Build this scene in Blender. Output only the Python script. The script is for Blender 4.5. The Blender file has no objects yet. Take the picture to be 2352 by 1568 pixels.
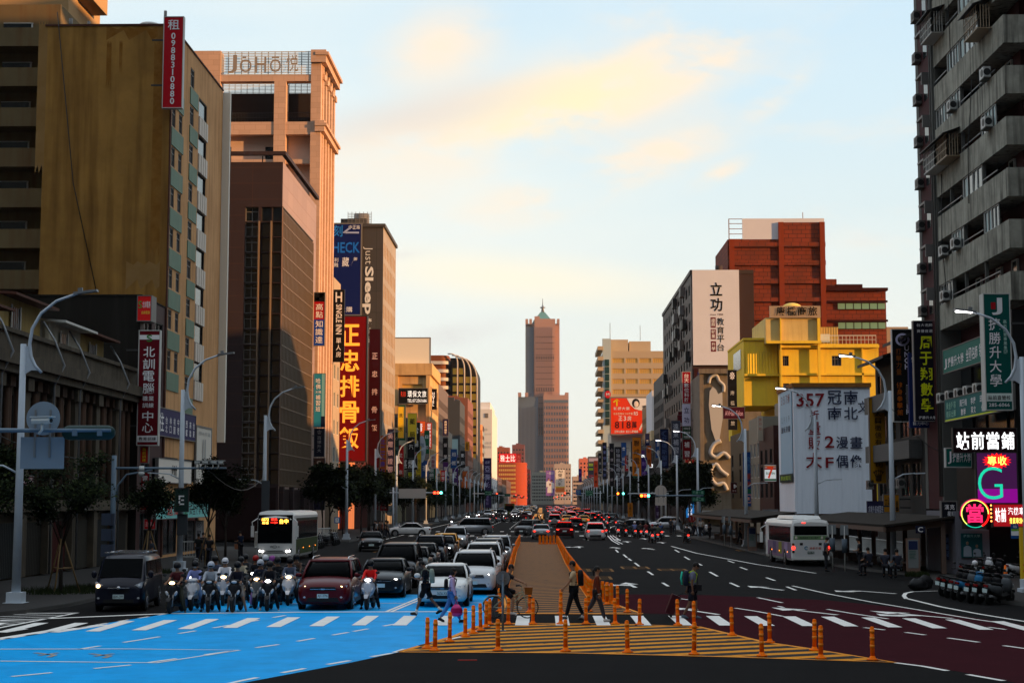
import bpy,math,random
from mathutils import Vector,Matrix,Euler
R=math.radians
S=bpy.context.scene
COL=S.collection
# ---------------- camera ----------------
F,CX,CY,HORX,HORY,CH=3700.0,1176.0,784.0,1245.0,1150.0,3.7
PITCH=math.atan((HORY-CY)/F)
YAW=math.atan((HORX-CX)/F)
cam_d=bpy.data.cameras.new('camera');cam=bpy.data.objects.new('camera',cam_d);COL.objects.link(cam)
cam.location=(0,0,CH)
cam.rotation_euler=(math.pi/2+PITCH,0,YAW)
cam_d.sensor_width=36;cam_d.lens=36*F/2352;cam_d.clip_end=30000;cam_d.clip_start=0.5
S.camera=cam
RM=Euler((math.pi/2+PITCH,0,YAW)).to_matrix()
def ray(px,py):return RM@Vector(((px-CX)/F,-(py-CY)/F,-1))
def G(px,py,z=0.0): # photo point -> point on a level plane
 d=ray(px,py);t=(z-CH)/d.z;return(d.x*t,d.y*t)
def AX(px,py,X): # -> (Y, Z) on a facade x = X
 d=ray(px,py);t=X/d.x;return(d.y*t,CH+d.z*t)
def AY(px,py,Y): # -> (X, Z) at depth Y
 d=ray(px,py);t=Y/d.y;return(d.x*t,CH+d.z*t)
# ---------------- world, sun, exposure ----------------
SUN_EL,SUN_AZ=R(8.0),R(19.0) # sun low on the right, a little behind the camera
sdir=Vector((math.cos(SUN_EL)*math.cos(SUN_AZ),-math.cos(SUN_EL)*math.sin(SUN_AZ),math.sin(SUN_EL)))
W=bpy.data.worlds.new("World");S.world=W;W.use_nodes=True
nt=W.node_tree;N=nt.nodes;L=nt.links
bg=N['Background']
def nd(t,**k):
 n=N.new(t)
 for a,b in k.items():setattr(n,a,b)
 return n
sky=nd('ShaderNodeTexSky',sky_type='NISHITA');sky.sun_disc=False
sky.sun_elevation=SUN_EL;sky.sun_rotation=math.atan2(sdir.x,sdir.y)
sky.air_density=1.0;sky.dust_density=1.6;sky.ozone_density=1.0
tc=nd('ShaderNodeTexCoord');sep=nd('ShaderNodeSeparateXYZ');L.new(tc.outputs['Generated'],sep.inputs[0])
# clouds: noise over the sky direction, stretched along a slope that rises to the right
mp=nd('ShaderNodeMapping');L.new(tc.outputs['Generated'],mp.inputs[0]);mp.vector_type='POINT'
mp.inputs['Rotation'].default_value=(0,R(20),0);mp.inputs['Scale'].default_value=(1,1,2.9);mp.inputs['Location'].default_value=(.37,0,.11)
def cloud(scale,det,lo,hi,rough=.55,dist=.25,top=1.0):
 n=nd('ShaderNodeTexNoise');n.inputs['Scale'].default_value=scale;n.inputs['Detail'].default_value=det;n.inputs['Roughness'].default_value=rough
 n.inputs['Distortion'].default_value=dist
 L.new(mp.outputs[0],n.inputs['Vector'])
 r=nd('ShaderNodeMapRange',interpolation_type='SMOOTHSTEP');r.inputs[1].default_value=lo;r.inputs[2].default_value=hi;r.inputs[4].default_value=top
 L.new(n.outputs[0],r.inputs[0]);return r
def lobe(px,py,sx,sz,rot):
 """1 at one direction of the sky, falling off over an ellipse"""
 d=ray(px,py).normalized()
 m=nd('ShaderNodeMapping');m.vector_type='TEXTURE';L.new(tc.outputs['Generated'],m.inputs[0])
 m.inputs['Location'].default_value=d;m.inputs['Rotation'].default_value=(0,-R(rot),0);m.inputs['Scale'].default_value=(sx,.6,sz)
 g_=nd('ShaderNodeVectorMath',operation='LENGTH');L.new(m.outputs[0],g_.inputs[0])
 r=nd('ShaderNodeMapRange',interpolation_type='SMOOTHSTEP');r.inputs[1].default_value=1;r.inputs[2].default_value=0;L.new(g_.outputs['Value'],r.inputs[0])
 return r.outputs[0]
def mixc(f,a,b):
 m=nd('ShaderNodeMix',data_type='RGBA')
 if isinstance(f,float):m.inputs[0].default_value=f
 else:L.new(f,m.inputs[0])
 for s,x in((6,a),(7,b)):
  if isinstance(x,tuple):m.inputs[s].default_value=x
  else:L.new(x,m.inputs[s])
 return m.outputs[2]
SKYK=10.0
ramp=nd('ShaderNodeValToRGB');L.new(sep.outputs[2],ramp.inputs[0])
cr=ramp.color_ramp
cr.elements[0].position=0.0;cr.elements[0].color=(1.0,.95,.80,1)
cr.elements[1].position=.85;cr.elements[1].color=(1.1,1.25,1.45,1)
for p,c in((.055,(.96,.98,.89,1)),(.11,(.92,1.0,.95,1)),(.17,(.84,.98,1.0,1)),(.25,(.76,.96,1.06,1)),(.33,(.66,.90,1.08,1)),(.45,(.80,1.0,1.2,1))):
 e=cr.elements.new(p);e.color=c
sc_=nd('ShaderNodeVectorMath',operation='SCALE');L.new(ramp.outputs[0],sc_.inputs[0]);sc_.inputs[3].default_value=SKYK
base=mixc(.90,sky.outputs[0],sc_.outputs[0])
def mul(a,b):
 m=nd('ShaderNodeMath',operation='MULTIPLY')
 for i,x in enumerate((a,b)):
  if isinstance(x,float):m.inputs[i].default_value=x
  else:L.new(x,m.inputs[i])
 return m.outputs[0]
def add(a,b):
 m=nd('ShaderNodeMath',operation='ADD',use_clamp=True);L.new(a,m.inputs[0]);L.new(b,m.inputs[1]);return m.outputs[0]
veil=cloud(1.6,6,.38,.70,.5,.3,.8)
base=mixc(veil.outputs[0],base,(.96*SKYK,1.0*SKYK,.94*SKYK,1))
soft=cloud(7.0,10,.38,.60,.60)
puff=cloud(4.6,9,.56,.70,.58,.3,.7)
big=lobe(1330,235,.24,.05,17);big2=lobe(1560,130,.085,.028,30);big3=lobe(1330,430,.13,.022,16);low=lobe(1180,640,.17,.024,-5);l5=lobe(1010,110,.06,.035,20);l6=lobe(1790,215,.035,.012,35);l7=add(lobe(1000,280,.13,.022,14),lobe(1480,370,.10,.02,20));l8=lobe(1650,400,.03,.009,25);l9=lobe(1530,20,.07,.015,5);l5=add(add(l5,l8),add(mul(l7,.7),l9))
c_=add(add(add(big,big2),add(big3,l5)),l6)
base=mixc(mul(puff.outputs[0],.55),base,(1.06*SKYK,.92*SKYK,.76*SKYK,1))
base=mixc(mul(add(mul(c_,soft.outputs[0]),mul(c_,.0)),.8),base,(1.14*SKYK,.92*SKYK,.68*SKYK,1))
base=mixc(mul(mul(lobe(1280,240,.10,.03,15),soft.outputs[0]),.8),base,(1.18*SKYK,.98*SKYK,.60*SKYK,1))
base=mixc(mul(low,.75),base,(1.12*SKYK,1.02*SKYK,.78*SKYK,1))
grey=add(lobe(960,265,.13,.022,12),add(lobe(1040,770,.05,.012,12),add(lobe(2010,545,.03,.008,0),lobe(930,585,.03,.006,15))))
base=mixc(mul(mul(grey,soft.outputs[0]),.55),base,(.78*SKYK,.76*SKYK,.74*SKYK,1))
# the sky away from the sunset, behind the photographer, is darker
bk=nd('ShaderNodeMapRange',interpolation_type='SMOOTHSTEP');L.new(sep.outputs[1],bk.inputs[0]);bk.inputs[1].default_value=-.35;bk.inputs[2].default_value=.55;bk.inputs[3].default_value=.12;bk.inputs[4].default_value=1
sc2=nd('ShaderNodeVectorMath',operation='SCALE');L.new(base,sc2.inputs[0])
zt_=nd('ShaderNodeMapRange',interpolation_type='SMOOTHSTEP');L.new(sep.outputs[2],zt_.inputs[0]);zt_.inputs[1].default_value=.35;zt_.inputs[2].default_value=.75
mxz=nd('ShaderNodeMath',operation='MAXIMUM');L.new(zt_.outputs[0],mxz.inputs[0]);L.new(bk.outputs[0],mxz.inputs[1]);L.new(mxz.outputs[0],sc2.inputs[3])
L.new(sc2.outputs[0],bg.inputs[0]);bg.inputs[1].default_value=0.0707
sun_d=bpy.data.lights.new('sun','SUN');sun_d.energy=5.0;sun_d.angle=R(.6);sun_d.color=(1,.50,.18)
sun=bpy.data.objects.new('sun',sun_d);COL.objects.link(sun)
sun.rotation_euler=sdir.to_track_quat('Z','Y').to_euler()
S.view_settings.view_transform='Standard';S.view_settings.look='None';S.view_settings.exposure=.5;S.view_settings.gamma=1
S.cycles.max_bounces=5;S.cycles.diffuse_bounces=2;S.cycles.glossy_bounces=3;S.cycles.transparent_max_bounces=6
# ---------------- materials ----------------
M={}
def mat(name,col,rough=.8,metal=0,emit=None,es=0,noise=None,bump=0,spec=.2,vstreak=None,coat=0,obj=False):
 """noise=(scale, amount, colour2) mottles the base colour; vstreak adds weather streaks running down"""
 if name in M:return M[name]
 m=bpy.data.materials.new(name);m.use_nodes=True;M[name]=m
 t=m.node_tree;b=t.nodes['Principled BSDF']
 b.inputs['Base Color'].default_value=(*col,1);b.inputs['Roughness'].default_value=rough;b.inputs['Metallic'].default_value=metal
 b.inputs['Specular IOR Level'].default_value=spec
 if coat:b.inputs['Coat Weight'].default_value=coat;b.inputs['Coat Roughness'].default_value=.05
 if emit:b.inputs['Emission Color'].default_value=(*emit,1);b.inputs['Emission Strength'].default_value=es
 cur=None
 if noise or vstreak or bump:g=t.nodes.new('ShaderNodeNewGeometry')
 def mixin(fac,c2,prev):
  mx=t.nodes.new('ShaderNodeMix');mx.data_type='RGBA';t.links.new(fac,mx.inputs[0])
  if prev:t.links.new(prev,mx.inputs[6])
  else:mx.inputs[6].default_value=(*col,1)
  mx.inputs[7].default_value=(*c2,1);return mx.outputs[2]
 if noise:
  n=t.nodes.new('ShaderNodeTexNoise');n.inputs['Scale'].default_value=noise[0];n.inputs['Detail'].default_value=6
  n.inputs['Roughness'].default_value=.65
  t.links.new(g.outputs['Position'],n.inputs['Vector'])
  r=t.nodes.new('ShaderNodeMapRange');r.inputs[1].default_value=.38;r.inputs[2].default_value=.72;r.inputs[4].default_value=noise[1]
  t.links.new(n.outputs[0],r.inputs[0]);cur=mixin(r.outputs[0],noise[2],cur)
 if vstreak:
  mpn=t.nodes.new('ShaderNodeMapping');mpn.inputs['Scale'].default_value=(1.3,1.3,.09)
  t.links.new(g.outputs['Position'],mpn.inputs[0])
  n=t.nodes.new('ShaderNodeTexNoise');n.inputs['Scale'].default_value=vstreak[0];n.inputs['Detail'].default_value=7
  t.links.new(mpn.outputs[0],n.inputs['Vector'])
  r=t.nodes.new('ShaderNodeMapRange');r.inputs[1].default_value=.48;r.inputs[2].default_value=.75;r.inputs[4].default_value=vstreak[1]
  t.links.new(n.outputs[0],r.inputs[0]);cur=mixin(r.outputs[0],vstreak[2],cur)
 if cur:t.links.new(cur,b.inputs['Base Color'])
 if bump:
  n=t.nodes.new('ShaderNodeTexNoise');n.inputs['Scale'].default_value=bump;n.inputs['Detail'].default_value=4
  t.links.new(g.outputs['Position'],n.inputs['Vector'])
  bn=t.nodes.new('ShaderNodeBump');bn.inputs['Strength'].default_value=.35;bn.inputs['Distance'].default_value=.02
  t.links.new(n.outputs[0],bn.inputs['Height']);t.links.new(bn.outputs[0],b.inputs['Normal'])
 return m
def grid_mat(name,c1,c2,sx,sz,mort=.02,offs=0.0,rough=.8,noise=None,axis='wall',spec=.3):
 """tiles / bricks laid in metres, on walls (u = x+y, v = z) or on the ground"""
 if name in M:return M[name]
 m=mat(name,c1,rough,spec=spec);t=m.node_tree;b=t.nodes['Principled BSDF']
 g=t.nodes.new('ShaderNodeNewGeometry');s=t.nodes.new('ShaderNodeSeparateXYZ');t.links.new(g.outputs['Position'],s.inputs[0])
 c=t.nodes.new('ShaderNodeCombineXYZ')
 if axis=='wall':
  a=t.nodes.new('ShaderNodeMath');a.operation='ADD';t.links.new(s.outputs[0],a.inputs[0]);t.links.new(s.outputs[1],a.inputs[1])
  t.links.new(a.outputs[0],c.inputs[0]);t.links.new(s.outputs[2],c.inputs[1])
 else:t.links.new(s.outputs[0],c.inputs[0]);t.links.new(s.outputs[1],c.inputs[1])
 br=t.nodes.new('ShaderNodeTexBrick');br.offset=offs;br.inputs['Scale'].default_value=1
 br.inputs['Brick Width'].default_value=sx;br.inputs['Row Height'].default_value=sz;br.inputs['Mortar Size'].default_value=mort
 br.inputs['Color1'].default_value=(*c1,1);br.inputs['Color2'].default_value=(*[x*.86 for x in c1],1);br.inputs['Mortar'].default_value=(*c2,1)
 t.links.new(c.outputs[0],br.inputs['Vector']);cur=br.outputs[0]
 if noise:
  n=t.nodes.new('ShaderNodeTexNoise');n.inputs['Scale'].default_value=noise[0];n.inputs['Detail'].default_value=6
  t.links.new(g.outputs['Position'],n.inputs['Vector'])
  r=t.nodes.new('ShaderNodeMapRange');r.inputs[1].default_value=.4;r.inputs[2].default_value=.7;r.inputs[4].default_value=noise[1]
  t.links.new(n.outputs[0],r.inputs[0])
  mx=t.nodes.new('ShaderNodeMix');mx.data_type='RGBA';t.links.new(r.outputs[0],mx.inputs[0]);t.links.new(cur,mx.inputs[6]);mx.inputs[7].default_value=(*noise[2],1);cur=mx.outputs[2]
 t.links.new(cur,b.inputs['Base Color']);return m
def glass(name,col=(.02,.025,.03),rough=.08):return mat(name,col,rough,spec=1.0)
# ---------------- mesh building ----------------
class MB:
 def __init__(s):s.v=[];s.f=[];s.m=[];s.sm=[]
 def face(s,pts,m=0,sm=False):
  i=len(s.v);s.v+=[tuple(p)for p in pts];s.f.append(tuple(range(i,i+len(pts))));s.m.append(m);s.sm.append(sm)
 def box(s,x0,x1,y0,y1,z0,z1,m=0):
  i=len(s.v);s.v+=[(x,y,z)for z in(z0,z1)for y in(y0,y1)for x in(x0,x1)]
  for q in((0,2,3,1),(4,5,7,6),(0,1,5,4),(2,6,7,3),(0,4,6,2),(1,3,7,5)):
   s.f.append(tuple(i+k for k in q));s.m.append(m);s.sm.append(False)
  return s
 def xf(s,i0,mtx):
  for k in range(i0,len(s.v)):s.v[k]=tuple(mtx@Vector(s.v[k]))
 def obox(s,c,d,rot=(0,0,0),m=0):
  i=len(s.v);s.box(-d[0]/2,d[0]/2,-d[1]/2,d[1]/2,-d[2]/2,d[2]/2,m)
  s.xf(i,Matrix.Translation(c)@Euler(rot).to_matrix().to_4x4());return s
 def rings(s,rings,m=0,sm=True,cap=True,closed=True):
  n=len(rings[0]);i=len(s.v)
  for r in rings:s.v+=[tuple(p)for p in r]
  for a in range(len(rings)-1):
   for k in range(n if closed else n-1):
    k2=(k+1)%n
    s.f.append((i+a*n+k,i+a*n+k2,i+(a+1)*n+k2,i+(a+1)*n+k));s.m.append(m);s.sm.append(sm)
  if cap:
   s.f.append(tuple(i+k for k in range(n-1,-1,-1)));s.m.append(m);s.sm.append(False)
   s.f.append(tuple(i+(len(rings)-1)*n+k for k in range(n)));s.m.append(m);s.sm.append(False)
  return s
 def tube(s,pts,rad,n=8,m=0,sm=True,cap=True):
  pts=[Vector(p)for p in pts]
  if not isinstance(rad,(list,tuple)):rad=[rad]*len(pts)
  rs=[];up=None
  for i,p in enumerate(pts):
   d=(pts[min(i+1,len(pts)-1)]-pts[max(i-1,0)]).normalized()
   if up is None:up=Vector((0,0,1))if abs(d.z)<.9 else Vector((1,0,0))
   a=d.cross(up).normalized();b=a.cross(d).normalized();up=b
   rs.append([p+(a*math.cos(t)+b*math.sin(t))*rad[i]for t in[2*math.pi*k/n for k in range(n)]])
  return s.rings(rs,m,sm,cap)
 def cyl(s,p0,p1,r0,r1=None,n=10,m=0):return s.tube([p0,p1],[r0,r0 if r1 is None else r1],n,m)
 def ell(s,c,r,n=10,k=6,m=0,rot=(0,0,0),lo=-90,hi=90):
  i=len(s.v);rs=[]
  for a in range(k+1):
   t=R(lo+(hi-lo)*a/k)
   rs.append([(r[0]*math.cos(t)*math.cos(2*math.pi*j/n),r[1]*math.cos(t)*math.sin(2*math.pi*j/n),r[2]*math.sin(t))for j in range(n)])
  s.rings(rs,m,True,True);s.xf(i,Matrix.Translation(c)@Euler(rot).to_matrix().to_4x4());return s
 def prism(s,poly,ax,a,b,m=0):
  """poly of 2-D points, extruded along axis ax ('x','y','z') from a to b"""
  def P(p,t):return{'x':(t,p[0],p[1]),'y':(p[0],t,p[1]),'z':(p[0],p[1],t)}[ax]
  return s.rings([[P(p,a)for p in poly],[P(p,b)for p in poly]],m,False)
 def wall(s,o,u,w,h,nrm,ub,vb,holes,depth=.25,m=0,mr=None):
  """a wall w by h from o along u, z up; ub/vb grid breaks; holes = set of cells left open with reveals"""
  u=Vector(u);nrm=Vector(nrm);o=Vector(o);z=Vector((0,0,1));mr=m if mr is None else mr
  flip=u.cross(z).dot(nrm)<0
  def q(a,b,c,d,mm):s.face((a,b,c,d)if not flip else(d,c,b,a),mm)
  for i in range(len(ub)-1):
   run=None
   for j in range(len(vb)-1):
    a=o+u*ub[i]+z*vb[j];b=o+u*ub[i+1]+z*vb[j];c=o+u*ub[i+1]+z*vb[j+1];d=o+u*ub[i]+z*vb[j+1]
    if(i,j)in holes:
     k=-nrm*depth
     q(a,b,b+k,a+k,mr);q(b,c,c+k,b+k,mr);q(c,d,d+k,c+k,mr);q(d,a,a+k,d+k,mr)
    else:q(a,b,c,d,m)
 def build(s,name,mats,parent=None,loc=None,rz=0,fix=True):
  me=bpy.data.meshes.new(name);me.from_pydata(s.v,[],s.f)
  if not isinstance(mats,(list,tuple)):mats=[mats]
  for x in mats:me.materials.append(M[x]if isinstance(x,str)else x)
  me.polygons.foreach_set('material_index',s.m);me.polygons.foreach_set('use_smooth',s.sm)
  me.update();o=bpy.data.objects.new(name,me);COL.objects.link(o)
  if parent:o.parent=parent
  if loc:o.location=loc
  if rz:o.rotation_euler.z=rz
  return o
def tag(o,label=None,cat=None,group=None,kind=None):
 if label:o['label']=label
 if cat:o['category']=cat
 if group:o['group']=group
 if kind:o['kind']=kind
 return o
def thing(name,label,cat,loc=(0,0,0),rz=0,group=None):
 o=bpy.data.objects.new(name,None);COL.objects.link(o);o.location=loc;o.rotation_euler.z=rz
 return tag(o,label,cat,group)
def kids(o):return KIDS.get(o.name)if o.name in KIDS else[c for c in COL.objects if c.parent==o]
KIDS={}
def freeze(root):
 """remember a prototype's children so that copying is quick"""
 KIDS[root.name]=[c for c in COL.objects if c.parent==root]
 for c in KIDS[root.name]:freeze(c)
def copy_tree(o,parent=None,paint=None):
 c=o.copy();COL.objects.link(c)
 if parent:c.parent=parent
 if paint and o.type=='MESH':
  for i,sl in enumerate(c.material_slots):
   n_=sl.material.name if sl.material else ''
   if n_ in paint:sl.link='OBJECT';sl.material=M[paint[n_]]
 for k in KIDS.get(o.name,[]):copy_tree(k,c,paint)
 return c
def place(proto,loc,rz=0,label=None,group=None,paint=None,scale=None):
 """first use moves the prototype itself, later uses copy it"""
 c=copy_tree(proto,None,paint)if(proto.name in USED or paint)else proto
 if c is proto:USED.add(proto.name)
 c.location=loc;c.rotation_euler.z=rz
 if scale:c.scale=(scale,)*3 if isinstance(scale,(int,float))else scale
 if label:c['label']=label
 if group:c['group']=group
 return c
def drop_unused(*protos):
 def rm(o):
  for k in KIDS.get(o.name,[]):rm(k)
  bpy.data.objects.remove(o)
 for p in protos:
  if p.name not in USED:rm(p)
USED=set()
# ---------------- lettering ----------------
GL={}
def glyph(ch,off=.008):
 if(ch,off)in GL:return GL[(ch,off)]
 cu=bpy.data.curves.new('t','FONT');cu.body=ch;cu.resolution_u=2 if len(ch)>1 or ord(ch)>255 else 5;cu.offset=off
 o=bpy.data.objects.new('t',cu);me=o.to_mesh()
 vs=[(v.co.x,v.co.y)for v in me.vertices];fs=[tuple(p.vertices)for p in me.polygons]
 o.to_mesh_clear();bpy.data.objects.remove(o);bpy.data.curves.remove(cu)
 if vs:
  x0=min(v[0]for v in vs);x1=max(v[0]for v in vs);y0=min(v[1]for v in vs);y1=max(v[1]for v in vs)
 else:x0=y0=0;x1=y1=1
 GL[(ch,off)]=(vs,fs,x0,x1,y0,y1);return GL[(ch,off)]
def put_text(mb,s,u0,v0,u1,v1,d='v',m=0,off=.008,fill=.86,slant=0):
 """write s into the box (u0,v0)-(u1,v1) in the mb's x/z plane at y=0, facing -y.
    d: 'v' one glyph under another, 'h' glyphs side by side in cells, 'l' a latin line kept whole, 'r' a latin line turned to run down"""
 def draw(g,a0,b0,a1,b1,rot=False):
  vs,fs,x0,x1,y0,y1=g;i=len(mb.v)
  for x,y in vs:
   s_,t_=(x-x0)/max(x1-x0,1e-6),(y-y0)/max(y1-y0,1e-6)
   if rot:s_,t_=t_,1-s_
   X=a0+(a1-a0)*s_;Z=b0+(b1-b0)*t_
   mb.v.append((X+slant*(Z-b0),0,Z))
  for f in fs:mb.f.append(tuple(i+k for k in f));mb.m.append(m);mb.sm.append(False)
 if d in 'lr':
  draw(glyph(s,off),u0,v0,u1,v1,d=='r');return
 n=len(s)
 for k,ch in enumerate(s):
  if ch==' ':continue
  if d=='v':a0,a1,b1,b0=u0,u1,v1-(v1-v0)*k/n,v1-(v1-v0)*(k+1)/n
  else:a0,a1,b0,b1=u0+(u1-u0)*k/n,u0+(u1-u0)*(k+1)/n,v0,v1
  g=glyph(ch,off);fx=fy=fill
  if ord(ch)<256 or ch in '一': # keep proportions
   ar=(g[3]-g[2])/max(g[5]-g[4],1e-6);cw,chh=(a1-a0)*fill,(b1-b0)*fill
   w_=min(cw,chh*ar);h_=min(chh,w_/ar);fx,fy=w_/(a1-a0),h_/(b1-b0)
  elif d=='v':w_,h_=a1-a0,b1-b0;fx,fy=min(w_,h_*1.12)*fill/w_,min(h_,w_*1.12)*fill/h_
  ca,cb=(a0+a1)/2,(b0+b1)/2
  draw(g,ca-(a1-a0)*fx/2,cb-(b1-b0)*fy/2,ca+(a1-a0)*fx/2,cb+(b1-b0)*fy/2)
# ---------------- ground ----------------
mat('asphalt',(.010,.0098,.0102),.95,noise=(.35,.5,(.015,.0145,.0145)),spec=.02,bump=14)
mat('earth',(.03,.03,.028),.95)
grid_mat('paving',(.028,.026,.025),(.010,.010,.010),.6,.3,.012,.5,.85,(1.5,.5,(.016,.015,.014)),axis='g',spec=.15)
mat('kerb',(.09,.086,.082),.85,noise=(2,.6,(.07,.07,.065)))
mat('mark_white',(.80,.78,.74),.7,noise=(2.2,.35,(.50,.49,.46)),spec=.15)
mat('mark_dim',(.34,.33,.31),.8,noise=(3,.8,(.10,.10,.10)),spec=.1)
mat('mark_yellow',(.80,.27,.004),.7,noise=(3,.5,(.42,.15,.01)),spec=.15)
mat('mark_yellow_worn',(.30,.13,.02),.8,noise=(5,.9,(.03,.025,.02)),spec=.1)
mat('blue_coat',(.0,.36,.82),.6,noise=(.9,.8,(.0,.25,.58)),spec=.04)
mat('maroon_coat',(.046,.013,.017),.95,noise=(.8,.6,(.034,.012,.015)),spec=.0)
def hatch(name,ca,cb):
 m=mat(name,ca,.8,spec=.12);t=m.node_tree;b=t.nodes['Principled BSDF']
 g=t.nodes.new('ShaderNodeNewGeometry');s=t.nodes.new('ShaderNodeSeparateXYZ');t.links.new(g.outputs['Position'],s.inputs[0])
 def mth(op,a,b_):
  n=t.nodes.new('ShaderNodeMath');n.operation=op
  for i,q in enumerate((a,b_)):
   if isinstance(q,(int,float)):n.inputs[i].default_value=q
   else:t.links.new(q,n.inputs[i])
  return n.outputs[0]
 e=mth('DIVIDE',mth('SUBTRACT',s.outputs[1],mth('MULTIPLY',s.outputs[0],.50)),1.08)
 k=mth('LESS_THAN',mth('FRACT',mth('ADD',e,100),0),.46)
 nz=t.nodes.new('ShaderNodeTexNoise');nz.inputs['Scale'].default_value=2.5;nz.inputs['Detail'].default_value=8;t.links.new(g.outputs['Position'],nz.inputs['Vector'])
 wr=t.nodes.new('ShaderNodeMapRange');t.links.new(nz.outputs[0],wr.inputs[0]);wr.inputs[1].default_value=.72;wr.inputs[2].default_value=.58;wr.inputs[3].default_value=.1;wr.inputs[4].default_value=1
 mx=t.nodes.new('ShaderNodeMix');mx.data_type='RGBA';t.links.new(mth('MULTIPLY',k,wr.outputs[0]),mx.inputs[0])
 mx.inputs[6].default_value=(*cb,1);mx.inputs[7].default_value=(*ca,1);t.links.new(mx.outputs[2],b.inputs['Base Color'])
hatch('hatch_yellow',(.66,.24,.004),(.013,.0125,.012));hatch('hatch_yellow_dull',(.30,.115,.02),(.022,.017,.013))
def sheet(name,pts,z,m):
 b=MB();b.face([(x,y,z)for x,y in pts]);o=b.build(name,m)
 if o.data.polygons[0].normal.z<0:o.data.flip_normals()
 return tag(o,kind='structure')
def g(*p):return[G(a,b)for a,b in p]
b=MB();b.box(-4000,4000,-400,9000,-1.2,-.03);tag(b.build('ground','earth'),kind='structure')
b=MB();b.box(-150,150,-60,3000,-.5,0);tag(b.build('road','asphalt'),kind='structure')
XK=17.4
left_pave=g((-330,1450),(-60,1420),(60,1408),(160,1393),(250,1372),(330,1340))+[(-XK,88),(-XK,122),(-24,128),(-60,128),(-60,45)]
right_pave=[(21.5,50.5)]+g((2352,1392),(2300,1385),(2240,1372),(2180,1352))+[(18.6,80),(16.9,88),(15.2,112),(14.9,165),(20,172),(62,172),(62,45),(30,40)]
def pave(pts,name='pavement'):
 b=MB();i=len(b.v)
 b.v+=[(x,y,.13)for x,y in pts];b.v+=[(x,y,-.1)for x,y in pts];n=len(pts)
 b.f.append(tuple(range(n)));b.m.append(0);b.sm.append(False)
 for k in range(n):b.f.append((k,(k+1)%n,n+(k+1)%n,n+k));b.m.append(1);b.sm.append(False)
 o=b.build(name,['paving','kerb'])
 import bmesh
 bm=bmesh.new();bm.from_mesh(o.data);bmesh.ops.recalc_face_normals(bm,faces=bm.faces);bm.to_mesh(o.data);bm.free()
 tag(o,kind='structure');return o
pave(left_pave);pave(right_pave)
for x0,x1 in((-24.5,-XK),(16.8,24.5)):
 y=146 if x0<0 else 190
 for y1 in(276,470,700,1000,1500,2300):
  pave([(x0,y),(x1,y),(x1,y1),(x0,y1)]);y=y1+18
# coloured coats
sheet('blue_road_surface',g((-60,1476),(200,1437),(385,1409),(470,1385),(560,1366),(1137,1364),(1116,1404),(1131,1431),(1097,1438),(1045,1460),(917,1497),(804,1521),(545,1570),(300,1630),(-400,1700),(-500,1580)),.004,'blue_coat')
sheet('maroon_road_surface',g((1404,1364),(1620,1366),(1816,1374),(1900,1378),(2100,1398),(2352,1434),(2520,1462),(2600,1640),(2352,1571),(2200,1541),(2053,1521),(1857,1488),(1755,1472),(1605,1440),(1560,1437),(1562,1410),(1474,1408),(1404,1387)),.004,'maroon_coat')
FR=[(917,1497),(1045,1460),(1097,1438),(1131,1431),(1400,1432),(1605,1439),(1755,1474),(1857,1489),(2056,1521),(1700,1509),(1550,1505),(1300,1499)]
BK=[(1150,1408),(1162,1380),(1166,1345),(1178,1300),(1186,1262),(1194,1244),(1280,1246),(1300,1292),(1330,1340),(1352,1372),(1404,1385),(1474,1409)]
sheet('hatched_island_marking',g(*FR),.008,'hatch_yellow')
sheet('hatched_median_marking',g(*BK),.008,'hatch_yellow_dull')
K={}
def line(pts,w,m='mark_white',z=.012,world=False,dash=None):
 """a painted line through photo points (or world points), width in metres"""
 P=[Vector(p)for p in(pts if world else g(*pts))]
 b=K.setdefault(m,MB())
 segs=[]
 if dash:
  on,off=dash;t=0.0
  for a,c in zip(P,P[1:]):
   Ls=(c-a).length;s=0.0
   while s<Ls:
    e=min(s+on,Ls);segs.append([a.lerp(c,s/Ls),a.lerp(c,e/Ls)]);s+=on+off
 else:segs=[P]
 for q in segs:
  L_,R_=[],[]
  for i,p in enumerate(q):
   d=(q[min(i+1,len(q)-1)]-q[max(i-1,0)]).normalized();n=Vector((-d.y,d.x))*w/2
   L_.append((*(p+n),z));R_.append((*(p-n),z))
  for i in range(len(q)-1):b.face([R_[i],R_[i+1],L_[i+1],L_[i]])
def arrow(px,py,kind='s',L_=4.0,w=1.0,m='mark_white',ang=0,flip=1):
 """lane arrow centred at a photo point, pointing away from the camera: s straight, l left+straight, t turn left only"""
 c=Vector(G(px,py));b=K.setdefault(m,MB());ca,sa=math.cos(ang),math.sin(ang)
 def add(pts):
  q=[(c.x+(x*ca-y*sa)*flip if False else c.x+x*flip*ca-y*sa,c.y+x*flip*sa+y*ca,.012)for x,y in pts]
  n=(Vector(q[1])-Vector(q[0])).cross(Vector(q[2])-Vector(q[1]));b.face(q if n.z>0 else q[::-1])
 a=L_/2
 if kind in 'sl':
  add([(-.09,-a),(.09,-a),(.09,a*.35),(-.09,a*.35)]);add([(-.38*w,a*.25),(.38*w,a*.25),(0,a)])
 if kind=='l':
  add([(-.09,-a*.35),(-.09,-a*.02),(-.75,a*.12),(-.75,-a*.12)]);add([(-.7,-a*.4),(-.7,a*.42),(-1.25,0)])
 if kind=='t':
  add([(-.09,-a),(.09,-a),(.09,a*.3),(-.09,a*.3)]);add([(-.09,a*.1),(-.09,a*.4),(-.7,a*.4),(-.7,a*.1)]);add([(-.65,-a*.1),(-.65,a*.7),(-1.2,a*.25)])
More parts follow.
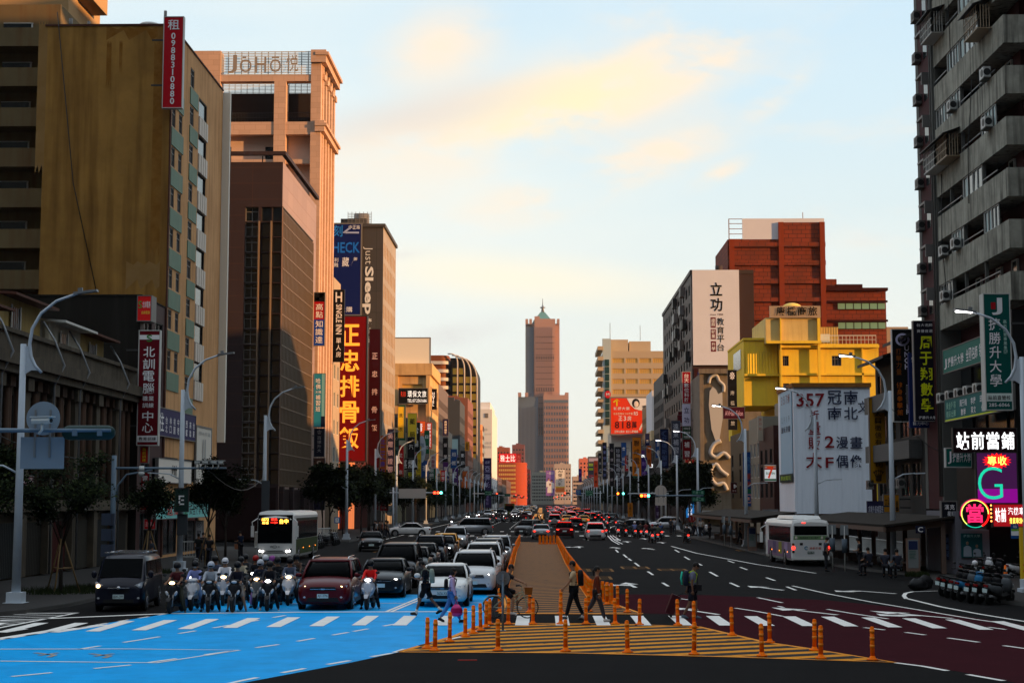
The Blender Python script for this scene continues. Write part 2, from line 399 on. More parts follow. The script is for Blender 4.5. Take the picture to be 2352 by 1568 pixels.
# crosswalk
yb=[(203,1450),(506,1442),(805,1436),(1150,1436),(1600,1436),(1930,1438),(2199,1444),(2400,1452)]
def ybx(X):
 for(a,b_),(c,d)in zip(yb,yb[1:]):
  A,B=G(a,b_),G(c,d)
  if A[0]<=X<=B[0]:return A[1]+(B[1]-A[1])*(X-A[0])/(B[0]-A[0])
 return G(*yb[0])[1]if X<0 else G(*yb[-1])[1]
cw=MB()
X=-9.36-1.22*8
while X<17:
 if not(-3.0<X<-2.0):
  y=ybx(X);l=4.0 if X>-14 else 3.2
  cw.face([(X,y,.014),(X+.42,y,.014),(X+.42,y+l,.014),(X,y+l,.014)])
 X+=1.22
tag(cw.build('crosswalk','mark_white'),kind='structure')
# stop lines and boxes on the left
line([(0,1425),(380,1409),(700,1405.5),(1112,1404)],.30)
line([(660,1386),(1105,1384)],.12);line([(600,1371),(700,1369)],.12)
line([(888,1404),(960,1374),(1000,1354)],.12);line([(900,1404),(972,1374),(1012,1354)],.12)
for k in range(8):line([(-40+k*4,1435-k*3.6+2),(175-k*3,1407+k*2.6-3 if False else 1406+k*0.0+3*k*0)],.12)if False else None
for k in range(7):line([(-30,1412+k*4.2),(178-k*24,1408+k*4.2)],.13)
line([(178,1407),(-40,1449)],.15);line([(-10,1408.5),(178,1407)],.12)
line([(385,1409),(200,1438),(-60,1478)],.12,dash=(.7,.7))
line([(0,1490.5),(300,1490),(550,1493),(360,1522),(0,1518)],.12)
line([(655,1413),(525,1436),(330,1468),(120,1500)],.13,dash=(1.0,1.1))
line([(912,1432),(800,1452),(640,1480),(300,1527),(-40,1560)],.13,dash=(1.0,1.1))
line([(1120,1436),(1060,1462),(930,1490),(900,1500),(700,1535),(560,1562),(500,1575)],.14,dash=(1.0,1.0))
line([(0,1450+17),(60,1449+8),(120,1449)],.4,'mark_white')if False else None
for a in((0,1467,120,1448),(0,1452,50,1444),(120,1452,240,1434)):line([(a[0],a[1]),(a[2],a[3])],.42)
for q in((108,1502),(235,1504)): # worn lane symbols on the blue coat
 line([(q[0]-28,q[1]-3),(q[0]+18,q[1]+2),(q[0]+4,q[1]+7)],.14,'mark_dim');line([(q[0]-18,q[1]+3),(q[0]+26,q[1]-3)],.12,'mark_dim')
# right carriageway
def W2(p):return p
line([(1542,1254),(1600,1270),(1740,1296),(1874,1316)],.14)
line([(1820,1345),(1900,1363),(2000,1382),(2120,1402),(2240,1422),(2330,1435)],.13)
line([(1395,1229),(1406,1241),(1422,1250)],.13);line([(1401,1229),(1412,1240),(1430,1249)],.13);line([(1407,1229),(1425,1241)],.13)
line([(1438,1213),(1455,1222)],.12)
line([(2082,1375),(2076,1368),(2080,1362),(2096,1358.5),(2140,1357),(2190,1356)],.16);line([(2082,1374),(2160,1393),(2250,1410),(2360,1428)],.16)
for a,c,e,f in((1414,1262,1420,1268),(1432,1273,1440,1280),(1458,1292,1468,1300),(1488,1312,1500,1320),(1522,1338,1535,1346),(1435+8,1282,1450,1287),
       (1550,1262,1560,1268),(1572,1278,1584,1285),(1598,1291,1612,1298),(1630,1313,1648,1323),(1677,1338,1697,1347),
       (1672,1287,1686,1292),(1700,1302,1716,1308),(1760,1326,1780,1333),(1807,1347,1828,1355)):
 line([(a,c),(e,f)],.13)
line([(1460,1251),(1540,1300),(1700,1392)],.12,dash=(.01,900))if False else None
for a,c,e,f in((1558,1366+8,1582,1377),(1740,1372,1797,1384),(1788,1392,1800,1395)):line([(a,c),(e,f)],.13)
line([(1688,1396),(1740,1404),(1798,1415)],.13);line([(1900,1399),(1960,1409),(2040,1421)],.13)
line([(1985,1441),(2080,1452),(2200,1468),(2360,1490)],.14,dash=(.95,1.05))
line([(2270,1440),(2352,1451)],.13,dash=(.9,1.0))
line([(2057,1522),(2120,1530),(2240,1552),(2400,1580)],.15,dash=(1.0,.8))
arrow(1448,1343,'l',4.2,1.1,ang=.05);arrow(1757,1350,'s',3.6,1.2,ang=.3);arrow(1990,1358,'t',3.6,1.2,'mark_white',.5)
arrow(1590,1402,'s',4.0,1.3,ang=.35);arrow(1845,1403,'s',4.0,1.3,ang=.42);arrow(2090,1411,'l',4.0,1.3,ang=.5)
arrow(1330,1256,'l',4.6,1.2);arrow(1415,1258+0,'s',4.2,1.3,ang=.1);arrow(1490,1260,'s',4.2,1.3,ang=.15)
for x,y in((1417,1239),(1480,1237),(1350,1239),(1440,1244),(1520,1246)):arrow(x,y,'s',4.4,1.3)
# worn yellow block characters in the lanes
def block(px,py,w,l,m='mark_yellow_worn'):
 x,y=G(px,py)
 for k in range(4):line([(x-w/2,y+l*k/3),(x+w/2,y+l*k/3)],.16,m,world=True)
 for k in range(3):line([(x-w/2+w*k/2,y),(x-w/2+w*k/2,y+l)],.14,m,world=True)
for p in((1352,1312,1.3,3.4),(1382,1312,1.2,3.4),(1378,1330,1.1,2.8),(1462,1298+8,1.4,3.0),(1548,1310,1.4,2.2),(1730,1265,2,2.5),(978,1242,2.2,7),(912,1247,2.0,5),(888,1268,1.9,4)):block(*p)
# far lanes, in world metres, both sides of the median
for X in(-4.3,-7.5,-10.7):line([(X,215),(X,1100)],.14,world=True,dash=(4,6))
for X in(-4.3,-7.5,-10.7):line([(X,118),(X,165)],.14,world=True,dash=(4,6))
for X in(3.4,6.6,9.8,13.0):line([(X,230),(X,1100)],.14,world=True,dash=(4,6))
for Y in(172,196,285,306,480,715):
 X=-14
 while X<15:line([(X,Y),(X,Y+2.6)],.45,world=True);X+=1.3
line([(-XK+2.2,150),(-XK+2.2,700)],.12,world=True);line([(14.6,200),(14.6,700)],.12,world=True)
line([(-14,169),(-.5,169)],.3,world=True);line([(2.4,200),(14.5,200)],.3,world=True)
line([(-.6,205),(-.6,276)],1.2,'mark_yellow',world=True)
line([(-.8,320),(-.8,470)],2.6,'mark_yellow',world=True);line([(-.8,500),(-.8,900)],1.6,'mark_yellow',world=True)
# yellow borders of the hatched islands
line(FR+[FR[0]],.16,'mark_yellow',.012);line(BK+[BK[0]],.16,'mark_yellow',.012)
line([(1150,1409),(1474,1410)],.18,'mark_yellow',.016)
for k,b in K.items():tag(b.build('road_marking',k),kind='structure')
line_red=MB().box(*([G(1076,1516)[0]-.25,G(1076,1516)[0]+.2]+[G(1076,1516)[1]-.03,G(1076,1516)[1]+.03,.0,.02]))
mat('red_scrap',(.4,.02,.01),.6);tag(line_red.build('litter','red_scrap'),'thin scrap of red plastic lying on the bare asphalt in front of the hatched island','litter')
# ---------------- building kit ----------------
def lin(c):return tuple(((x/255)/12.92 if x<=10 else((x/255+.055)/1.055)**2.4)for x in c)
def pm(r,g_,b,e=0,k=1.3,rough=.55):
 """paint material from a photo colour seen in open shade; e > 0 lets a lit sign or lamp give off light"""
 n='paint_%d_%d_%d_%s'%(r,g_,b,e)
 if n in M:return n
 c=tuple(min(.85,x*k)for x in lin((r,g_,b)))
 if e:mat(n,tuple(x*.6 for x in c),rough,emit=lin((r,g_,b)),es=e,spec=.1)
 else:mat(n,c,rough,spec=.12)
 return n
def wb(mb,name,mats,root,off=(0,0,0)):
 """a part whose mesh was written in world metres, parented to an unrotated root"""
 o=mb.build(name,mats,root);o.location=Vector(off)-Vector(root.location);return o
mat('glass_dark',(.010,.013,.015),.12,spec=.5);glass('glass_blue',(.02,.03,.035),.06)
mat('glass_gold',(.85,.52,.13),.3,metal=.25)  # sunset reflection put into the colour of the panes
mat('glass_teal',(.01,.05,.045),.1,spec=1)
mat('frame_white',(.55,.55,.52),.5);mat('frame_dark',(.03,.03,.03),.5);mat('frame_grey',(.18,.17,.16),.5);mat('dark_void',(.006,.006,.006),.9,spec=0)
mat('frame_beige',(.40,.30,.20),.5)
mat('metal_grey',(.22,.23,.24),.45,metal=.4);mat('lamp_pole_white',(.50,.56,.62),.5,noise=(3,.25,(.36,.40,.44)));mat('steel_blue',(.13,.19,.25),.5)
WM={}
def win_mesh(w,h,st):
 k=(round(w,2),round(h,2),st)
 if k in WM:return WM[k]
 fr,gl,nv,nh={'w':('frame_white','glass_dark',2,0),'d':('frame_dark','glass_dark',2,0),'g':('frame_grey','glass_dark',2,1),'b':('frame_grey','glass_blue',3,1),
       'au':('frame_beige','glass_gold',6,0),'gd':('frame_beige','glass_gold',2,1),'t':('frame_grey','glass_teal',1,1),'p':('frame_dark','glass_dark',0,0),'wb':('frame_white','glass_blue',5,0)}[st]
 b=MB();t=min(.07,w*.06)
 b.box(-w/2,w/2,-.05,.02,0,t);b.box(-w/2,w/2,-.05,.02,h-t,h);b.box(-w/2,-w/2+t,-.05,.02,t,h-t);b.box(w/2-t,w/2,-.05,.02,t,h-t)
 for i in range(1,nv):x=-w/2+w*i/nv;b.box(x-t*.4,x+t*.4,-.04,.02,t,h-t)
 for i in range(nh):z=h*.68;b.box(-w/2+t,w/2-t,-.045,.015,z-t*.4,z+t*.4)
 b.face([(-w/2,.03,0),(w/2,.03,0),(w/2,.03,h),(-w/2,.03,h)],1)
 o=b.build('window',[fr,gl]);me=o.data;bpy.data.objects.remove(o);WM[k]=me;return me
FR_={'S':((1,0,0),(0,-1,0),0),'E':((0,1,0),(1,0,0),math.pi/2),'W':((0,-1,0),(-1,0,0),-math.pi/2)}
def facade(root,mb,face,fix,a0,a1,z0,z1,us,vs,st='g',m=0,depth=.22,skip=(),mr=None,cap=100,name='window'):
 """wall on face S (y=fix), E or W (x=fix) from a0 to a1; us, vs: opening intervals (along, up) in world metres; a window in each"""
 if face!='S':depth=min(depth,.11)
 us=sorted(us);vs=sorted(vs);ax,nrm,rz=FR_[face]
 ub=sorted({a0,a1,*[x for q in us for x in q]});vb=sorted({z0,z1,*[x for q in vs for x in q]})
 holes=set()
 for i in range(len(ub)-1):
  for j in range(len(vb)-1):
   if any(abs(ub[i]-q[0])<1e-5 for q in us)and any(abs(vb[j]-q[0])<1e-5 for q in vs):holes.add((i,j))
 S_=-1 if face=='W' else 1
 o=(a0,fix,z0)if face=='S' else(fix,a0 if S_>0 else a0,z0)
 u=(1,0,0)if face=='S' else(0,1,0)
 hs={(i,j)for i,j in holes if(us and(i,j)not in skip)}
 mb.wall(o,u,0,0,nrm,[x-a0 for x in ub],[x-z0 for x in vb],hs,depth,m,mr)
 cnt=root.get('_w',0)
 for(i,j)in sorted(hs):
  w,h=ub[i+1]-ub[i],vb[j+1]-vb[j];me=win_mesh(w,h,st if isinstance(st,str)else st(i,j))
  c=ub[i]+w/2;off=depth-.03
  p=(c,fix+off,vb[j])if face=='S' else((fix-off*nrm[0]),c,vb[j])
  if cnt<cap:
   ob=bpy.data.objects.new(name,me);COL.objects.link(ob);ob.parent=root;ob.location=Vector(p)-Vector(root.location);ob.rotation_euler.z=rz
  else:
   X=STUFF.setdefault(root.name,(MB(),root));Mx=Matrix.Translation(p)@Matrix.Rotation(rz,4,'Z');k0=len(X[0].v)
   X[0].v+=[tuple(Mx@v.co)for v in me.vertices]
   for pl in me.polygons:X[0].f.append(tuple(k0+q for q in pl.vertices));X[0].m.append(pl.material_index);X[0].sm.append(False)
   X[0].mats=[x for x in me.materials]
  cnt+=1
 root['_w']=cnt
STUFF={}
def flush_windows():
 for n,(mb,root)in STUFF.items():
  o=mb.build('window_rows',mb.mats,root);o.location=-Vector(root.location);o['kind']='stuff'
 for o in COL.objects:
  if '_w' in o:del o['_w']
def rng(a,n,w,pitch):return[(a+k*pitch,a+k*pitch+w)for k in range(n)]
def shell(mb,x0,x1,y0,y1,z0,z1,open_=(),m=0):
 """plain faces of a block except those named in open_ (S,E,W), with a flat roof"""
 q={'S':[(x0,y0,z0),(x1,y0,z0),(x1,y0,z1),(x0,y0,z1)],'E':[(x1,y0,z0),(x1,y1,z0),(x1,y1,z1),(x1,y0,z1)],
   'W':[(x0,y1,z0),(x0,y0,z0),(x0,y0,z1),(x0,y1,z1)],'N':[(x1,y1,z0),(x0,y1,z0),(x0,y1,z1),(x1,y1,z1)],'T':[(x0,y0,z1),(x1,y0,z1),(x1,y1,z1),(x0,y1,z1)]}
 for k,f in q.items():
  if k not in open_:mb.face(f,m)
def simple(name,label,x0,x1,y0,y1,h,wm,S=None,E=None,st='g',roof=True,cat='building',group=None,trim=None,z0=0.13,depth=.22):
 """S / E(street face): (columns, rows, window width, window height, first z, end margin) or None"""
 side='E' if x0<0 else 'W';root=thing(name,label,cat,((x0+x1)/2,y0,z0 if z0 else 0),group=group)
 b=MB();shell(b,x0,x1,y0,y1,z0,h,(['S']if S else[])+([side]if E else[]))
 top=h
 def go(face,fix,a0,a1,sp):
  n,rws,w,hh,zf,mg=sp[:6];stl=sp[6]if len(sp)>6 else st
  p=((a1-a0)-2*mg-w)/max(n-1,1);pz=(top-1.2-zf)/rws
  facade(root,b,face,fix,a0,a1,z0,h,rng(a0+mg,n,w,p)if n>1 else[((a0+a1)/2-w/2,(a0+a1)/2+w/2)],rng(zf,rws,hh,pz),stl,depth=depth)
 if S:go('S',y0,x0,x1,S)
 if E:go(side,x1 if side=='E' else x0,y0,y1,E)
 wb(b,'wall',[wm],root)
 if roof:
  r=MB();t=.25
  for q in((x0,x1,y0,y0+t),(x0,x1,y1-t,y1),(x0,x0+t,y0+t,y1-t),(x1-t,x1,y0+t,y1-t)):r.box(*q,h+.003,h+.9)
  cx=x0+(x1-x0)*.45
  r.box(cx-2,cx+1.5,y0+(y1-y0)*.4,y0+(y1-y0)*.4+3,h+.003,h+2.6)
  r.cyl((cx+2.6,y0+(y1-y0)*.3,h),(cx+2.6,y0+(y1-y0)*.3,h+1.8),.7,.7,10)
  wb(r,'roof',[trim or wm],root)
 return root
mat('bracket',(.05,.05,.05),.7)
def sign(label,X0,X1,Z0,Z1,Y,bg_,texts=(),thick=.3,name='shop_sign',face='S',br='',bands=(),frame='frame_grey',group=None,cat='sign',round_=False):
 """signboard; texts: (string, u0, v0, u1, v1, dir, material) in 0..1 with v counted down from the top"""
 w,h=X1-X0,Z1-Z0;rz=FR_[face][2]
 base=((X0+X1)/2,Y,Z0)if face=='S' else(Y,(X0+X1)/2,Z0)
 root=thing(name,label,cat,base,rz,group)
 b=MB()
 if round_:
  n=28;b.rings([[(w/2*math.cos(2*math.pi*k/n),y,h/2+h/2*math.sin(2*math.pi*k/n))for k in range(n)]for y in(0,thick)],0,False)
 else:b.box(-w/2,w/2,0,thick,0,h)
 b.build('panel',bg_,root)
 if frame and not round_:
  f=MB();t=max(.05,min(w,h)*.035)
  f.box(-w/2-t,w/2+t,-.03,thick-.02,-t,-.002);f.box(-w/2-t,w/2+t,-.03,thick-.02,h+.002,h+t);f.box(-w/2-t,-w/2-.002,-.03,thick-.02,0,h);f.box(w/2+.002,w/2+t,-.03,thick-.02,0,h)
  f.build('frame',frame,root)
 for(u0,v0,u1,v1,m)in bands:
  q=MB();q.box(-w/2+w*u0,-w/2+w*u1,-.012,-.002,h*(1-v1),h*(1-v0));q.build('colour_band',m,root)
 by={}
 for t in texts:by.setdefault(t[6],[]).append(t)
 for m,ts in by.items():
  q=MB()
  for t in ts:put_text(q,t[0],-w/2+w*t[1],h*(1-t[4]),-w/2+w*t[3],h*(1-t[2]),t[5],off=min(t[7],.02)if len(t)>7 else.008)
  o=q.build('lettering',m,root,loc=(0,-.035,0))
 if br:
  f=MB();s=-1 if br=='L' else 1;n=max(2,int(h/2.2))
  for k in range(n):
   z=h*(k+.5)/n;f.box(*sorted((s*w/2,s*(w/2+.8))),.08,.16,z-.05,z+.05)
  f.build('bracket','bracket',root)
 return root
def psign(label,x0,y0,x1,y1,Y,bg_,texts=(),**k):
 """signboard facing the camera from its photo corners at a given depth"""
 if 'face' in k and k['face']!='S':
  Xp=Y;A=AX(x0,y0,Xp);B=AX(x1,y0,Xp);bz=AX(x0,y1,Xp)[1]
  return sign(label,min(A[0],B[0]),max(A[0],B[0]),bz,A[1],Xp,bg_,texts,**k)
 A=AY(x0,y0,Y);B=AY(x1,y1,Y);A2=AY(x1,y0,Y)
 return sign(label,A[0],A2[0],B[1],A[1],Y,bg_,texts,**k)
# ---------------- left side of the street ----------------
LX=-24.0
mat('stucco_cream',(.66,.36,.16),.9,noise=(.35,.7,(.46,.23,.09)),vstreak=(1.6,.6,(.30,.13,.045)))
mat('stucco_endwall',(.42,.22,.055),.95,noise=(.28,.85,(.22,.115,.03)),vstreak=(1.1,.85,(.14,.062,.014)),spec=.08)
mat('rust',(.30,.12,.02),.9,noise=(2,.7,(.16,.06,.015)))
mat('concrete_tan',(.17,.125,.06),.9,noise=(.5,.6,(.11,.08,.04)),vstreak=(2,.6,(.12,.05,.015)))
mat('concrete_tan_light',(.42,.27,.13),.9,noise=(.5,.4,(.33,.21,.1)))
mat('wall_dark_render',(.022,.020,.017),.95,noise=(.6,.7,(.022,.019,.017)),vstreak=(2.5,.7,(.034,.031,.027)),spec=.04)
mat('green_panel',(.13,.22,.15),.6,noise=(.9,.6,(.09,.15,.10)),vstreak=(2,.4,(.25,.24,.16)))
mat('white_panel',(.66,.58,.50),.6,vstreak=(3,.5,(.50,.42,.34)))
mat('white_fin',(.80,.76,.66),.7)
mat('stone_old',(.10,.08,.055),.9,noise=(1.1,.7,(.045,.035,.025)),vstreak=(2.5,.7,(.025,.018,.012)))
mat('stone_column',(.085,.045,.028),.9,noise=(1.5,.6,(.05,.03,.02)),vstreak=(3,.5,(.05,.035,.025)))
mat('shed_yellow',(.42,.30,.10),.7,vstreak=(4,.6,(.25,.16,.05)));mat('shed_white',(.50,.47,.38),.7,vstreak=(4,.5,(.30,.25,.17)))
mat('roof_rust',(.10,.035,.02),.8,noise=(2,.6,(.05,.02,.015)))
mat('maroon_tile',(.045,.014,.014),.6)
def corr(b,x0,x1,y0,y1,z0,z1,face='E',p=.3,d=.05,m=0):
 """corrugated sheet wall"""
 n=max(2,int(((y1-y0)if face=='E' else(x1-x0))/p));pts=[]
 for k in range(n*2+1):
  t=k/(n*2);o=d if k%2 else 0
  pts.append((x1+o,y0+(y1-y0)*t)if face=='E' else(x0+(x1-x0)*t,y0-o))
 for a,c in zip(pts,pts[1:]):b.face([(*a,z0),(*c,z0),(*c,z1),(*a,z1)],m)
# old stone arcade with rooftop sheds
r=thing('arcade_building','weathered two storey stone building with fluted pilasters and rooftop sheds behind the left pavement','building',(-30,58,.13))
b=MB();shell(b,-36,-24.4,58,95,.13,10.2,('E',))
us=[];y=58.6
while y<92:us.append((y+1.05,y+1.85));us.append((y+2.55,y+3.3));y+=4.0
facade(r,b,'E',-24.4,58,95,.13,10.2,us,[(4.1,8.6)],'d',depth=.5)
wb(b,'wall',['stone_old'],r)
c=MB();c.box(-24.8,-23.7,57.6,95.3,9.45,9.8);c.box(-24.8,-23.5,57.6,95.4,9.805,10.35);c.box(-24.7,-24.1,57.6,95.2,10.355,11.3);c.box(-24.6,-23.95,57.6,95.1,11.303,11.5);c.box(-24.5,-23.9,57.6,95.1,3.2,3.75)
wb(c,'cornice',['stone_old'],r)
y=58.6;k=0
while y<94:
 p=MB();p.box(-24.4,-24.0,y-.25,y+.45,.2,9.4);p.box(-24.4,-23.85,y-.35,y+.55,8.8,9.4);wb(p,'pier',['stone_old'],r)
 for d in(.8,1.95,2.25,3.45):
  if y+d>94.6:continue
  q=MB();q.cyl((-24.3,y+d,3.8),(-24.3,y+d,8.9),.17,.15,8);q.box(-24.4,-24.05,y+d-.2,y+d+.2,8.902,9.4);wb(q,'column',['stone_column'],r)
 y+=4.0
y=59.4
shc=[pm(40,38,34),pm(60,20,18),pm(52,50,44),pm(34,36,36)]
k=0
while y<94:
 o=MB();corr(o,0,-24.33,y,y+2.9,.2,2.7,'E',.24,.03);wb(o,'roller_shutter',[shc[k%4]],r);k+=1;y+=4.0
for(x0,x1,ya,yb_,z1,m,tilt)in((-31,-25,58,66,14.2,'shed_yellow',.5),(-30,-25.3,74,80.3,14.3,'shed_yellow',.9),(-30,-24.9,80.5,86,13.6,'shed_white',.8),(-30,-25,86.2,91,13.2,'shed_yellow',.4),(-31,-25.4,66.2,73.8,12.8,'roof_rust',.2)):
 o=MB();shell(o,x0,x1,ya,yb_,10.3,z1-tilt,('E','T'));corr(o,x0,x1,ya,yb_,11.0,z1-tilt,'E',.35,.06);corr(o,x0,x1,ya,yb_,10.3,z1-tilt,'S',.35,.06)
 f=wb(o,'rooftop_shed',[m],r)
 q=MB();q.prism([(x0-.2,z1-tilt+.25),(x1+.9,z1-tilt-.15),(x1+.9,z1-tilt-.03),(x0-.2,z1-tilt+.42)],'y',ya-.2,yb_+.2)
 o2=q.build('roof','roof_rust' if m!='shed_white' else 'frame_white',f)
 w=MB();w.box(x1+.02,x1+.1,ya+1.6,ya+2.8,11.8,z1-tilt-.5);o3=w.build('window','glass_dark',f)
 q=MB()
 for a in range(5):q.box(x1+.12,x1+.15,ya+1.6+a*.29,ya+1.64+a*.29,11.8,z1-tilt-.5)
 q.box(x1+.1,x1+.16,ya+1.5,ya+1.6,11.75,z1-tilt-.4);q.box(x1+.1,x1+.16,ya+2.8,ya+2.9,11.75,z1-tilt-.4)
 q.build('window_bars','frame_white',f)
for yy in(70.5,78.2,82.6,90.6):q=MB();q.tube([(-23.85,yy,.2),(-23.85,yy,9.3),(-23.4,yy+.1,10.3),(-24,yy+.3,11.6),(-24.6,yy+.4,12.5)],.055,6);wb(q,'drain_pipe',['metal_grey'],r)
psign('dark fashion shop sign with red script lettering under the stone arcade on the left',168,1108,205+2,1168,-23.7,pm(22,18,20),[('Sindy Sal',.06,.3,.94,.72,'l',pm(150,60,50))],face='E',thick=.2)
psign('maroon and white shop sign under the stone arcade beside the first lamp post',36,1092,76,1112,-23.7,pm(90,25,40),[('鴻運精品',.05,.15,.95,.85,'h',pm(200,190,190))],face='E',thick=.2)
# 北訓 building between
r=thing('narrow_building','narrow dark building with a bare side wall rising above the stone arcade','building',(-30,95.3,.13))
b=MB();shell(b,-45,LX,95.3,101.6,.13,15.9,('S','E'));b.face([(-45,95.3,.13),(LX,95.3,.13),(LX,95.3,15.9),(-45,95.3,15.9)],1)
facade(r,b,'E',LX,95.3,101.6,.13,15.9,[(96.2,98.2),(99,101)],[(.6,3),(4.6,6.4),(7.6,9.4),(10.6,12.4),(13.2,14.8)],'d',m=0,depth=.4)
wb(b,'wall',['maroon_tile','wall_dark_render'],r)
q=MB();q.box(-45.05,-23.95,95.25,101.5,15.903,16.0);wb(q,'roof',['wall_dark_render'],r)
# cream apartment block
r=thing('apartment_building','tall cream apartment building with green panels and a blank brown stucco end wall','building',(-28,101.7,.13))
b=MB();shell(b,-32.2,LX,101.7,118.6,.13,34.4,('S','E','T'))
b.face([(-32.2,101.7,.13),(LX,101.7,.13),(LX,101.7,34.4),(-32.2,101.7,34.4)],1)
rowsA=[(25.3-2.65*k,26.6-2.65*k)for k in range(-2,6)]
rowsB=[(24.0-2.65*k,25.3-2.65*k)for k in range(-3,6)]
facade(r,b,'E',LX,101.7,106.4,10.2,34.4,[(102.3,103.3),(104.3,105.3)],rowsA,'g',depth=.35)
facade(r,b,'E',LX,106.4,110.1,10.2,34.4,[(107.5,108.7)],rowsB,'g',depth=.35)
facade(r,b,'E',LX,110.1,113.1,10.2,34.4,[(110.3,113.0)],[(z-.1,z+1.25)for z,_ in rowsA],'p',depth=.9)
facade(r,b,'E',LX,113.1,118.6,.13,34.4,[],[])
facade(r,b,'E',LX,101.7,113.1,.13,10.2,[(102.2,106),(106.4,112.6)],[(.3,2.9),(5.0,6.5)],'d',depth=.5)
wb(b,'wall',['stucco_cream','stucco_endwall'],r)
for z,_ in rowsA:
 q=MB();q.box(LX,LX+.06,102.1,105.5,z-1.28,z-.1);wb(q,'green_panel',['green_panel'],r)
 q=MB();q.box(LX,LX+.1,110.25,113.05,z-1.4,z-.12)
 for a in range(1,4):q.box(LX+.1,LX+.13,110.25+a*.7-.02,110.25+a*.7+.02,z-1.4,z-.12)
 wb(q,'balcony_panel',['white_panel'],r)
for z,_ in rowsB:
 q=MB();q.box(LX,LX+.06,107.4,109.9,z-1.25,z-.1);wb(q,'green_panel',['green_panel'],r)
q=MB();q.box(-24.4,-23.45,118.62,119.0,8.0,34.3);wb(q,'white_fin',['white_fin'],r)
q=MB();q.box(-32.25,-23.93,101.64,118.6,34.403,34.52);q.box(-23.99,-23.9,101.55,101.8,0.2,34.4);wb(q,'roof',['roof_rust'],r)
q=MB();q.cyl((-31,103,34.6),(-31,103,35.3),.12);q.cyl((-29.8,103,34.6),(-29.8,103,35.1),.1);q.cyl((-24.6,102.4,34.6),(-24.6,102.4,35.6),.1);wb(q,'roof_pipe',['frame_grey'],r)
mat('stain_rust',(.24,.10,.018),.95,noise=(1.5,.9,(.34,.17,.04)),spec=.05);mat('patch_render',(.33,.19,.07),.95,noise=(.8,.8,(.26,.14,.04)),spec=.05)
for(xa_,ya_,xb_,yb2,m_)in((245,60,362,92,'stain_rust'),(246,94,254,205,'stain_rust'),(275,93,280,170,'stain_rust'),(355,96,366,590,'stain_rust'),(90,50,100,400,'patch_render'),(290,600,366,665,'patch_render')):
 ys_=101.694-.003*(ya_%5);A_,B2=AY(xa_,ya_,101.7),AY(xb_,yb2,101.7);q=MB();n_=9;tp=[(A_[0]+(B2[0]-A_[0])*k/n_,A_[1]-.12*((k*7)%3))for k in range(n_+1)];bt_=[(x,B2[1]+.22*((k*5)%4))for k,(x,_)in enumerate(tp)]
 q.face([(x,ys_,z)for x,z in bt_]+[(x,ys_,z)for x,z in tp[::-1]]);wb(q,'stain',[m_],r)
P0,P1,P2=AY(132,28,101.6),AY(168,420,101.6),AY(222,672,101.6)
q=MB();q.tube([(P0[0],101.6,P0[1]),(P1[0],101.6,P1[1]),(P2[0],101.6,P2[1])],.03,5);wb(q,'cable',['frame_dark'],r)
q=MB();q.cyl((-27,108,34.6),(-27,108,36.2),.9,.9,14);q.ell((-27,108,36.2),(.9,.9,.3),14,4);wb(q,'water_tank',['frame_white'],r)
# grey balcony tower behind
r=thing('balcony_tower','tan concrete apartment tower with stacked balconies at the left picture edge','building',(-38,104,.13))
b=MB();shell(b,-48,-32.4,105.3,112,.13,37,());wb(b,'wall',['concrete_tan'],r)
for k in range(13):
 z=34.9-2.7*k
 if z<9:break
 q=MB();q.box(-48,-32.3,103.6,103.85,z-1.25,z+.0);q.box(-48,-32.3,103.85,105.28,z-1.25,z-1.1);wb(q,'balcony',['concrete_tan'],r)
 q=MB();q.box(-36.2,-34.3,105.2,105.28,z+.05,z+.75);w=wb(q,'window',['glass_dark'],r)
 q=MB();q.box(-34.3,-34.22,105.15,105.25,z,z+.8);q.box(-36.2,-34.2,105.15,105.25,z+.75,z+.8);q.build('frame','frame_white',w)
q=MB();q.box(-48,-33.3,110,118,37.003,47);wb(q,'stair_tower',['concrete_tan_light'],r)
q=MB();q.box(-33.3,-32.2,112,116,39.5,42);wb(q,'water_tank',['concrete_tan_light'],r)
for x,wd in((-35.3,'left'),(-33.6,'right')):
 q=MB();q.box(x-.45,x+.45,104,104.5,17.35,18.1);q.cyl((x-.12,103.97,17.72),(x-.12,104.0,17.72),.27,.27,14,1)
 tag(q.build('air_conditioner',['frame_grey','frame_dark']),'boxy air conditioner on a balcony of the tan concrete tower, '+wd+' one of two','air conditioner','air conditioners on the tan tower')
# brown office block
grid_mat('brown_panel',(.045,.030,.031),(.065,.036,.03),3.0,1.5,.04,0,.6,(.3,.4,(.036,.024,.025)),spec=.1)
grid_mat('pale_panel_cladding',(.34,.235,.20),(.25,.15,.11),3.0,1.5,.04,0,.5,(.3,.4,(.28,.19,.17)))  # lit copy of the brown cladding, sunlit tone painted into its colour
r=thing('office_building','dark brown clad office building with a gridded glass curtain wall beside the cream block','building',(-30,146.8,.13))
b=MB();shell(b,-37,LX,146.8,169,.13,35,('S','E'))
facade(r,b,'S',146.8,-37,LX,.13,35,[(-27.45,-26.2),(-25.95,-24.98),(-24.94,-24.05)],[(5.2+1.425*k,6.55+1.425*k)for k in range(18)],lambda i,j:'g' if i==1 else 'p',depth=.3)
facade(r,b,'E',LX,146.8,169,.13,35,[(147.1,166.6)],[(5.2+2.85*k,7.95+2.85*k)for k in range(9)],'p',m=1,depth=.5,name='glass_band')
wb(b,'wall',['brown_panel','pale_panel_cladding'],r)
mat('office_glass',(.03,.03,.026),.14,metal=.25,spec=.4);mat('fin_bronze',(.22,.16,.11),.45,metal=.3)
for k in range(9):
 q=MB();q.box(-24.1,-24.03,147.1,166.6,5.2+2.85*k,7.95+2.85*k);wb(q,'glass_band',['office_glass'],r)
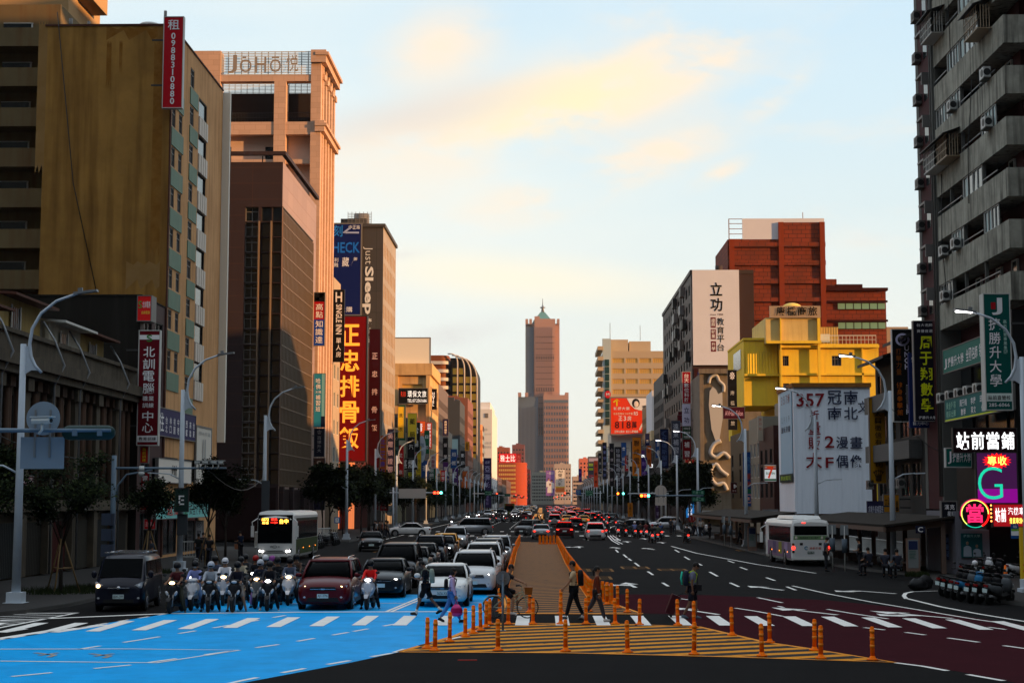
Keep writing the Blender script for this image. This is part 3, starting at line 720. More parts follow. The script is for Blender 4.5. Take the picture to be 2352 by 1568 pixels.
for k in range(25):
 y=147.0+19.6*k/24;q=MB();q.box(-24.0,-23.90,y,y+.10,5.0,30.6);wb(q,'fin',['fin_bronze'],r)
for k in range(19):
 q=MB();z=5.1+1.425*k;q.box(-24.0,-23.93,146.9,166.8,z,z+.1);wb(q,'transom',['fin_bronze'],r)
for x in(-26.1,-24.97):
 q=MB();q.box(x-.06,x+.06,146.35,146.78,5,29.4);wb(q,'fin',['fin_bronze'],r)
q=MB();q.box(-37,-23.7,146.5,146.9,35.6,35.95);q.box(-24.1,-23.7,146.95,169,35.6,35.95)
for x in(-35,-32,-29,-26):q.box(x,x+.1,147,147.1,35,35.6)
wb(q,'roof',['brown_panel'],r)
q=MB();q.box(-37,-24.2,146.7,146.79,.2,4.9);q.box(-24.0,-23.95,147,166,.2,4.8);wb(q,'shop_front',[pm(26,12,12)],r)
for y in(147.2,153,160,166.5):q=MB();q.box(-24,-23.6,y,y+.7,.15,5);wb(q,'pier',['brown_panel'],r)
# tall pink stone tower with roof screen
grid_mat('pink_stone',(.60,.40,.29),(.45,.28,.19),1.2,.6,.02,.5,.75,(.4,.35,(.52,.33,.23)))
mat('pink_plain',(.60,.44,.35),.8,noise=(.4,.3,(.56,.38,.27)))
r=thing('hotel_tower','tall pinkish stone tower with a louvred roof screen behind the brown office building','building',(-30,171.4,.13))
b=MB();shell(b,-35,LX-.6,172.6,183,.13,42.5,('S','E'))
facade(r,b,'S',172.6,-35,LX-.6,.13,42.5,[(-34.9,-33.9),(-30.2,-29.2)],[(40.6-k*3.2,42.2-k*3.2)for k in range(3)],'d',depth=.25)
facade(r,b,'E',LX-.6,172.6,183,.13,42.5,[(173.0+1.9*k,174.1+1.9*k)for k in range(5)],[(6+3.1*k,8.2+3.1*k)for k in range(12)],'gd',depth=.3)
b.box(-35,LX-.6,172.6,183,42.503,44.2);b.box(-35,-24.6,177.5,177.8,44.2,48)
wb(b,'wall',['pink_plain'],r)
b=MB()
for x0,x1 in((-38,-35),(-29.1,-27.8),(-25.1,LX)):b.box(x0,x1,171.4,173.2,.2,49.2 if x1!=LX and x0!=-38 else 52.6)
b.box(-35,-29.1,171.5,172.55,43.3,44.7);b.box(-27.8,-25.1,171.5,172.55,43.3,44.7);b.box(-35,-25.1,171.5,172.5,49.203,49.9)
for z in(40.1,36.7,33.3,29.9):b.box(-35,-29.1,171.7,172.55,z,z+.5);b.box(-27.8,-25.1,171.7,172.55,z,z+.5)
b.box(-40,-38,173,176,.2,51.5)
wb(b,'frame',['pink_stone'],r)
for k in range(5):
 y=171.42+1.1+2.35*k;q=MB();q.box(LX-.55,LX+.1,y,y+.85,5.5,51.2);q.box(LX-.6,LX+.3,y-.1,y+.95,49.6,50.2);wb(q,'pilaster',['pink_stone'],r)
q=MB();q.box(LX-1.1,LX+.55,171.1,183.3,51.22,52.6);q.box(LX-.6,LX+.85,171.0,183.4,52.0,52.35);wb(q,'cornice',['pink_stone'],r);q=MB();q.box(LX-.6,LX+.45,171.2,183.3,43.6,44.8);q.box(LX-.6,LX+.7,171.1,183.4,44.2,44.5);wb(q,'cornice',['pink_stone'],r)
q=MB()
for k in range(15):z=49.95+.18*k;q.box(-35,-25.1,171.6,171.66,z,z+.09)
for k in range(14):x=-35+.73*k;q.box(x,x+.09,171.68,171.8,49.9,52.6)
wb(q,'louvre_screen',['frame_white'],r)
q=MB()
for k in range(16):z=49.4+.17*k;q.box(-37,-25.1,182.5,182.6,z,z+.07)
for k in range(17):x=-37+.7*k;q.box(x,x+.07,182.6,182.7,44.2,52)
wb(q,'louvre_screen',['frame_white'],r)
q=MB();q.box(-35.5,-24.7,174.4,174.6,45.9,48.6);q.box(-36,-24.7,176.2,176.4,44.2,48.2);wb(q,'dark_panel',[pm(40,34,32)],r)
q=MB()
for k in range(60):x=-35+.165*k;q.box(x,x+.03,172.45,172.5,44.7,45.9)
q.box(-35,-25.1,172.43,172.52,45.9,45.97);wb(q,'railing',['frame_dark'],r)
q=MB();put_text(q,'J',-34.2,50.1,-33.2,52.1,'l',off=.005);
for ch,x0,x1,z0,z1 in(('O',-32.9,-31.6,50.15,51.6),('H',-31.2,-30.0,50.15,51.9),('O',-29.6,-28.4,50.15,51.6)):put_text(q,ch,x0,z0,x1,z1,'l',off=.005)
put_text(q,'悦',-27.9,50.1,-26.4,52.2,'h',off=.0);q.box(-29.4,-28.6,0,.05,51.75,51.9);q.box(-32.6,-32.2,0,.05,51.75,51.95)
o=q.build('lettering',pm(128,120,112),r);o.location=Vector((0,171.3,0))-Vector(r.location)
# thin beige building + hotel sign
simple('guesthouse_building','slim beige building behind the black vertical hotel sign',-34,LX,184,190.3,28.5,mat('beige_wall',(.42,.33,.24),.8,noise=(.5,.4,(.34,.26,.18)),vstreak=(2,.4,(.25,.18,.12))).name,S=(3,6,1.2,1.4,5,1),E=(2,7,1.6,1.7,5,.8,'w'))
simple('restaurant_building','low dark building that carries the huge red restaurant sign',-36,LX,206.5,222,24,pm(70,30,25),S=(3,4,1.2,1.4,5,1),E=(4,5,1.8,1.7,5,.8,'d'))
# grey hotel with big banners
grid_mat('slate_panel',(.07,.062,.055),(.03,.027,.024),2.4,3.2,.03,0,.6)
grid_mat('pale_grid',(.36,.31,.25),(.25,.21,.16),3,3.2,.03,0,.6)
r=thing('hotel_building','grey slab hotel building with vertical lettering and tall blue banner on its end','building',(-29,241,.13))
b=MB();shell(b,-35,LX,241,262,.13,45,('S','E'));b.face([(-35,241,.13),(LX,241,.13),(LX,241,45),(-35,241,45)],1)
facade(r,b,'E',LX,241,262,.13,45,rng(242,8,1.1,2.5),rng(6,12,2.2,3.15),'gd',depth=.3)
wb(b,'wall',['pale_grid','slate_panel'],r)
q=MB();q.box(-35,LX+.3,240.8,262,45.003,45.5);q.box(-31,-27,245,249,45.5,47);wb(q,'roof',['slate_panel'],r)
q=MB()
for k in range(9):z=45.6+.25*k;q.box(-29.8,-26.2,244,244.06,z,z+.06)
for k in range(7):x=-29.8+.6*k;q.box(x,x+.06,244,244.1,45.5,47.9)
q.cyl((-28,247,45.5),(-28,247,48),1.2,1.2,14);wb(q,'roof_tank',['frame_grey'],r)
q=MB();put_text(q,'Just',*[AY(834,607,241)[0],AY(834,607,241)[1],AY(856,567,241)[0],AY(856,567,241)[1]],'r',off=-.01);put_text(q,'Sleep',AY(832,725,241)[0],AY(832,722,241)[1],AY(858,625,241)[0],AY(858,612,241)[1],'r',off=.03);put_text(q,'捷絲旅',AY(840,728,241)[0],AY(840,790,241)[1],AY(855,728,241)[0],AY(840,728,241)[1],'v')
o=q.build('lettering',pm(205,205,200),r);o.location=Vector((0,240.9,0))-Vector(r.location)
# blocks just outside the frame on the right, whose shade falls on the near left side
simple('office_building','large plain office block standing out of view to the right of the camera',36,70,22,80,46,pm(90,84,80))
simple('office_building','second plain office block out of view behind the camera on the right',34,80,-60,14,44,pm(80,78,78))
for X0,Y0,Y1,h in((46,88,128,30),(46,130,160,22),(47,162,192,15),(60,194,232,10)):simple('office_building','plain block hidden behind the right street front, '+{88:'nearest',130:'second',162:'third',194:'farthest'}[Y0]+' of four',X0,X0+34,Y0,Y1,h,pm(84,80,76),roof=False)  # hidden blocks added so their shade darkens the lower left fronts
# ---------------- signs and buildings further down the left side ----------------
red,wht,blk=pm(150,14,22),pm(215,210,215),pm(18,16,16)
dred=pm(95,8,16)
lamp_o=mat('neon_orange',(.9,.35,.05),.5,emit=(1,.3,.02),es=.75).name
psign('tall red rental sign with a phone number on the corner of the cream block',378,40,421,247,100.9,pm(165,10,25),[('租',.1,.02,.9,.15,'v',wht),('0988310880',.26,.17,.74,.97,'v',wht,.03)],br='L',frame='frame_white',thick=.4)
psign('small bright red computer school sign on the top corner of the dark narrow building',317,680,347,736,95.0,pm(225,30,30),[('北訓電腦',.36,.2,.98,.5,'h',wht),('自備電腦',.3,.6,.95,.75,'h',pm(240,180,60)),('S',.06,.2,.32,.5,'l',pm(60,140,60))],thick=1.2)
psign('tall dark red vertical computer training sign with white characters by the stone arcade',321,760,367,1021,94.3,pm(92,10,22),[('北訓電腦',.12,.13,.88,.56,'v',wht),('職業',.2,.57,.8,.62,'h',wht),('訓練',.2,.63,.8,.68,'h',wht),('中心',.12,.7,.88,.9,'v',wht),('教育訓練',.06,.93,.94,.965,'h',blk),('S',.36,.035,.64,.095,'l',pm(40,120,50))],bands=[(0,.035,1,.075,wht),(0,.92,1,.975,wht)],br='L',frame='frame_white',thick=.35)
psign('small orange and red strip sign hanging below the tall computer training sign',323,1026,340,1062,94.6,pm(170,30,15),[('職前訓練',.1,.05,.9,.95,'v',pm(230,180,40))],thick=.2)
psign('lower red vertical sign of the computer school half hidden by a street tree',325,1085,343,1170,94.8,pm(120,12,18),[('電腦訓練',.1,.05,.9,.95,'v',wht)],thick=.2)
psign('dark blue bus destination board with white city names on the cream block',364,935,450,998,LX+.15,pm(38,36,78),[('往',.02,.1,.14,.92,'v',wht),('台北',.15,.25,.24,.9,'v',wht),('林口',.26,.25,.34,.9,'v',wht),('桃園',.36,.25,.44,.9,'v',wht),('中壢',.46,.25,.54,.9,'v',wht),('朝馬',.56,.25,.64,.9,'v',wht),('西螺',.69,.25,.77,.9,'v',wht),('高雄',.80,.25,.87,.9,'v',wht),('台東',.90,.25,.97,.9,'v',wht)],face='E',thick=.15)
psign('large pale wall banner with faint grey tower drawing on the cream block',452,980,486,1110,LX+.15,pm(190,185,175),[('國光客運',.1,.06,.9,.14,'h',pm(150,150,148)),('Ⅱ',.4,.2,.6,.75,'l',pm(150,150,148))],face='E',thick=.12)
psign('white arched panel with a bus company emblem above the ticket office',364,1052,440,1106,LX+.25,pm(205,198,188),[('卅',.35,.2,.55,.75,'h',blk)],face='E',thick=.2)
psign('turquoise travel company banner with red and green cartoon lettering over the ticket office',358,1150,478,1191,LX+.6,pm(120,190,185),[('返鄉',.18,.12,.42,.9,'h',pm(190,50,45)),('旅遊',.43,.12,.58,.9,'h',pm(40,120,70)),('安全便捷舒適',.60,.15,.99,.88,'h',pm(45,45,48))],face='E',thick=.4,bands=[])
psign('small red banner hanging at the kerb by a street tree before the ticket office',332,1192,357,1214,92,pm(170,25,30),[('返鄉專車',.1,.2,.9,.8,'h',pm(210,150,150))],thick=.08)
psign('white vertical bus company sign standing beside the ticket office door',450,1196,466,1266,112,wht,[('國光客運',.2,.3,.8,.95,'v',pm(60,60,70)),('⊕',.2,.04,.8,.2,'l',pm(50,50,80))],thick=.2)
# column of signs past the brown office
psign('red and blue vertical cram school sign topped by an orange checker on the brown office',722,672,746,793,168,red,[('高點',.1,.2,.9,.49,'v',wht),('知識達',.1,.52,.9,.97,'v',wht),('高',.08,.03,.46,.1,'h',blk),('點',.54,.09,.92,.16,'h',blk)],bands=[(0,.51,1,1,pm(20,60,150)),(0,0,1,.17,blk),(.5,.015,.92,.085,pm(230,140,30)),(.08,.085,.5,.155,pm(230,140,30))],br='L')
psign('light blue vertical tutoring sign with white characters on the side of the brown office',722,858,747,980,168,pm(35,120,150),[('哈佛',.12,.08,.62,.3,'v',wht),('文理',.1,.32,.66,.37,'h',wht),('補習班',.12,.39,.62,.72,'v',wht)],bands=[(.7,0,1,.8,pm(110,165,175)),(.66,.8,1,1,pm(20,30,55))],br='L')
psign('near black vertical school sign with grey characters below the light blue tutoring sign',722,984,745,1048,168,pm(24,26,38),[('百博升大',.22,.26,.78,.86,'v',pm(130,128,130)),('♔',.3,.04,.7,.2,'l',pm(120,118,120))],br='L')
psign('dark maroon vertical bank sign with faint white characters at tree height',720,1052,746,1170,168,pm(48,14,26),[('兆豐銀行',.25,.22,.75,.74,'v',pm(140,130,132)),('S',.3,.05,.7,.17,'l',pm(170,150,130))],bands=[(0,0,1,.2,pm(70,42,30)),(0,.75,1,1,pm(30,26,44))],br='L')
psign('black vertical hotel sign with white latin lettering over the slim beige building',766,666,791,830,183.6,blk,[('SINGLE INN',.25,.2,.8,.62,'r',wht,.03),('單人房',.25,.66,.78,.95,'v',wht),('H',.2,.03,.8,.17,'l',wht,.03)],br='L',frame='frame_dark')
psign('huge red restaurant sign with glowing orange characters reading 正忠排骨飯',777,727,842,1058,205,pm(110,7,9),[('正忠排骨飯',.03,.04,.82,.93,'v',lamp_o,.03)],frame='frame_dark',thick=1.2)
psign('tall narrow dark maroon sign repeating the restaurant name in pale characters',849,756,874,1073,224,pm(52,6,12),[('正忠排骨飯',.2,.13,.8,.78,'v',pm(200,170,165),.02)],br='L',frame='frame_dark',thick=.6)
psign('tall blue hotel banner with lighter blue letters on the grey slab hotel',745,515,829,722,240.4,pm(14,26,80),[('刻',.22,.0,.52,.15,'h',pm(40,120,200)),('CHECK',.02,.2,.98,.32,'l',pm(30,100,185),.03),('藏御',.48,.36,.92,.48,'h',wht),('利融',.27,.37,.4,.48,'v',wht),('中正路',.66,.01,.98,.06,'h',wht),('就購',.42,.91,.8,.98,'h',wht),('←',.5,.03,.95,.16,'l',pm(150,160,190))],thick=.25)
# red lit columns of the restaurant front
q=MB();
for x in(-26.5,-24.6):q.box(x,x+.7,205.2,205.6,.2,8.6)
tag(q.build('lit_column',mat('lit_orange',(.5,.15,.05),.5,emit=(1,.25,.08),es=.55).name),'pair of softly glowing orange columns under the huge red restaurant sign','column')
# low shops 262..340
simple('shop_building','low pale building with a blank whitish upper wall under the signs past the hotel',-33,LX,264,285,14.8,pm(120,116,92),S=None,E=(6,3,1.6,1.6,4,1,'d'))
simple('shop_building','low dark shop building between the pale wall and the gold lit corner building',-34,LX,285.5,312,17.5,pm(60,52,44),E=(8,4,1.8,1.6,4,1,'d'))
simple('shop_building','cluttered dark building right in front of the gold lit corner building',-34,LX,312.5,343,15.0,pm(52,46,42),S=(4,3,1.4,1.5,4,1,'d'),E=(8,3,1.8,1.6,4,1,'d'))
r=thing('corner_hotel','gold lit corner building with an open crown, a picture window and hotel signs','building',(-28,344,.13))
mat('old_render',(.70,.45,.20),.9,noise=(.5,.6,(.5,.30,.12)),vstreak=(1.2,.6,(.34,.17,.06)))
b=MB();shell(b,-38,LX,344,372,.13,30.5,('S','E'))
facade(r,b,'S',344,-38,LX,.13,30.5,[(-36.5,-35),(-30,-25.6)],[(8,11),(12,20),(24.2,28.6)],lambda i,j:'gd' if i>1 else 'd',depth=.4)
facade(r,b,'E',LX,344,372,.13,30.5,rng(346,7,2,3.6),rng(6,7,2,3.4),'d',depth=.4)
wb(b,'wall',['old_render'],r)
q=MB();q.box(-38.3,LX+.5,343.3,372,30.5,33.0);q.box(-31.6,-30.8,343.4,343.98,3,30.45);q.box(-24.8,-24.0,343.4,343.98,3,30.45);wb(q,'crown',['old_render'],r)
psign('blank off white rooftop billboard above the gold lit corner building',890,777,987,843,345,pm(225,205,190),(),thick=.8,name='billboard',cat='billboard')
psign('black hotel sign with white characters and phone number across the gold lit corner building',916,892,982,926,342.6,blk,[('環保文旅',.3,.12,.97,.62,'h',mat('sign_white_lit',(.8,.8,.8),.5,emit=(1,.95,.85),es=.5).name),('TEL:07.2361666',.3,.7,.97,.92,'l','sign_white_lit'),('R10',.08,.2,.24,.55,'l',pm(230,60,30,.4))])
psign('small black vertical HOTEL sign on the corner beside the wide black hotel sign',988,893,1003,940,350,blk,[('HOTEL',.2,.15,.8,.85,'v','sign_white_lit')],br='L')
psign('orange red school signboard with white brush characters 求精 on the gold lit corner building',926,967,977,994,342,pm(235,80,25,.45),[('求精',.1,.1,.9,.9,'h','sign_white_lit')])
psign('orange strip sign with three white characters left of the 求精 signboard',911,967,925,994,342,pm(225,60,25,.35),[('托福雅',.15,.05,.85,.95,'v','sign_white_lit')])
psign('orange vertical sign with small white characters right of the 求精 signboard',979,970,992,1030,342,pm(220,70,25,.3),[('留學夢想的起點',.15,.03,.85,.97,'v','sign_white_lit')])
# street level sign thicket, left
def vs_(label,x0,y0,x1,y1,Y,bgc,txt,tc,d='v',**k):psign(label,x0,y0,x1,y1,Y,bgc,[(txt,.12,.04,.88,.96,d,tc)],br=k.pop('br','L'),**k)
vs_('tall maroon bookshop sign with pink characters standing out from the low shops',943,1000,958,1074,300,pm(95,20,45),'五南文化廣場',pm(210,130,150))
vs_('second darker maroon bookshop sign just right of and below the first',958,1040,972,1118,310,pm(80,10,30),'五南文化廣場',pm(180,110,120))
vs_('yellow sign with two black characters above the pink language school sign',938,1078,951,1104,290,pm(225,215,40),'偉文',blk)
vs_('bright pink vertical language school sign at street level on the left',936,1108,951,1148,290,pm(190,30,110),'文理補習班',wht)
vs_('dark orange vertical business school sign with purple characters and rounded foot',871,1000,888,1148,236,pm(150,72,20),'北二工商科補習班',pm(75,60,140))
vs_('dark navy vertical cram school sign with pale characters',888,985,906,1152,250,pm(26,26,52),'美爾頓證照檢定班',pm(140,130,160))
vs_('dark teal narrow sign with a ring emblem on top beside the navy cram school sign',906,990,916,1155,262,pm(20,60,55),'◎地球村美日語',pm(100,130,140))
vs_('black restaurant sign with white brush writing 湛燃',876+38,1052,958,1078,281,blk,'湛燃',wht,'h')
vs_('white hearing aid sign with dark red characters',989,1044,1001,1075,330,pm(200,180,175),'助聽器',pm(130,20,30))
vs_('red vertical clinic sign with white characters next to the small green signs',1012,1080,1023,1155,352,pm(170,20,35),'邱育德整型外科',wht)
vs_('small red oblong sign reading 達55 above the green class sign',970,1090,986,1102,320,pm(180,15,25),'達55',wht,'h')
vs_('green and white class sign over the left pavement',970,1118,1000,1134,325,pm(15,60,35),'日語班',wht,'h')
vs_('black and white square sign with the character 山',990,1104,1000,1118,330,blk,'山',wht,'h')
vs_('dark blue vertical sign behind the red clinic sign',1024,1092,1032,1150,372,pm(40,45,90),'中信保險',pm(170,170,190))
vs_('small purple vertical sign low beside the pink language school sign',928,1112,935,1146,288,pm(90,30,110),'英日語',wht)
vs_('red plaque with white character 北 over the left pavement',873,1148,892,1172,222,pm(150,15,25),'北一',pm(210,190,190))
vs_('dark red narrow sign next to the lamp post with white characters 品',857,1110,870,1170,218,pm(85,12,20),'品田牧場',pm(190,150,150))
vs_('yellow and orange lit board on the left further down',1068,1014,1078,1035,445,pm(200,130,30),'飯',blk,'h')
psign('round blue black sign with pink characters 蝦 and a red shrimp',945,1096,972,1124,296,pm(14,12,40),[('蝦',.15,.25,.5,.65,'h',pm(230,80,160,.5)),('♨',.5,.35,.85,.75,'l',pm(230,20,30,.5))],round_=True,thick=.3)
psign('round white café sign half hidden by the left trees',885,1160,908,1184,228,pm(150,160,160),[('Cafe',.15,.3,.85,.6,'l',pm(50,110,120))],round_=True,thick=.2)
psign('tall white oval sign between the maroon bookshop signs',960,1000,978,1062,306,pm(165,175,185),[('咖啡',.2,.2,.8,.8,'v',pm(90,110,130))],round_=True,thick=.2)
vs_('white number board reading 52749',972,1060,990,1072,318,pm(220,210,190),'52749',pm(110,60,50),'l')
# next blocks
simple('apartment_building','brown grey apartment building with a small dark blue sign on its end',-33,LX,373,410,30,pm(98,86,80),S=(2,6,1.6,1.6,6,1.2,'d'),E=(9,7,2,1.8,6,1.2,'d'))
psign('small dark blue vertical sign on the brown grey apartment building',1025-8,962,1032-2,1000,372,pm(28,30,70),[('高雄市議會',.2,.1,.8,.9,'v',wht)])
simple('patchwork_building','narrow building with a patchy mottled plaster end wall',-31,LX,412,430,20.5,mat('patchy',(.25,.19,.12),.9,noise=(.9,.9,(.42,.40,.38))).name,E=(4,4,2,1.8,5,1.2,'d'))
simple('dark_building','slim dark grey building with a pale lower panel',-31,LX,470,500,32,pm(62,64,66),S=(2,2,1.5,2,4,1.5,'d'),E=(7,6,2,1.8,6,1.2,'d'))
psign('tall pale blue advertising panel on the slim dark grey building',1035,1008,1052,1070,469.5,pm(150,175,175),[('雲',.3,.75,.7,.95,'h',pm(110,150,160))],thick=.3)
simple('apartment_building','low reddish brown building at the foot of the curved tower',-34,LX,520,560,36,pm(120,76,60),S=(4,8,1.4,1.6,6,1.2,'d'),E=(9,8,2,1.8,6,1.2,'d'))
# round orange building with bands of windows
r=thing('rounded_building','small orange brick building with a rounded corner and gold windows','building',(-27,640,.13));b=MB()
mat('orange_tile',(.62,.27,.12),.8)
def rnd(x0,x1,y0,y1,rr,n=8):return[(x0,y0)]+[(x1-rr+rr*math.sin(t),y0+rr-rr*math.cos(t))for t in[math.pi/2*k/n for k in range(n+1)]]+[(x1,y1),(x0,y1)]
b.prism(rnd(-36,LX,640,668,4),'z',.13,34);wb(b,'wall',['orange_tile'],r)
for k in range(8):
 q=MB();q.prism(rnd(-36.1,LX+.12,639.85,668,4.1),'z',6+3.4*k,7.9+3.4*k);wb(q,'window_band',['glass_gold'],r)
q=MB()
for k in range(26):
 t=k/26;
 p=(-35.5+k*.62,639.8)if k<14 else(-28+4.15*math.sin((k-13)/13*1.5),644-4.15*math.cos((k-13)/13*1.5))
 q.box(p[0]-.12,p[0]+.12,p[1]-.12,p[1]+.12,5.9,31.8)
wb(q,'mullion',['orange_tile'],r)
q=MB();q.cyl((-27,642,34),(-27,642,39),.08);q.box(-26.95,-25.6,641.98,642.02,38,39);wb(q,'flag',[pm(200,30,30)],r)
# curved residential tower with arcs
r=thing('curved_tower','curved residential tower with white balcony bands and gold glass between arched ribs','building',(-33,600,.13))
b=MB();mat('tower_white',(.62,.58,.54),.6);mat('gold_curtain',(.95,.52,.06),.35,metal=.2)  # gold stands for the sun's reflection, painted into the glazing
for k in range(17):
 z=5+3.1*k;q=MB();q.prism(rnd(-46,-34.5,600,640,3),'z',z,z+1.2);wb(q,'balcony_band',['tower_white'],r)
b.prism(rnd(-45.5,-35,600.8,640,3),'z',.13,58);wb(b,'core',[pm(110,62,30)],r)
b=MB();prof=[(-34.3,.13),(-34.3,57)]+[(-24.5-6+6*math.sin(t),51+6*math.cos(t))for t in[math.pi/2*k/8 for k in range(9)]]+[(-24.5,.13)]
b.prism(prof,'y',601.2,640);wb(b,'body',[pm(35,28,22)],r)
for i,x in enumerate((-33.4,-31,-28.5,-26.2)):
 for k in range(15):
  z=6+3.2*k
  if x>-29 and z>48:continue
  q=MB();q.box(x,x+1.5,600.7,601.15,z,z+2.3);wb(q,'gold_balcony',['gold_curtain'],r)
for i,(xb,rr)in enumerate(((-31.6,2.2),(-29.0,3.2),(-26.6,4.2),(-24.3,5.2))):
 top=58.5-i*.6;pts=[(xb,600.3,.2),(xb,600.3,top-rr*1.6)]+[(xb-rr+rr*math.cos(t),600.3,top-rr*1.6+rr*1.6*math.sin(t))for t in[math.pi/2*k/6 for k in range(1,7)]]+[(xb-rr-1.5,600.3,top)]
 q=MB();q.tube(pts,.28,6);wb(q,'arched_rib',['tower_white'],r)
# white printed building
r=thing('white_building','tall white building printed with faint grey company names','building',(-30,772,.13))
b=MB();mat('clean_white',(.74,.74,.74),.7);shell(b,-34,LX,772,862,.13,47.5);b.box(-34,-25,775,850,47.5,51);wb(b,'wall',['clean_white'],r)
q=MB();q.box(-34.5,-30.2,771.5,772,16,51);wb(q,'pale_panel',[pm(170,200,205)],r)
q=MB();q.box(-27.5,-25.8,771.8,771.95,43.4,45.5);wb(q,'window',['frame_grey'],r)
q=MB()
for t,u0,u1,z0,z1,d in(('明森建築',-30,-26,37,38.4,'h'),('STEEL STRUCTURE',-30,-24.3,35.2,35.9,'l'),('台灣光罩',-27.5,-24.3,30.5,32,'h'),('雷射銲接',-27.5,-24.3,28.7,30.1,'h'),('明專利',-30,-27,26,27.2,'h'),('LASERWELDING',-30,-24.3,22.8,23.8,'l'),('STEEL PATENT',-30,-24.3,16.8,17.8,'l'),('鋼住宅',-28,-24.3,13.8,15.2,'h')):put_text(q,t,u0,z0,u1,z1,d)
o=q.build('lettering',pm(165,168,170),r);o.location=Vector((0,771.9,0))-Vector(r.location)
psign('tall dark purple vertical sign with grey characters 亞灣城 in front of the white building',1112-1,1052,1128,1165,520,pm(38,24,62),[('名軒',.15,.05,.85,.12,'h',pm(160,150,180)),('亞灣城',.1,.14,.9,.62,'v',pm(160,150,185)),('訂購電話',.3,.66,.7,.95,'v',pm(130,110,160))],frame='frame_dark')
vs_('grey vertical sign with dark characters beside the orange rounded building',1048,1064,1056,1102,500,pm(120,140,150),'貝爾',pm(40,44,60))
vs_('pink and white banner beside the orange rounded building',1058,1044,1068,1095,520,pm(190,110,140),'美髮',pm(120,30,60))
vs_('small violet price board on the slim dark grey building',1040,1044,1052,1056,466,pm(80,60,130),'4797',wht,'l')
for i,(Y0,Y1,h,c,lb)in enumerate(((432,468,12,(70,62,52),'low dark shophouse between the patchy wall and the slim grey building'),(562,598,18,(80,70,64),'low dull shophouse before the curved tower'),(672,770,16,(78,66,58),'long low row building between the rounded and white buildings'),(868,960,16,(88,62,50),'low building just behind the white printed building'),(965,1080,13,(60,54,50),'low dark building far down the left side of the avenue'),(1085,1240,17,(84,60,48),'farthest brown building of the left row'))):
 simple('shophouse',lb,-36,LX,Y0,Y1,h,pm(*c),S=(4,3,1.6,1.6,4,1.4,'d'),E=(10,3,2.4,1.8,4,1.4,'d'))
# more small signs crowding both street fronts
rz_=random.Random(77);cols=[('red',(150,20,24)),('maroon',(80,14,24)),('navy',(24,30,70)),('blue',(28,70,130)),('green',(20,80,50)),('orange',(190,90,24)),('yellow',(200,170,40)),('black',(20,20,22)),('white',(180,178,176)),('purple',(70,34,100))]
wrd=['眼鏡行','牙醫','鐘錶','旅行社','茶坊','書局','診所','銀樓','手機','咖啡','洗衣','藥局','美髮','影印','當舖','汽車','珠寶','相館','便當','火鍋','花店','補教','留學','日語','會計','電腦','瑜珈','音樂','健康','不動產','投資','保險','印章','彩券','鞋店','服飾','鋼琴','水果','豆漿','牛排','麵館','素食','中藥','按摩']
eng='optician,dentist,watchmaker,travel agent,tea house,bookshop,clinic,silversmith,phone shop,coffee bar,laundry,pharmacy,hairdresser,copy shop,pawnbroker,car dealer,jeweller,photo studio,lunch box shop,hotpot house,florist,tutoring school,study abroad office,Japanese class,accountant,computer shop,yoga room,music school,health centre,estate agent,investment office,insurance office,seal engraver,lottery shop,shoe shop,clothes shop,piano class,fruit stand,soy milk shop,steak house,noodle house,vegetarian kitchen,herbal pharmacy,massage parlour'.split(',')
for i,w_ in enumerate(wrd):
 side=-1 if i<24 else 1;n,c=cols[rz_.randrange(10)];Y=258+rz_.random()*(230 if side<0 else 260);z=rz_.uniform(5.5,14);wd,hh=rz_.uniform(.9,1.6),rz_.uniform(2.5,6.5);x=(-23.8+rz_.random()*.6)if side<0 else(22.2-rz_.random()*.6+.6)
 sign(f'{n} upright {eng[i]} sign reading {w_} in the {"left" if side < 0 else "right"} street front',x,x+wd,z,z+hh,Y,pm(*c),[(w_,.14,.05,.86,.95,'v',blk if n in('yellow','white','orange')else wht)],br='L' if side<0 else 'R')
for k,(Y0,Y1,h)in enumerate(((350,420,34),(430,520,32),(530,620,30),(700,850,26),(860,1050,24))):simple('office_building',f'plain block hidden behind the far right street front, {["first", "second", "third", "fourth", "fifth"][k]} of five',52,84,Y0,Y1,h,pm(84,80,76),roof=False)  # unseen filler blocks, put in to shade the far left fronts
# ---------------- right side of the street ----------------
RX=25.0
mat('concrete_band',(.38,.37,.31),.9,noise=(.7,.8,(.15,.145,.12)),vstreak=(2.6,.95,(.055,.05,.04)),bump=5)
mat('maroon_wall',(.060,.014,.016),.8,noise=(1,.5,(.04,.010,.012)))
mat('grey_post',(.12,.12,.11),.8)
mat('brick_red',(.23,.036,.01),.85);grid_mat('brick_red_wall',(.25,.042,.014),(.06,.016,.01),1.5,.75,.05,.5,.85,(.25,.6,(.10,.028,.012)))
mat('yellow_wall',(.88,.62,.05),.8,noise=(.7,.6,(.76,.50,.04)),vstreak=(1.8,.45,(.55,.36,.06)));mat('yellow_pale',(.68,.52,.20),.8,noise=(.7,.6,(.58,.42,.15)),vstreak=(1.8,.5,(.42,.28,.09)))
mat('blue_white_steel',(.80,.88,.98),.5,vstreak=(2.2,.35,(.48,.55,.64)));mat('relief_concrete',(.20,.17,.135),.9,noise=(1,.5,(.12,.10,.08)),vstreak=(2,.6,(.09,.075,.06)))
mat('relief_white',(.45,.45,.46),.7);mat('white_sheet',(.70,.72,.80),.6,noise=(.3,.4,(.60,.62,.70)))
mat('dark_tile',(.035,.033,.031),.8,noise=(1.5,.5,(.02,.019,.018)));grid_mat('grey_tile',(.10,.10,.096),(.06,.06,.06),.25,.12,.01,0,.7,(.6,.5,(.08,.08,.08)))
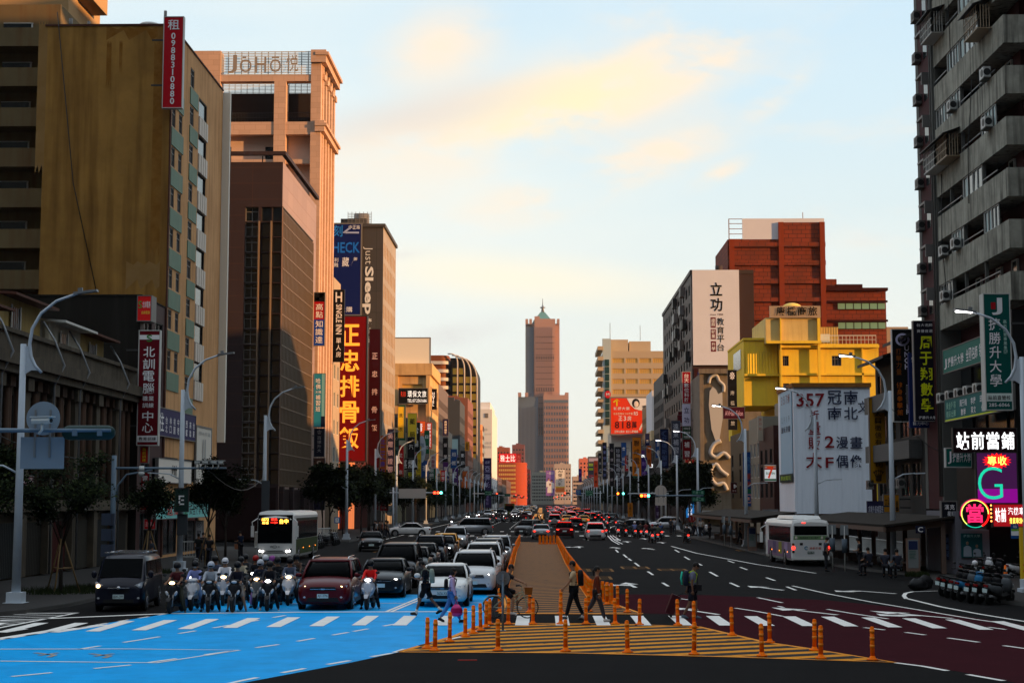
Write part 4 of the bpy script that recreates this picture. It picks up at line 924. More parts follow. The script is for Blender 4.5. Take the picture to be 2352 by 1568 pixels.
r=thing('apartment_tower','tall worn concrete apartment tower with maroon recesses, caged balconies and air conditioners at the right edge','building',(33,85.6,.13))
r['label']='tall worn concrete apartment tower with maroon recesses and caged balconies at the right edge'
b=MB();shell(b,RX+1.3,44,87,105.8,.13,48,());b.box(RX,RX+1.29,101.4,105.8,3.2,44.5);wb(b,'wall',['maroon_wall'],r)
q=MB();q.box(RX-.02,RX+1.3,105.1,105.83,3.2,47.9);q.box(RX-.03,RX+1.28,101.0,101.38,3.2,47.5);wb(q,'corner_pier',['grey_post'],r)
q=MB();q.box(RX-.05,RX+1.27,101.4,105.05,41.5,44.6);wb(q,'balcony_band',['concrete_band'],r)
rnd_=random.Random(5)
bays=[(87.6,90.7),(90.7,95.0),(95.0,97.9),(97.9,101.0)]
def cage(x,y0,y1,z0,z1,d=.9,m='frame_grey',nm='caged_balcony'):
 f=MB()
 for k in range(9):y=y0+(y1-y0)*k/8;f.box(x-d,x-d+.03,y-.02,y+.02,z0,z1)
 for k in range(4):z=z0+(z1-z0)*k/3;f.box(x-d-.01,x-d+.04,y0,y1,z-.02,z+.02)
 for y in(y0,y1):
  for k in range(5):xx=x-d+d*k/5;f.box(xx,xx+.03,y-.02,y+.02,z0,z1)
 f.box(x-d,x-.01,y0,y1,z0-.06,z0-.02);o=wb(f,nm,[m],r)
 q=MB();q.prism([(x-d-.3,z1-.05),(x,z1+.35),(x,z1+.4),(x-d-.3,z1)],'y',y0-.15,y1+.15);o2=q.build('awning','frame_dark',o);return o
def acu(root,x,y,z,m='frame_white',face='W',wd=.85):
 s=-1 if face=='W' else 1;q=MB();x0,x1=sorted((x,x+s*.4));q.box(x0,x1,y,y+wd,z,z+.6)
 q.cyl((x+s*.4,y+wd*.4,z+.3),(x+s*.42,y+wd*.4,z+.3),.22,.22,12,1);q.cyl((x+.2*s,y-.001,z+.3),(x+.2*s,y-.02,z+.3),.2,.2,12,1);q.box(x0,x1,y-.1,y+wd+.1,z-.06,z-.002,2)
 return wb(q,'air_conditioner',[m,'frame_dark','grey_post'],root)
for k in range(-1,11):
 z=18.7+2.8*k
 q=MB();q.box(RX,RX+.22,85.6,101.0,z-1.55,z);q.box(RX+.22,44,85.6,85.85,z-1.55,z);q.box(RX+.22,44,85.85,101,z-1.55,z-1.38);q.box(RX+.22,RX+1.29,85.85,101,z-1.5,z-1.4)if False else None
 wb(q,'balcony_band',['concrete_band'],r)
 for y0,y1 in bays:
  q=MB();q.box(RX+.05,RX+.25,y1-.1,y1+.02,z+.002,z+1.25-.002);wb(q,'post',['grey_post'],r)
  t=rnd_.random()
  if t<.3:
   n=4;w=wb(MB().box(RX+.12,RX+.16,y0+.15,y1-.15,z+.05,z+1.2),'window',['glass_blue'],r)
   f=MB()
   for i in range(n+1):yy=y0+.15+(y1-y0-.3)*i/n;f.box(RX+.06,RX+.11,yy-.03,yy+.03,z+.05,z+1.2)
   f.box(RX+.06,RX+.11,y0+.1,y1-.1,z+.003,z+.05);f.box(RX+.06,RX+.11,y0+.1,y1-.1,z+1.18,z+1.23);f.build('frame','frame_white',w)
   f2=MB();
   for i in range(n):
    if rnd_.random()<.45:yy=y0+.15+(y1-y0-.3)*i/n;f2.box(RX+.112,RX+.118,yy+.05,yy+(y1-y0)/n*.6,z+.08,z+1.15)
   if f2.v:f2.build('curtain',pm(150,170,170),w)
  elif t<.48 and k<9:cage(RX,y0+.1,y1-.1,z-.05,z+1.25,.8,'frame_white' if rnd_.random()<.5 else 'frame_beige')
  else:
   q=MB();q.box(RX+.02,RX+.07,y0,y1-.1,z+.25,z+.3);wb(q,'railing',['metal_grey'],r)
   q=MB();q.box(RX+1.2,RX+1.27,y0+.8,y0+1.7,z-.6,z+1.0);w=wb(q,'window',['glass_dark'],r);f=MB();f.box(RX+1.15,RX+1.28,y0+.72,y0+.79,z-.6,z+1.05);f.box(RX+1.15,RX+1.28,y0+1.71,y0+1.78,z-.6,z+1.05);f.box(RX+1.15,RX+1.28,y0+.72,y0+1.78,z+1.02,z+1.08);f.build('frame','frame_white',w)
  if rnd_.random()<.22:acu(r,RX-.01,y0+.6,z+.05,'frame_white')
 # maroon stair bay with little hoods and units
 q=MB();q.box(RX-.02,RX+.02,102.6,103.6,z-.3,z+.9);w=wb(q,'window',['glass_dark'],r)
 q=MB();q.box(RX-.5,RX-.03,102.2,103.9,z+1.15,z+1.3);q.box(RX-.5,RX-.03,102.2,102.32,z+.5,z+1.148);wb(q,'window_hood',['frame_grey'],r)
 if rnd_.random()<.75:acu(r,RX-.03,104.2,z-.2,'frame_grey')
q=MB();q.tube([(RX-.08,101.2,4),(RX-.08,101.2,46)],.09,6);q.tube([(RX-.06,101.9,4),(RX-.06,101.9,46)],.05,6);wb(q,'drain_pipe',['grey_post'],r)
for(ya,za,yb_,zb)in((92,28,93.4,21),(88.6,36,89.6,30),(96,40,96.6,30),(99.6,24,99.0,16)):
 q=MB();q.tube([(RX-.03,ya,za),(RX-.1,(ya+yb_)/2+.3,(za+zb)/2-.4),(RX-.03,yb_,zb)],.025,4);wb(q,'cable',['frame_dark'],r)
q=MB();q.box(RX+.2,44,86.2,105,.13,3.4);q.box(RX+.1,44,86.0,86.15,3.4,13.9);wb(q,'shop_front',[pm(24,22,22)],r)
for z in(4.2,7.2,10.3):
 for y0,y1 in bays:q=MB();q.box(RX+1.1,RX+1.25,y0+.3,y1-.4,z,z+1.7);w=wb(q,'window',['glass_dark'],r)
for k in range(7):acu(r,RX-.05,87.2+2.1*k,9.75,'frame_white')
grn=pm(10,95,85)
psign('green cram school fascia reading 捷勝升大學 above the row of air conditioners on the tower',2166,806,2290,858,RX-.45,grn,[('捷勝升大學',.1,.35,.42,.85,'h',wht),('全國名師',.46,.25,.68,.85,'h',wht),('領航',.7,.2,.82,.85,'h',wht),('前進',.85,.2,.98,.85,'h',wht),('J',.03,.4,.08,.85,'l',wht)],face='W',thick=.3)
psign('green fascia with small teacher names below the row of air conditioners on the tower',2170,919,2320,968,RX-.5,pm(10,88,88),[('黃金陣容',.03,.12,.2,.5,'h',pm(120,170,150)),('精彩出擊',.03,.52,.2,.9,'h',pm(120,170,150)),('周于翔',.26,.15,.38,.5,'h',wht),('數學',.28,.55,.36,.9,'h',wht),('李捷',.44,.15,.52,.5,'h',wht),('英文',.44,.55,.52,.9,'h',wht),('邱博之',.58,.15,.7,.5,'h',wht),('化學',.6,.55,.68,.9,'h',wht),('楊',.78,.15,.82,.5,'h',wht),('物理',.76,.55,.84,.9,'h',wht)],bands=[(0,.94,1,1,pm(190,200,40))],face='W',thick=.3)
psign('tall green vertical sign 捷勝升大學 with a white J emblem and phone number at the right',2259,676,2317,940,82.5,pm(6,74,68),[('J',.3,.03,.72,.18,'l',wht,.03),('捷勝升大學',.12,.2,.66,.81,'v',wht),('高名教育事業集團',.72,.22,.88,.52,'v',pm(160,190,180)),('站前直營校',.05,.875,.95,.92,'h',blk),('285-6066',.08,.945,.9,.975,'l',wht)],bands=[(0,.86,1,.93,pm(190,200,195)),(.28,.07,.46,.13,pm(150,14,24))],br='R',frame='frame_white',thick=.7)
psign('dark navy vertical sign with large lime characters 周于翔數學',2098,738,2150,966,103,pm(20,18,30),[('台大名師',.12,.02,.84,.055,'h',wht),('資優首選',.12,.08,.84,.115,'h',wht),('周于翔數學',.2,.14,.82,.92,'v',pm(200,205,20),.04),('捷勝升大學',.12,.95,.9,.985,'h',wht)],br='R',thick=.4)
psign('black boxing gym sign with orange characters and white letters UNCH POWER',2049,757,2095,967,107,pm(16,14,14),[('打擊力量',.14,.2,.44,.5,'v',pm(120,62,12)),('健身拳擊館',.14,.57,.46,.94,'v',pm(170,85,14)),('UNCH',.56,.17,.84,.44,'v',pm(200,195,210),.03),('POWER',.58,.6,.84,.93,'v',pm(200,195,210),.03),('℗',.15,.04,.85,.18,'l',pm(180,175,200),.03)],br='R',frame='frame_white',thick=.35)
psign('deep blue vertical sign half hidden behind the lime lettered sign',2086,810,2136,982,104.5,pm(20,36,85),[('傅',.1,.03,.4,.14,'h',wht),('聽力中心',.12,.92,.86,.97,'h',wht),('美麗新人',.2,.2,.6,.85,'v',pm(140,150,190))],frame=None)
psign('dark yellow vertical detective agency sign reading 太興徵信有限公司',1996,914,2031,1109,118,pm(150,105,14),[('太興徵信有限公司',.25,.14,.85,.82,'v',pm(25,20,12)),('●',.3,.02,.8,.11,'l',pm(60,42,16)),('♛',.15,.84,.85,.98,'l',pm(50,32,14))],br='R',frame='frame_grey')
psign('small orange yellow board 太興 below the dark yellow detective agency sign',2030,1136,2064,1175,110,pm(165,110,20),[('太興徵信',.05,.08,.75,.7,'h',pm(60,40,12)),('♟',.76,.35,.97,.95,'l',pm(45,30,14))],br='R')
psign('navy language school banner with a yellow foot beside the orange yellow board',1992,1150,2029,1198,108,pm(34,32,60),[('求精外語補習班',.04,.2,.98,.6,'h',pm(190,190,205))],bands=[(0,.74,1,1,pm(190,170,60))],br='R',frame=None)
lit_w=mat('lit_white',(.8,.8,.8),.5,emit=(1,1,1),es=1.0).name
psign('black pawnshop sign with glowing white characters 站前當鋪',2190,984,2334,1038,80.5,pm(30,8,12),[('站前當鋪',.02,.08,.98,.94,'h',lit_w,.04)],frame='frame_dark',thick=.3)
psign('small green 捷勝升大學 sign between the glowing pawnshop sign and the black planet sign',2173,1030,2230,1071,82,pm(8,84,74),[('捷勝升大學',.24,.15,.98,.8,'h',wht),('J',.05,.15,.2,.85,'l',wht)],frame='frame_white')
r2=psign('dark purple lit screen with a big teal letter and a red star burst reading 專收',2243,1040,2334,1154,79.6,mat('screen_dark',(.02,.01,.03),.3,emit=(.05,.008,.06),es=.6).name,[],bands=[(0,.72,1,1,mat('screen_purple',(.2,.0,.2),.4,emit=(.22,.003,.22),es=.7).name)],frame='frame_dark',thick=.3,name='led_screen',cat='screen')
wS=AY(2334,1040,79.6)[0]-AY(2243,1040,79.6)[0];hS=AY(2243,1040,79.6)[1]-AY(2243,1154,79.6)[1]
q=MB();n=18;pts=[]
for k in range(n*2):a=math.pi*k/n;rr=1 if k%2 else.72;pts.append((.0+rr*.72*math.cos(a),hS*.84+rr*.40*math.sin(a)))
q.face([(x,-.05,z)for x,z in pts]);q.build('star_burst',mat('lit_red',(.6,0,0),.5,emit=(1,.01,.01),es=1.2).name,r2)
q=MB();put_text(q,'專收',-.5,hS*.74,.5,hS*.95,'h',off=.012);q.build('lettering',mat('lit_yellow',(.7,.7,.1),.5,emit=(.9,.95,.15),es=1.2).name,r2,loc=(0,-.1,0))
q=MB();put_text(q,'G',-.95,.05+hS*.05,.25,hS*.72,'l',off=-.015);q.build('lettering',mat('lit_teal',(.0,.5,.3),.5,emit=(.01,.5,.3),es=.9).name,r2,loc=(0,-.06,0))
r3=psign('round neon pawnshop sign with a glowing pink character 當 in rings of bulbs',2204,1145,2272,1213,79,pm(30,24,26),[('當',.16,.12,.84,.86,'h',mat('lit_pink',(.7,.02,.1),.5,emit=(1,.02,.14),es=1.0).name,.05)],round_=True,thick=.25)
w3=(AY(2272,1150,79)[0]-AY(2204,1150,79)[0])/2
for(a0,a1,mm,rr)in((0,150,'lit_yellow',.90),(-60,60,'lit_red',.97),(60,190,'lit_pink',.97),(150,230,'lit_yellow',.90),(230,300,'lit_teal',.93),(300,360,'lit_red',.90)):
 q=MB();t=a0
 while t<a1:
  x,z=w3*rr*math.cos(R(t)),w3+w3*rr*math.sin(R(t));q.box(x-.018,x+.018,-.06,-.02,z-.018,z+.018);t+=3.2
 q.build('bulb_ring',mm,r3)
psign('red pawnshop fascia with lit white and yellow writing 站前汽機車借款',2281,1158,2380,1208,79,mat('lit_dred',(.3,.01,.01),.5,emit=(.35,.005,.01),es=.6).name,[('站前',.03,.1,.3,.85,'h',lit_w,.02),('汽機車借款',.33,.1,.98,.5,'h',lit_w),('借貸專線0511',.36,.58,.96,.9,'h','lit_yellow')],frame='frame_dark',thick=.3)
psign('small black sign with pale characters 漢克星球 left of the round neon sign',2163,1152,2196,1196,80.5,pm(16,18,26),[('漢克',.15,.12,.9,.42,'h',wht),('星球',.35,.48,.9,.74,'h',wht),('二代觀物所賣館',.1,.78,.92,.9,'h',pm(130,130,140))],frame='frame_grey')
psign('blue hearing aid banner 助聽器 beside the white corner wall at the right',2168,1226,2188,1285,81.5,pm(20,34,62),[('助聽器',.15,.1,.85,.9,'v',pm(90,110,150))],frame=None,thick=.1)
for k in range(5):
 q=MB();q.ell((AY(2275+.2*k,1165+k*8,79.2)[0],79.1,AY(2275,1160+k*9,79.2)[1]),(.045,.045,.045),6,4)
 tag(q.build('light_bulb',mat('lit_orange_bulb',(.8,.2,.05),.5,emit=(1,.25,.05),es=4).name),'tiny orange bulb in the string between the round neon sign and the red pawnshop fascia','light bulb','string of orange bulbs at the pawnshop')
# white corner wall with a school poster
r=thing('corner_shop','pale corner wall of the pawnshop with a dark shop opening beside it','building',(22,79.8,.13))
q=MB();q.box(20.4,21.9,79.9,81,.13,2.3);q.box(20.3,20.6,80,86,.13,3.2);wb(q,'wall',[pm(96,96,104)],r)
q=MB();q.box(21.9,34,80.4,85,.13,3.3);q.box(21.7,34,80.9,85,3.31,7.0);wb(q,'shop_front',[pm(14,13,14)],r)
psign('teal cram school poster with two teachers on the pale corner wall',2207,1224,2256,1280,79.8,pm(12,62,66),[('捷勝升大學',.1,.04,.9,.18,'h',pm(110,150,150))],thick=.06,frame=None,name='poster',cat='poster')
ps=bpy.data.objects['poster']
for x,z in((-.22,.5),(.24,.36)):
 q=MB();q.ell((x,-.01,z+.2),(.07,.012,.09),8,5);q.build('printed_face',pm(110,90,76),ps)
 q=MB();q.prism([(x-.2,.06),(x-.18,z),(x-.06,z+.08),(x+.06,z+.08),(x+.18,z),(x+.2,.06)],'y',-.015,-.004);q.build('printed_coat',pm(120,130,140),ps)
psign('stack of lit yellow and red price boards at the right picture edge',2343,1210,2375,1330,70,pm(120,100,20,.4),[('當舖',.1,.05,.9,.3,'v',wht),('借',.1,.4,.9,.6,'v',red),('24H',.1,.7,.9,.85,'l',red)],thick=.2,frame=None)
# dark old shophouses
r=thing('old_shophouse','old dark grey shophouse row with tiled balconies and tin roofs behind the large vertical signs','building',(30,106,.13))
b=MB();shell(b,RX,40,106,121,.13,14.2,('W','S'));facade(r,b,'W',RX,106,121,.13,14.2,[(107,109.6),(110.4,113),(114.4,117),(117.6,120.3)],[(4.0,6.3),(8,9.9),(11.3,13)],'d',depth=.6);facade(r,b,'S',106,RX,40,.13,14.2,[],[])
wb(b,'wall',['dark_tile'],r)
for z in(6.5,10.1):q=MB();q.box(RX-.9,RX-.01,106.5,120.8,z,z+1.2);wb(q,'balcony',['grey_tile'],r)
q=MB();q.prism([(RX-1.3,14.3),(32,17.3),(32,17.5),(RX-1.3,14.5)],'y',105.8,112);q.prism([(RX-1.3,13.6),(32,16.2),(32,16.4),(RX-1.3,13.8)],'y',112.1,121.2);wb(q,'roof',[pm(36,34,34)],r)
for k in range(2):q=MB();corr(q,RX,RX,107+k*6.5,112.5+k*6.5,11.2,13.4,'E',.3,-.05);wb(q,'tin_screen',[pm(60,58,50)],r)
for y in(108,110.2,118):acu(r,RX-.9,y,4.6,'frame_grey')
if 0:simple('grey_shophouse','pale tiled narrow shophouse between the dark row and the white clad building',RX+.3,38,121.2,130,12.5,'grey_tile',S=None,E=(3,3,2,1.5,4,1,'d'))
# white clad building with large painted writing
r=thing('clad_building','white corrugated clad building covered in large maroon and navy bookshop writing','building',(28,154,.13))
b=MB();x0=AY(1822,900,154)[0];x1=AY(1998,900,154)[0]
b.face([(x0,164,3.0),(x0,164,14.8),(x1,164,14.8),(x1,164,3.0)]);b.face([(x0,154,14.8),(x1,154,14.8),(x1,164,14.8),(x0,164,14.8)]);b.face([(x1,154,3),(x1,164,3),(x1,164,14.8),(x1,154,14.8)])
corr(b,x0,x1,154,164,2.5,14.5,'S',.4,.010);corr(b,x0,x0,154,164,2.5,14.5,'E',.4,-.012);wb(b,'wall',['blue_white_steel'],r)
q=MB();q.box(x0-.15,x1+.1,153.8,154.1,14.5,14.9);q.box(x0-.15,x0+.1,154.1,164,14.5,14.9);wb(q,'roof_trim',['rust'],r)
q=MB();q.box(x0+.3,x1,154.6,160,.13,2.5);wb(q,'shop_front',[pm(20,18,18)],r)
q=MB();q.box(x0+.1,x1+.2,154.2,154.55,2.0,2.48);wb(q,'fascia',[pm(120,70,24)],r)
for y in(155,160):q=MB();q.box(x0+.02,x0+.4,y,y+.5,.13,2.46);wb(q,'pillar',[pm(50,46,40)],r)
mr,nv=pm(112,22,30),pm(34,42,66)
def P2(px,py):return AY(px,py,154)
def wt(s,a,b_,c,d,mm,dr='h',off=.014):
 q=MB();p,w_=P2(a,d),P2(c,b_);put_text(q,s,p[0],p[1],w_[0],w_[1],dr,off=off);o=q.build('lettering',mm,r);o.location=Vector((0,153.86,0))-Vector(r.location)
wt('357',1829,903,1893,934,mr,'l');wt('折',1858,940,1882,966,mr,'h',.014);wt('量',1854,966,1886,1000,mr,'h',.014);wt('販',1854,1000,1886,1034,mr,'h',.014);wt('大',1848,1036,1890,1078,mr,'h',.014);wt('2',1894,1001,1915,1028,mr,'l');wt('F',1896,1050,1914,1074,mr,'l')
wt('冠南',1898,894,1972,932,nv);wt('南北',1898,932,1972,966,nv);wt('文',1968,918,1994,950,nv);wt('漫畫',1918,1000,1982,1032,nv);wt('偶像',1918,1042,1982,1076,nv)
psign('pale blue book banner with two figures on the street side of the white clad building',1791,905,1817,1090,x0-.12,pm(140,170,190),[('357折',.1,.04,.9,.16,'h',mr),('2F1F',.1,.3,.9,.38,'h',nv),('量販漫畫',.1,.42,.9,.5,'h',nv)],face='W',thick=.05,frame=None)
bo=COL.objects[-1]
psign('dark green strip with yellow green writing below the pale blue book banner',1791,1090,1820,1108,x0-.14,pm(20,40,36),[('原創電玩',.1,.2,.9,.8,'h',pm(150,180,50))],face='W',thick=.05,frame=None)
# small buildings beside it with convenience store
for i,(Y0,Y1,h,c,lb,st_)in enumerate(((165,176,10.5,(52,26,22),'narrow dark red shophouse right beside the white clad building','d'),(176.3,186,12.0,(112,108,96),'narrow pale stucco shophouse above the convenience store','w'),(186.3,206,11.0,(70,58,40),'dark shophouse with yellow window frames before the yellow hotel','d'))):
 simple('shophouse',lb,23.6+i*.2,34,Y0,Y1,h,pm(*c),S=(1,2,1.6,2.2,4,1,st_),E=(3,3,1.8,1.6,4,1,st_))
sv=psign('lit convenience store sign with a green, orange and red seven on white',1756,1068,1782,1104,158,pm(200,205,205,.5),[('7',.22,.08,.8,.85,'l',pm(210,60,30,.4),.05),('ELEVEN',.12,.44,.9,.58,'l',pm(10,90,50,.3),.02)],bands=[(0,.02,1,.14,pm(235,120,40)),(0,.16,1,.28,pm(200,30,35)),(0,.86,1,.98,pm(10,110,60))],thick=.3)
psign('small white convenience store sign at door height',1757,1190,1775,1201,150,pm(210,200,220,.5),[('7',.1,.1,.4,.9,'l',pm(200,40,30)),('超商',.5,.1,.95,.9,'h',pm(90,60,140))],thick=.2)
lb_=psign('led board with red and green light bars above the shelter',1753,1170,1787,1193,155,pm(120,128,135),[('888',.36,.2,.64,.8,'h',mat('lit_green',(0,.5,.1),.5,emit=(.02,.9,.2),es=1.2).name)],bands=[(.33,.12,.67,.88,blk),(.05,.15,.27,.3,'lit_red'),(.05,.42,.27,.57,'lit_green'),(.05,.7,.27,.85,'lit_red'),(.73,.15,.95,.3,'lit_red'),(.73,.42,.95,.57,'lit_green'),(.73,.7,.95,.85,'lit_red')],thick=.3)
psign('maroon salon sign with pale letters hanging below the black hotel sign',1661,935,1710,961,196,pm(58,14,30),[('AVHair Salon',.08,.3,.92,.75,'l',pm(190,150,170))])
psign('dark red burger sign with a white M at the foot of the black hotel sign',1679,1108,1704,1132,200,pm(60,16,18),[('M',.25,.15,.75,.55,'l',wht,.03),('摩斯漢堡',.1,.65,.9,.9,'h',pm(150,130,130))])
psign('tall bright blue sports shop sign with orange characters near the yellow hotel',1706,1038,1729,1162,185,pm(20,60,120),[('飛揚',.2,.08,.8,.34,'v',pm(60,110,160)),('運動',.2,.38,.8,.66,'v',pm(160,60,40)),('▣',.2,.78,.8,.94,'l',pm(200,150,140))],bands=[(.2,.68,.75,.76,pm(20,90,60))])
psign('white vertical strip sign on the pale stucco shophouse',1740,955,1752,1012,172,pm(150,140,125),[('旅行社',.2,.05,.8,.6,'v',pm(150,70,50))],frame=None)
# yellow hotel
r=thing('yellow_hotel','bright yellow stepped hotel with a rooftop name sign and dome','building',(34,207,.13))
def yb(x0,x1,z0,z1,y0=207,y1=222,nm='wall',m='yellow_wall'):q=MB();q.box(x0,x1,y0,y1,z0,z1);return wb(q,nm,[m],r)
def Xy(p,Y=207):return AY(p,900,Y)[0]
def Zy(p,Y=207):return AY(1800,p,Y)[1]
b=MB();shell(b,Xy(1792),Xy(2020),207,225,.13,Zy(790),('S',));facade(r,b,'S',207,Xy(1792),Xy(2020),.13,Zy(790),[(Xy(1799),Xy(1813)),(Xy(1912),Xy(1934))],[(Zy(840),Zy(817)),(Zy(893),Zy(880))],'b');wb(b,'wall',['yellow_wall'],r)
b=MB();shell(b,Xy(1760),Xy(1886),206.6,220,Zy(789),Zy(730));wb(b,'tower',['yellow_pale'],r)
yb(Xy(1769),Xy(1886),Zy(731),Zy(704),206.3,206.6,'sign_screen','frame_beige');yb(Xy(1792),Xy(1795),Zy(930),Zy(732),206.2,206.55,'pilaster');yb(Xy(1878),Xy(1884),Zy(890),Zy(732),206.2,206.55,'pilaster');yb(Xy(1760),Xy(1886),Zy(790),Zy(784),206.0,206.55,'ledge');yb(Xy(1792),Xy(2020),Zy(799),Zy(793),206.5,206.9,'ledge');yb(Xy(1792),Xy(2020),Zy(862),Zy(857),206.7,206.95,'ledge');yb(Xy(1980),Xy(1984),Zy(890),Zy(795),206.7,206.95,'pilaster')
q=MB();put_text(q,'康橋商旅',Xy(1782),Zy(728),Xy(1880),Zy(704),'h',off=.012);o=q.build('lettering',pm(20,18,14),r);o.location=Vector((0,206.2,0))-Vector(r.location)
q=MB();q.ell((Xy(1836),212,Zy(706)),(1.6,1.6,1.2),16,6,lo=0);wb(q,'dome',[pm(220,175,80)],r)
q=MB();corr(q,Xy(1716),Xy(1790),208,209,Zy(862),Zy(806),'S',.35,.06);wb(q,'corrugated_screen',['yellow_wall'],r)
yb(Xy(1712),Xy(1792),Zy(862),Zy(857),207.6,207.9,'ledge');yb(Xy(1712),Xy(1790),Zy(930),Zy(780),208.2,222,'wall');yb(Xy(1711),Xy(1760),Zy(779),Zy(774),208.0,226,'roof')
b=MB();shell(b,Xy(1712),Xy(1738),222.1,226,12,Zy(780),());wb(b,'side_wing',['yellow_wall'],r)
q=MB();q.box(Xy(1712)-.06,Xy(1712)-.01,211,219,Zy(840),Zy(795));wb(q,'window',['glass_dark'],r)
q=MB()
for k in range(15):x=Xy(1895+k*8.6);q.box(x,x+.05,207.3,207.35,Zy(789),Zy(770))
q.box(Xy(1895),Xy(2016),207.28,207.36,Zy(771),Zy(769));q.box(Xy(1895),Xy(2016),207.28,207.36,Zy(780),Zy(779));wb(q,'railing',['frame_white'],r)
q=MB();corr(q,Xy(1886),Xy(1934),209,210,Zy(790),Zy(748),'S',.3,.05);q.box(Xy(1886),Xy(1936),209.2,214,Zy(749),Zy(747));wb(q,'roof_shed',['shed_yellow'],r)
q=MB();q.box(Xy(1892),Xy(1914),208.8,208.95,Zy(783),Zy(764));wb(q,'window',[pm(170,180,185)],r)
psign('black vertical hotel sign 康橋商旅 on the corner of the yellow hotel',1672,850,1691,986,206,pm(20,19,20),[('※',.2,.03,.8,.16,'l',wht),('康橋商旅',.22,.3,.78,.98,'v',pm(175,175,170))],frame='frame_dark')
# grey relief wall
r=thing('relief_building','grey building whose end wall carries a pale serpent relief','building',(27,242,.13))
xa,xb=AY(1608,900,242)[0],AY(1686,900,242)[0];zt=AY(1620,858,242)[1];zb=AY(1620,1187,242)[1]
b=MB();shell(b,xa,xb+6,242,254,.13,zt);wb(b,'wall',['relief_concrete'],r)
q=MB();q.box(xa-.1,xa+.5,241.6,241.98,.2,zt);q.box(xa-.2,xb+6,241.3,241.95,zt+.003,zt+.7);wb(q,'frame',['relief_concrete'],r)
q=MB();q.box(xa,xb+1,241.2,241.9,zb-.1,zb+1.0);wb(q,'awning',['relief_white'],r)
def Q(px,py):p=AY(px,py,241.7);return(p[0],241.75,p[1])
def smooth(pts,n=5):
 P=[Vector(p)for p in pts];P=[P[0]]+P+[P[-1]];o=[]
 for i in range(1,len(P)-2):
  for k in range(n):t=k/n;o.append(.5*((2*P[i])+(P[i+1]-P[i-1])*t+(2*P[i-1]-5*P[i]+4*P[i+1]-P[i+2])*t*t+(3*P[i]-P[i-1]-3*P[i+1]+P[i+2])*t**3))
 return o+[P[-1]]
q=MB();q.rings([[Vector(Q(*p))+Vector((0,d,0))for p in((1630,898),(1637,888),(1644,894),(1650,905),(1659,899),(1660,960),(1652,1012),(1644,1014),(1634,985),(1628,930))]for d in(-.15,.15)],0,False);wb(q,'relief',['relief_white'],r)
q=MB();q.tube(smooth([Q(*p)for p in((1628,880),(1632,866),(1645,862),(1652,875),(1662,885),(1662,900))]),.28,6);wb(q,'relief',['relief_white'],r)
q=MB();q.tube(smooth([Q(*p)for p in((1656,1012),(1640,1020),(1632,1040),(1645,1050),(1662,1040),(1676,1052))]),.34,6);wb(q,'relief',['relief_white'],r)
q=MB();q.tube(smooth([Q(*p)for p in((1672,1092),(1656,1080),(1645,1066),(1634,1075),(1634,1098),(1646,1112),(1662,1110),(1670,1125))]),.34,6);wb(q,'relief',['relief_white'],r)
# 立功 building
r=thing('cram_school_building','grimy multi storey building with a huge white 立功 banner on its end','building',(28,257,.13))
b=MB();shell(b,24,34,257,318,.13,40,('W',));facade(r,b,'W',24,257,318,.13,40,rng(259,11,3,5.2),rng(5,12,1.7,2.9),'d',depth=.5,cap=96);wb(b,'wall',[pm(58,44,40)],r)
rr_=random.Random(3)
for k in range(26):
 y=259+rr_.random()*55;z=6+2.9*rr_.randrange(12);q=MB();q.box(23.3,23.98,y,y+2.6,z,z+1.6);wb(q,'caged_balcony',[['frame_grey','frame_dark','metal_grey'][k%3]],r)
q=MB();q.box(23.8,34,256.9,318,40.003,40.6);q.cyl((29,262,40.6),(29,262,42),.6,.6,8);wb(q,'roof',[pm(60,50,46)],r)
psign('huge white wall banner with black characters 立功 and an education slogan',1590,620,1697,838,256.6,'white_sheet',[('立功',.36,.12,.66,.45,'v',blk,.035),('since 1984',.37,.46,.65,.48,'l',pm(90,70,70)),('教育平台',.5,.5,.68,.86,'v',blk),('證照',.39,.51,.48,.6,'v',wht),('就業',.39,.63,.48,.72,'v',wht),('升學',.39,.76,.48,.85,'v',wht)],bands=[(.38,.5,.49,.61,pm(90,14,30)),(.38,.625,.49,.73,pm(90,14,30)),(.38,.75,.49,.86,pm(90,14,30))],thick=.3,frame=None,name='wall_banner',cat='banner')
psign('dark blue characters 東寶大樓 on a maroon panel under the huge white banner',1594,845,1616,930,256.5,pm(50,22,22),[('東寶大樓',.3,.05,.8,.95,'v',pm(30,50,110))],frame=None)
# red brick high block
r=thing('brick_tower','tall blind red brick building with a ruled grid of piers and a torn roof sheet','building',(41,280,.13))
xa,xb=AY(1673,700,280)[0],AY(1898,700,280)[0];zt=AY(1800,502,280)[1];zl=AY(1700,550,280)[1];xm=AY(1802,700,280)[0]
b=MB();shell(b,xa,xm,280,300,.13,zl);shell(b,xm,xb,280,300,.13,zt-.6);wb(b,'wall',['brick_red_wall'],r)
for p in(1676,1790,1885):q=MB();x=AY(p,700,280)[0];q.box(x,x+.9,279.5,279.95,20,(zl if p<1790 else zt-.7));wb(q,'pier',['brick_red'],r)
for k in range(7):
 z=AY(1700,556+k*42,280)[1];q=MB();q.box(xa,xb,279.6,279.9,z-.9,z-.1);wb(q,'beam',['brick_red_wall'],r)
q=MB();q.box(xa+2.6,xm,279.9,280.1,zl,zt);q.box(xm,xb-.1,279.9,280.1,zt-.7,zt);wb(q,'roof_sheet',['white_sheet'],r)
q=MB();q.box(xa+.2,xa+.35,280,280.1,zl,zt);q.box(xa+.2,xa+2.6,280,280.1,zt-.1,zt)
for k in range(4):q.box(xa+.2,xa+2.6,280,280.1,zl+(zt-zl)*k/4,zl+(zt-zl)*k/4+.1)
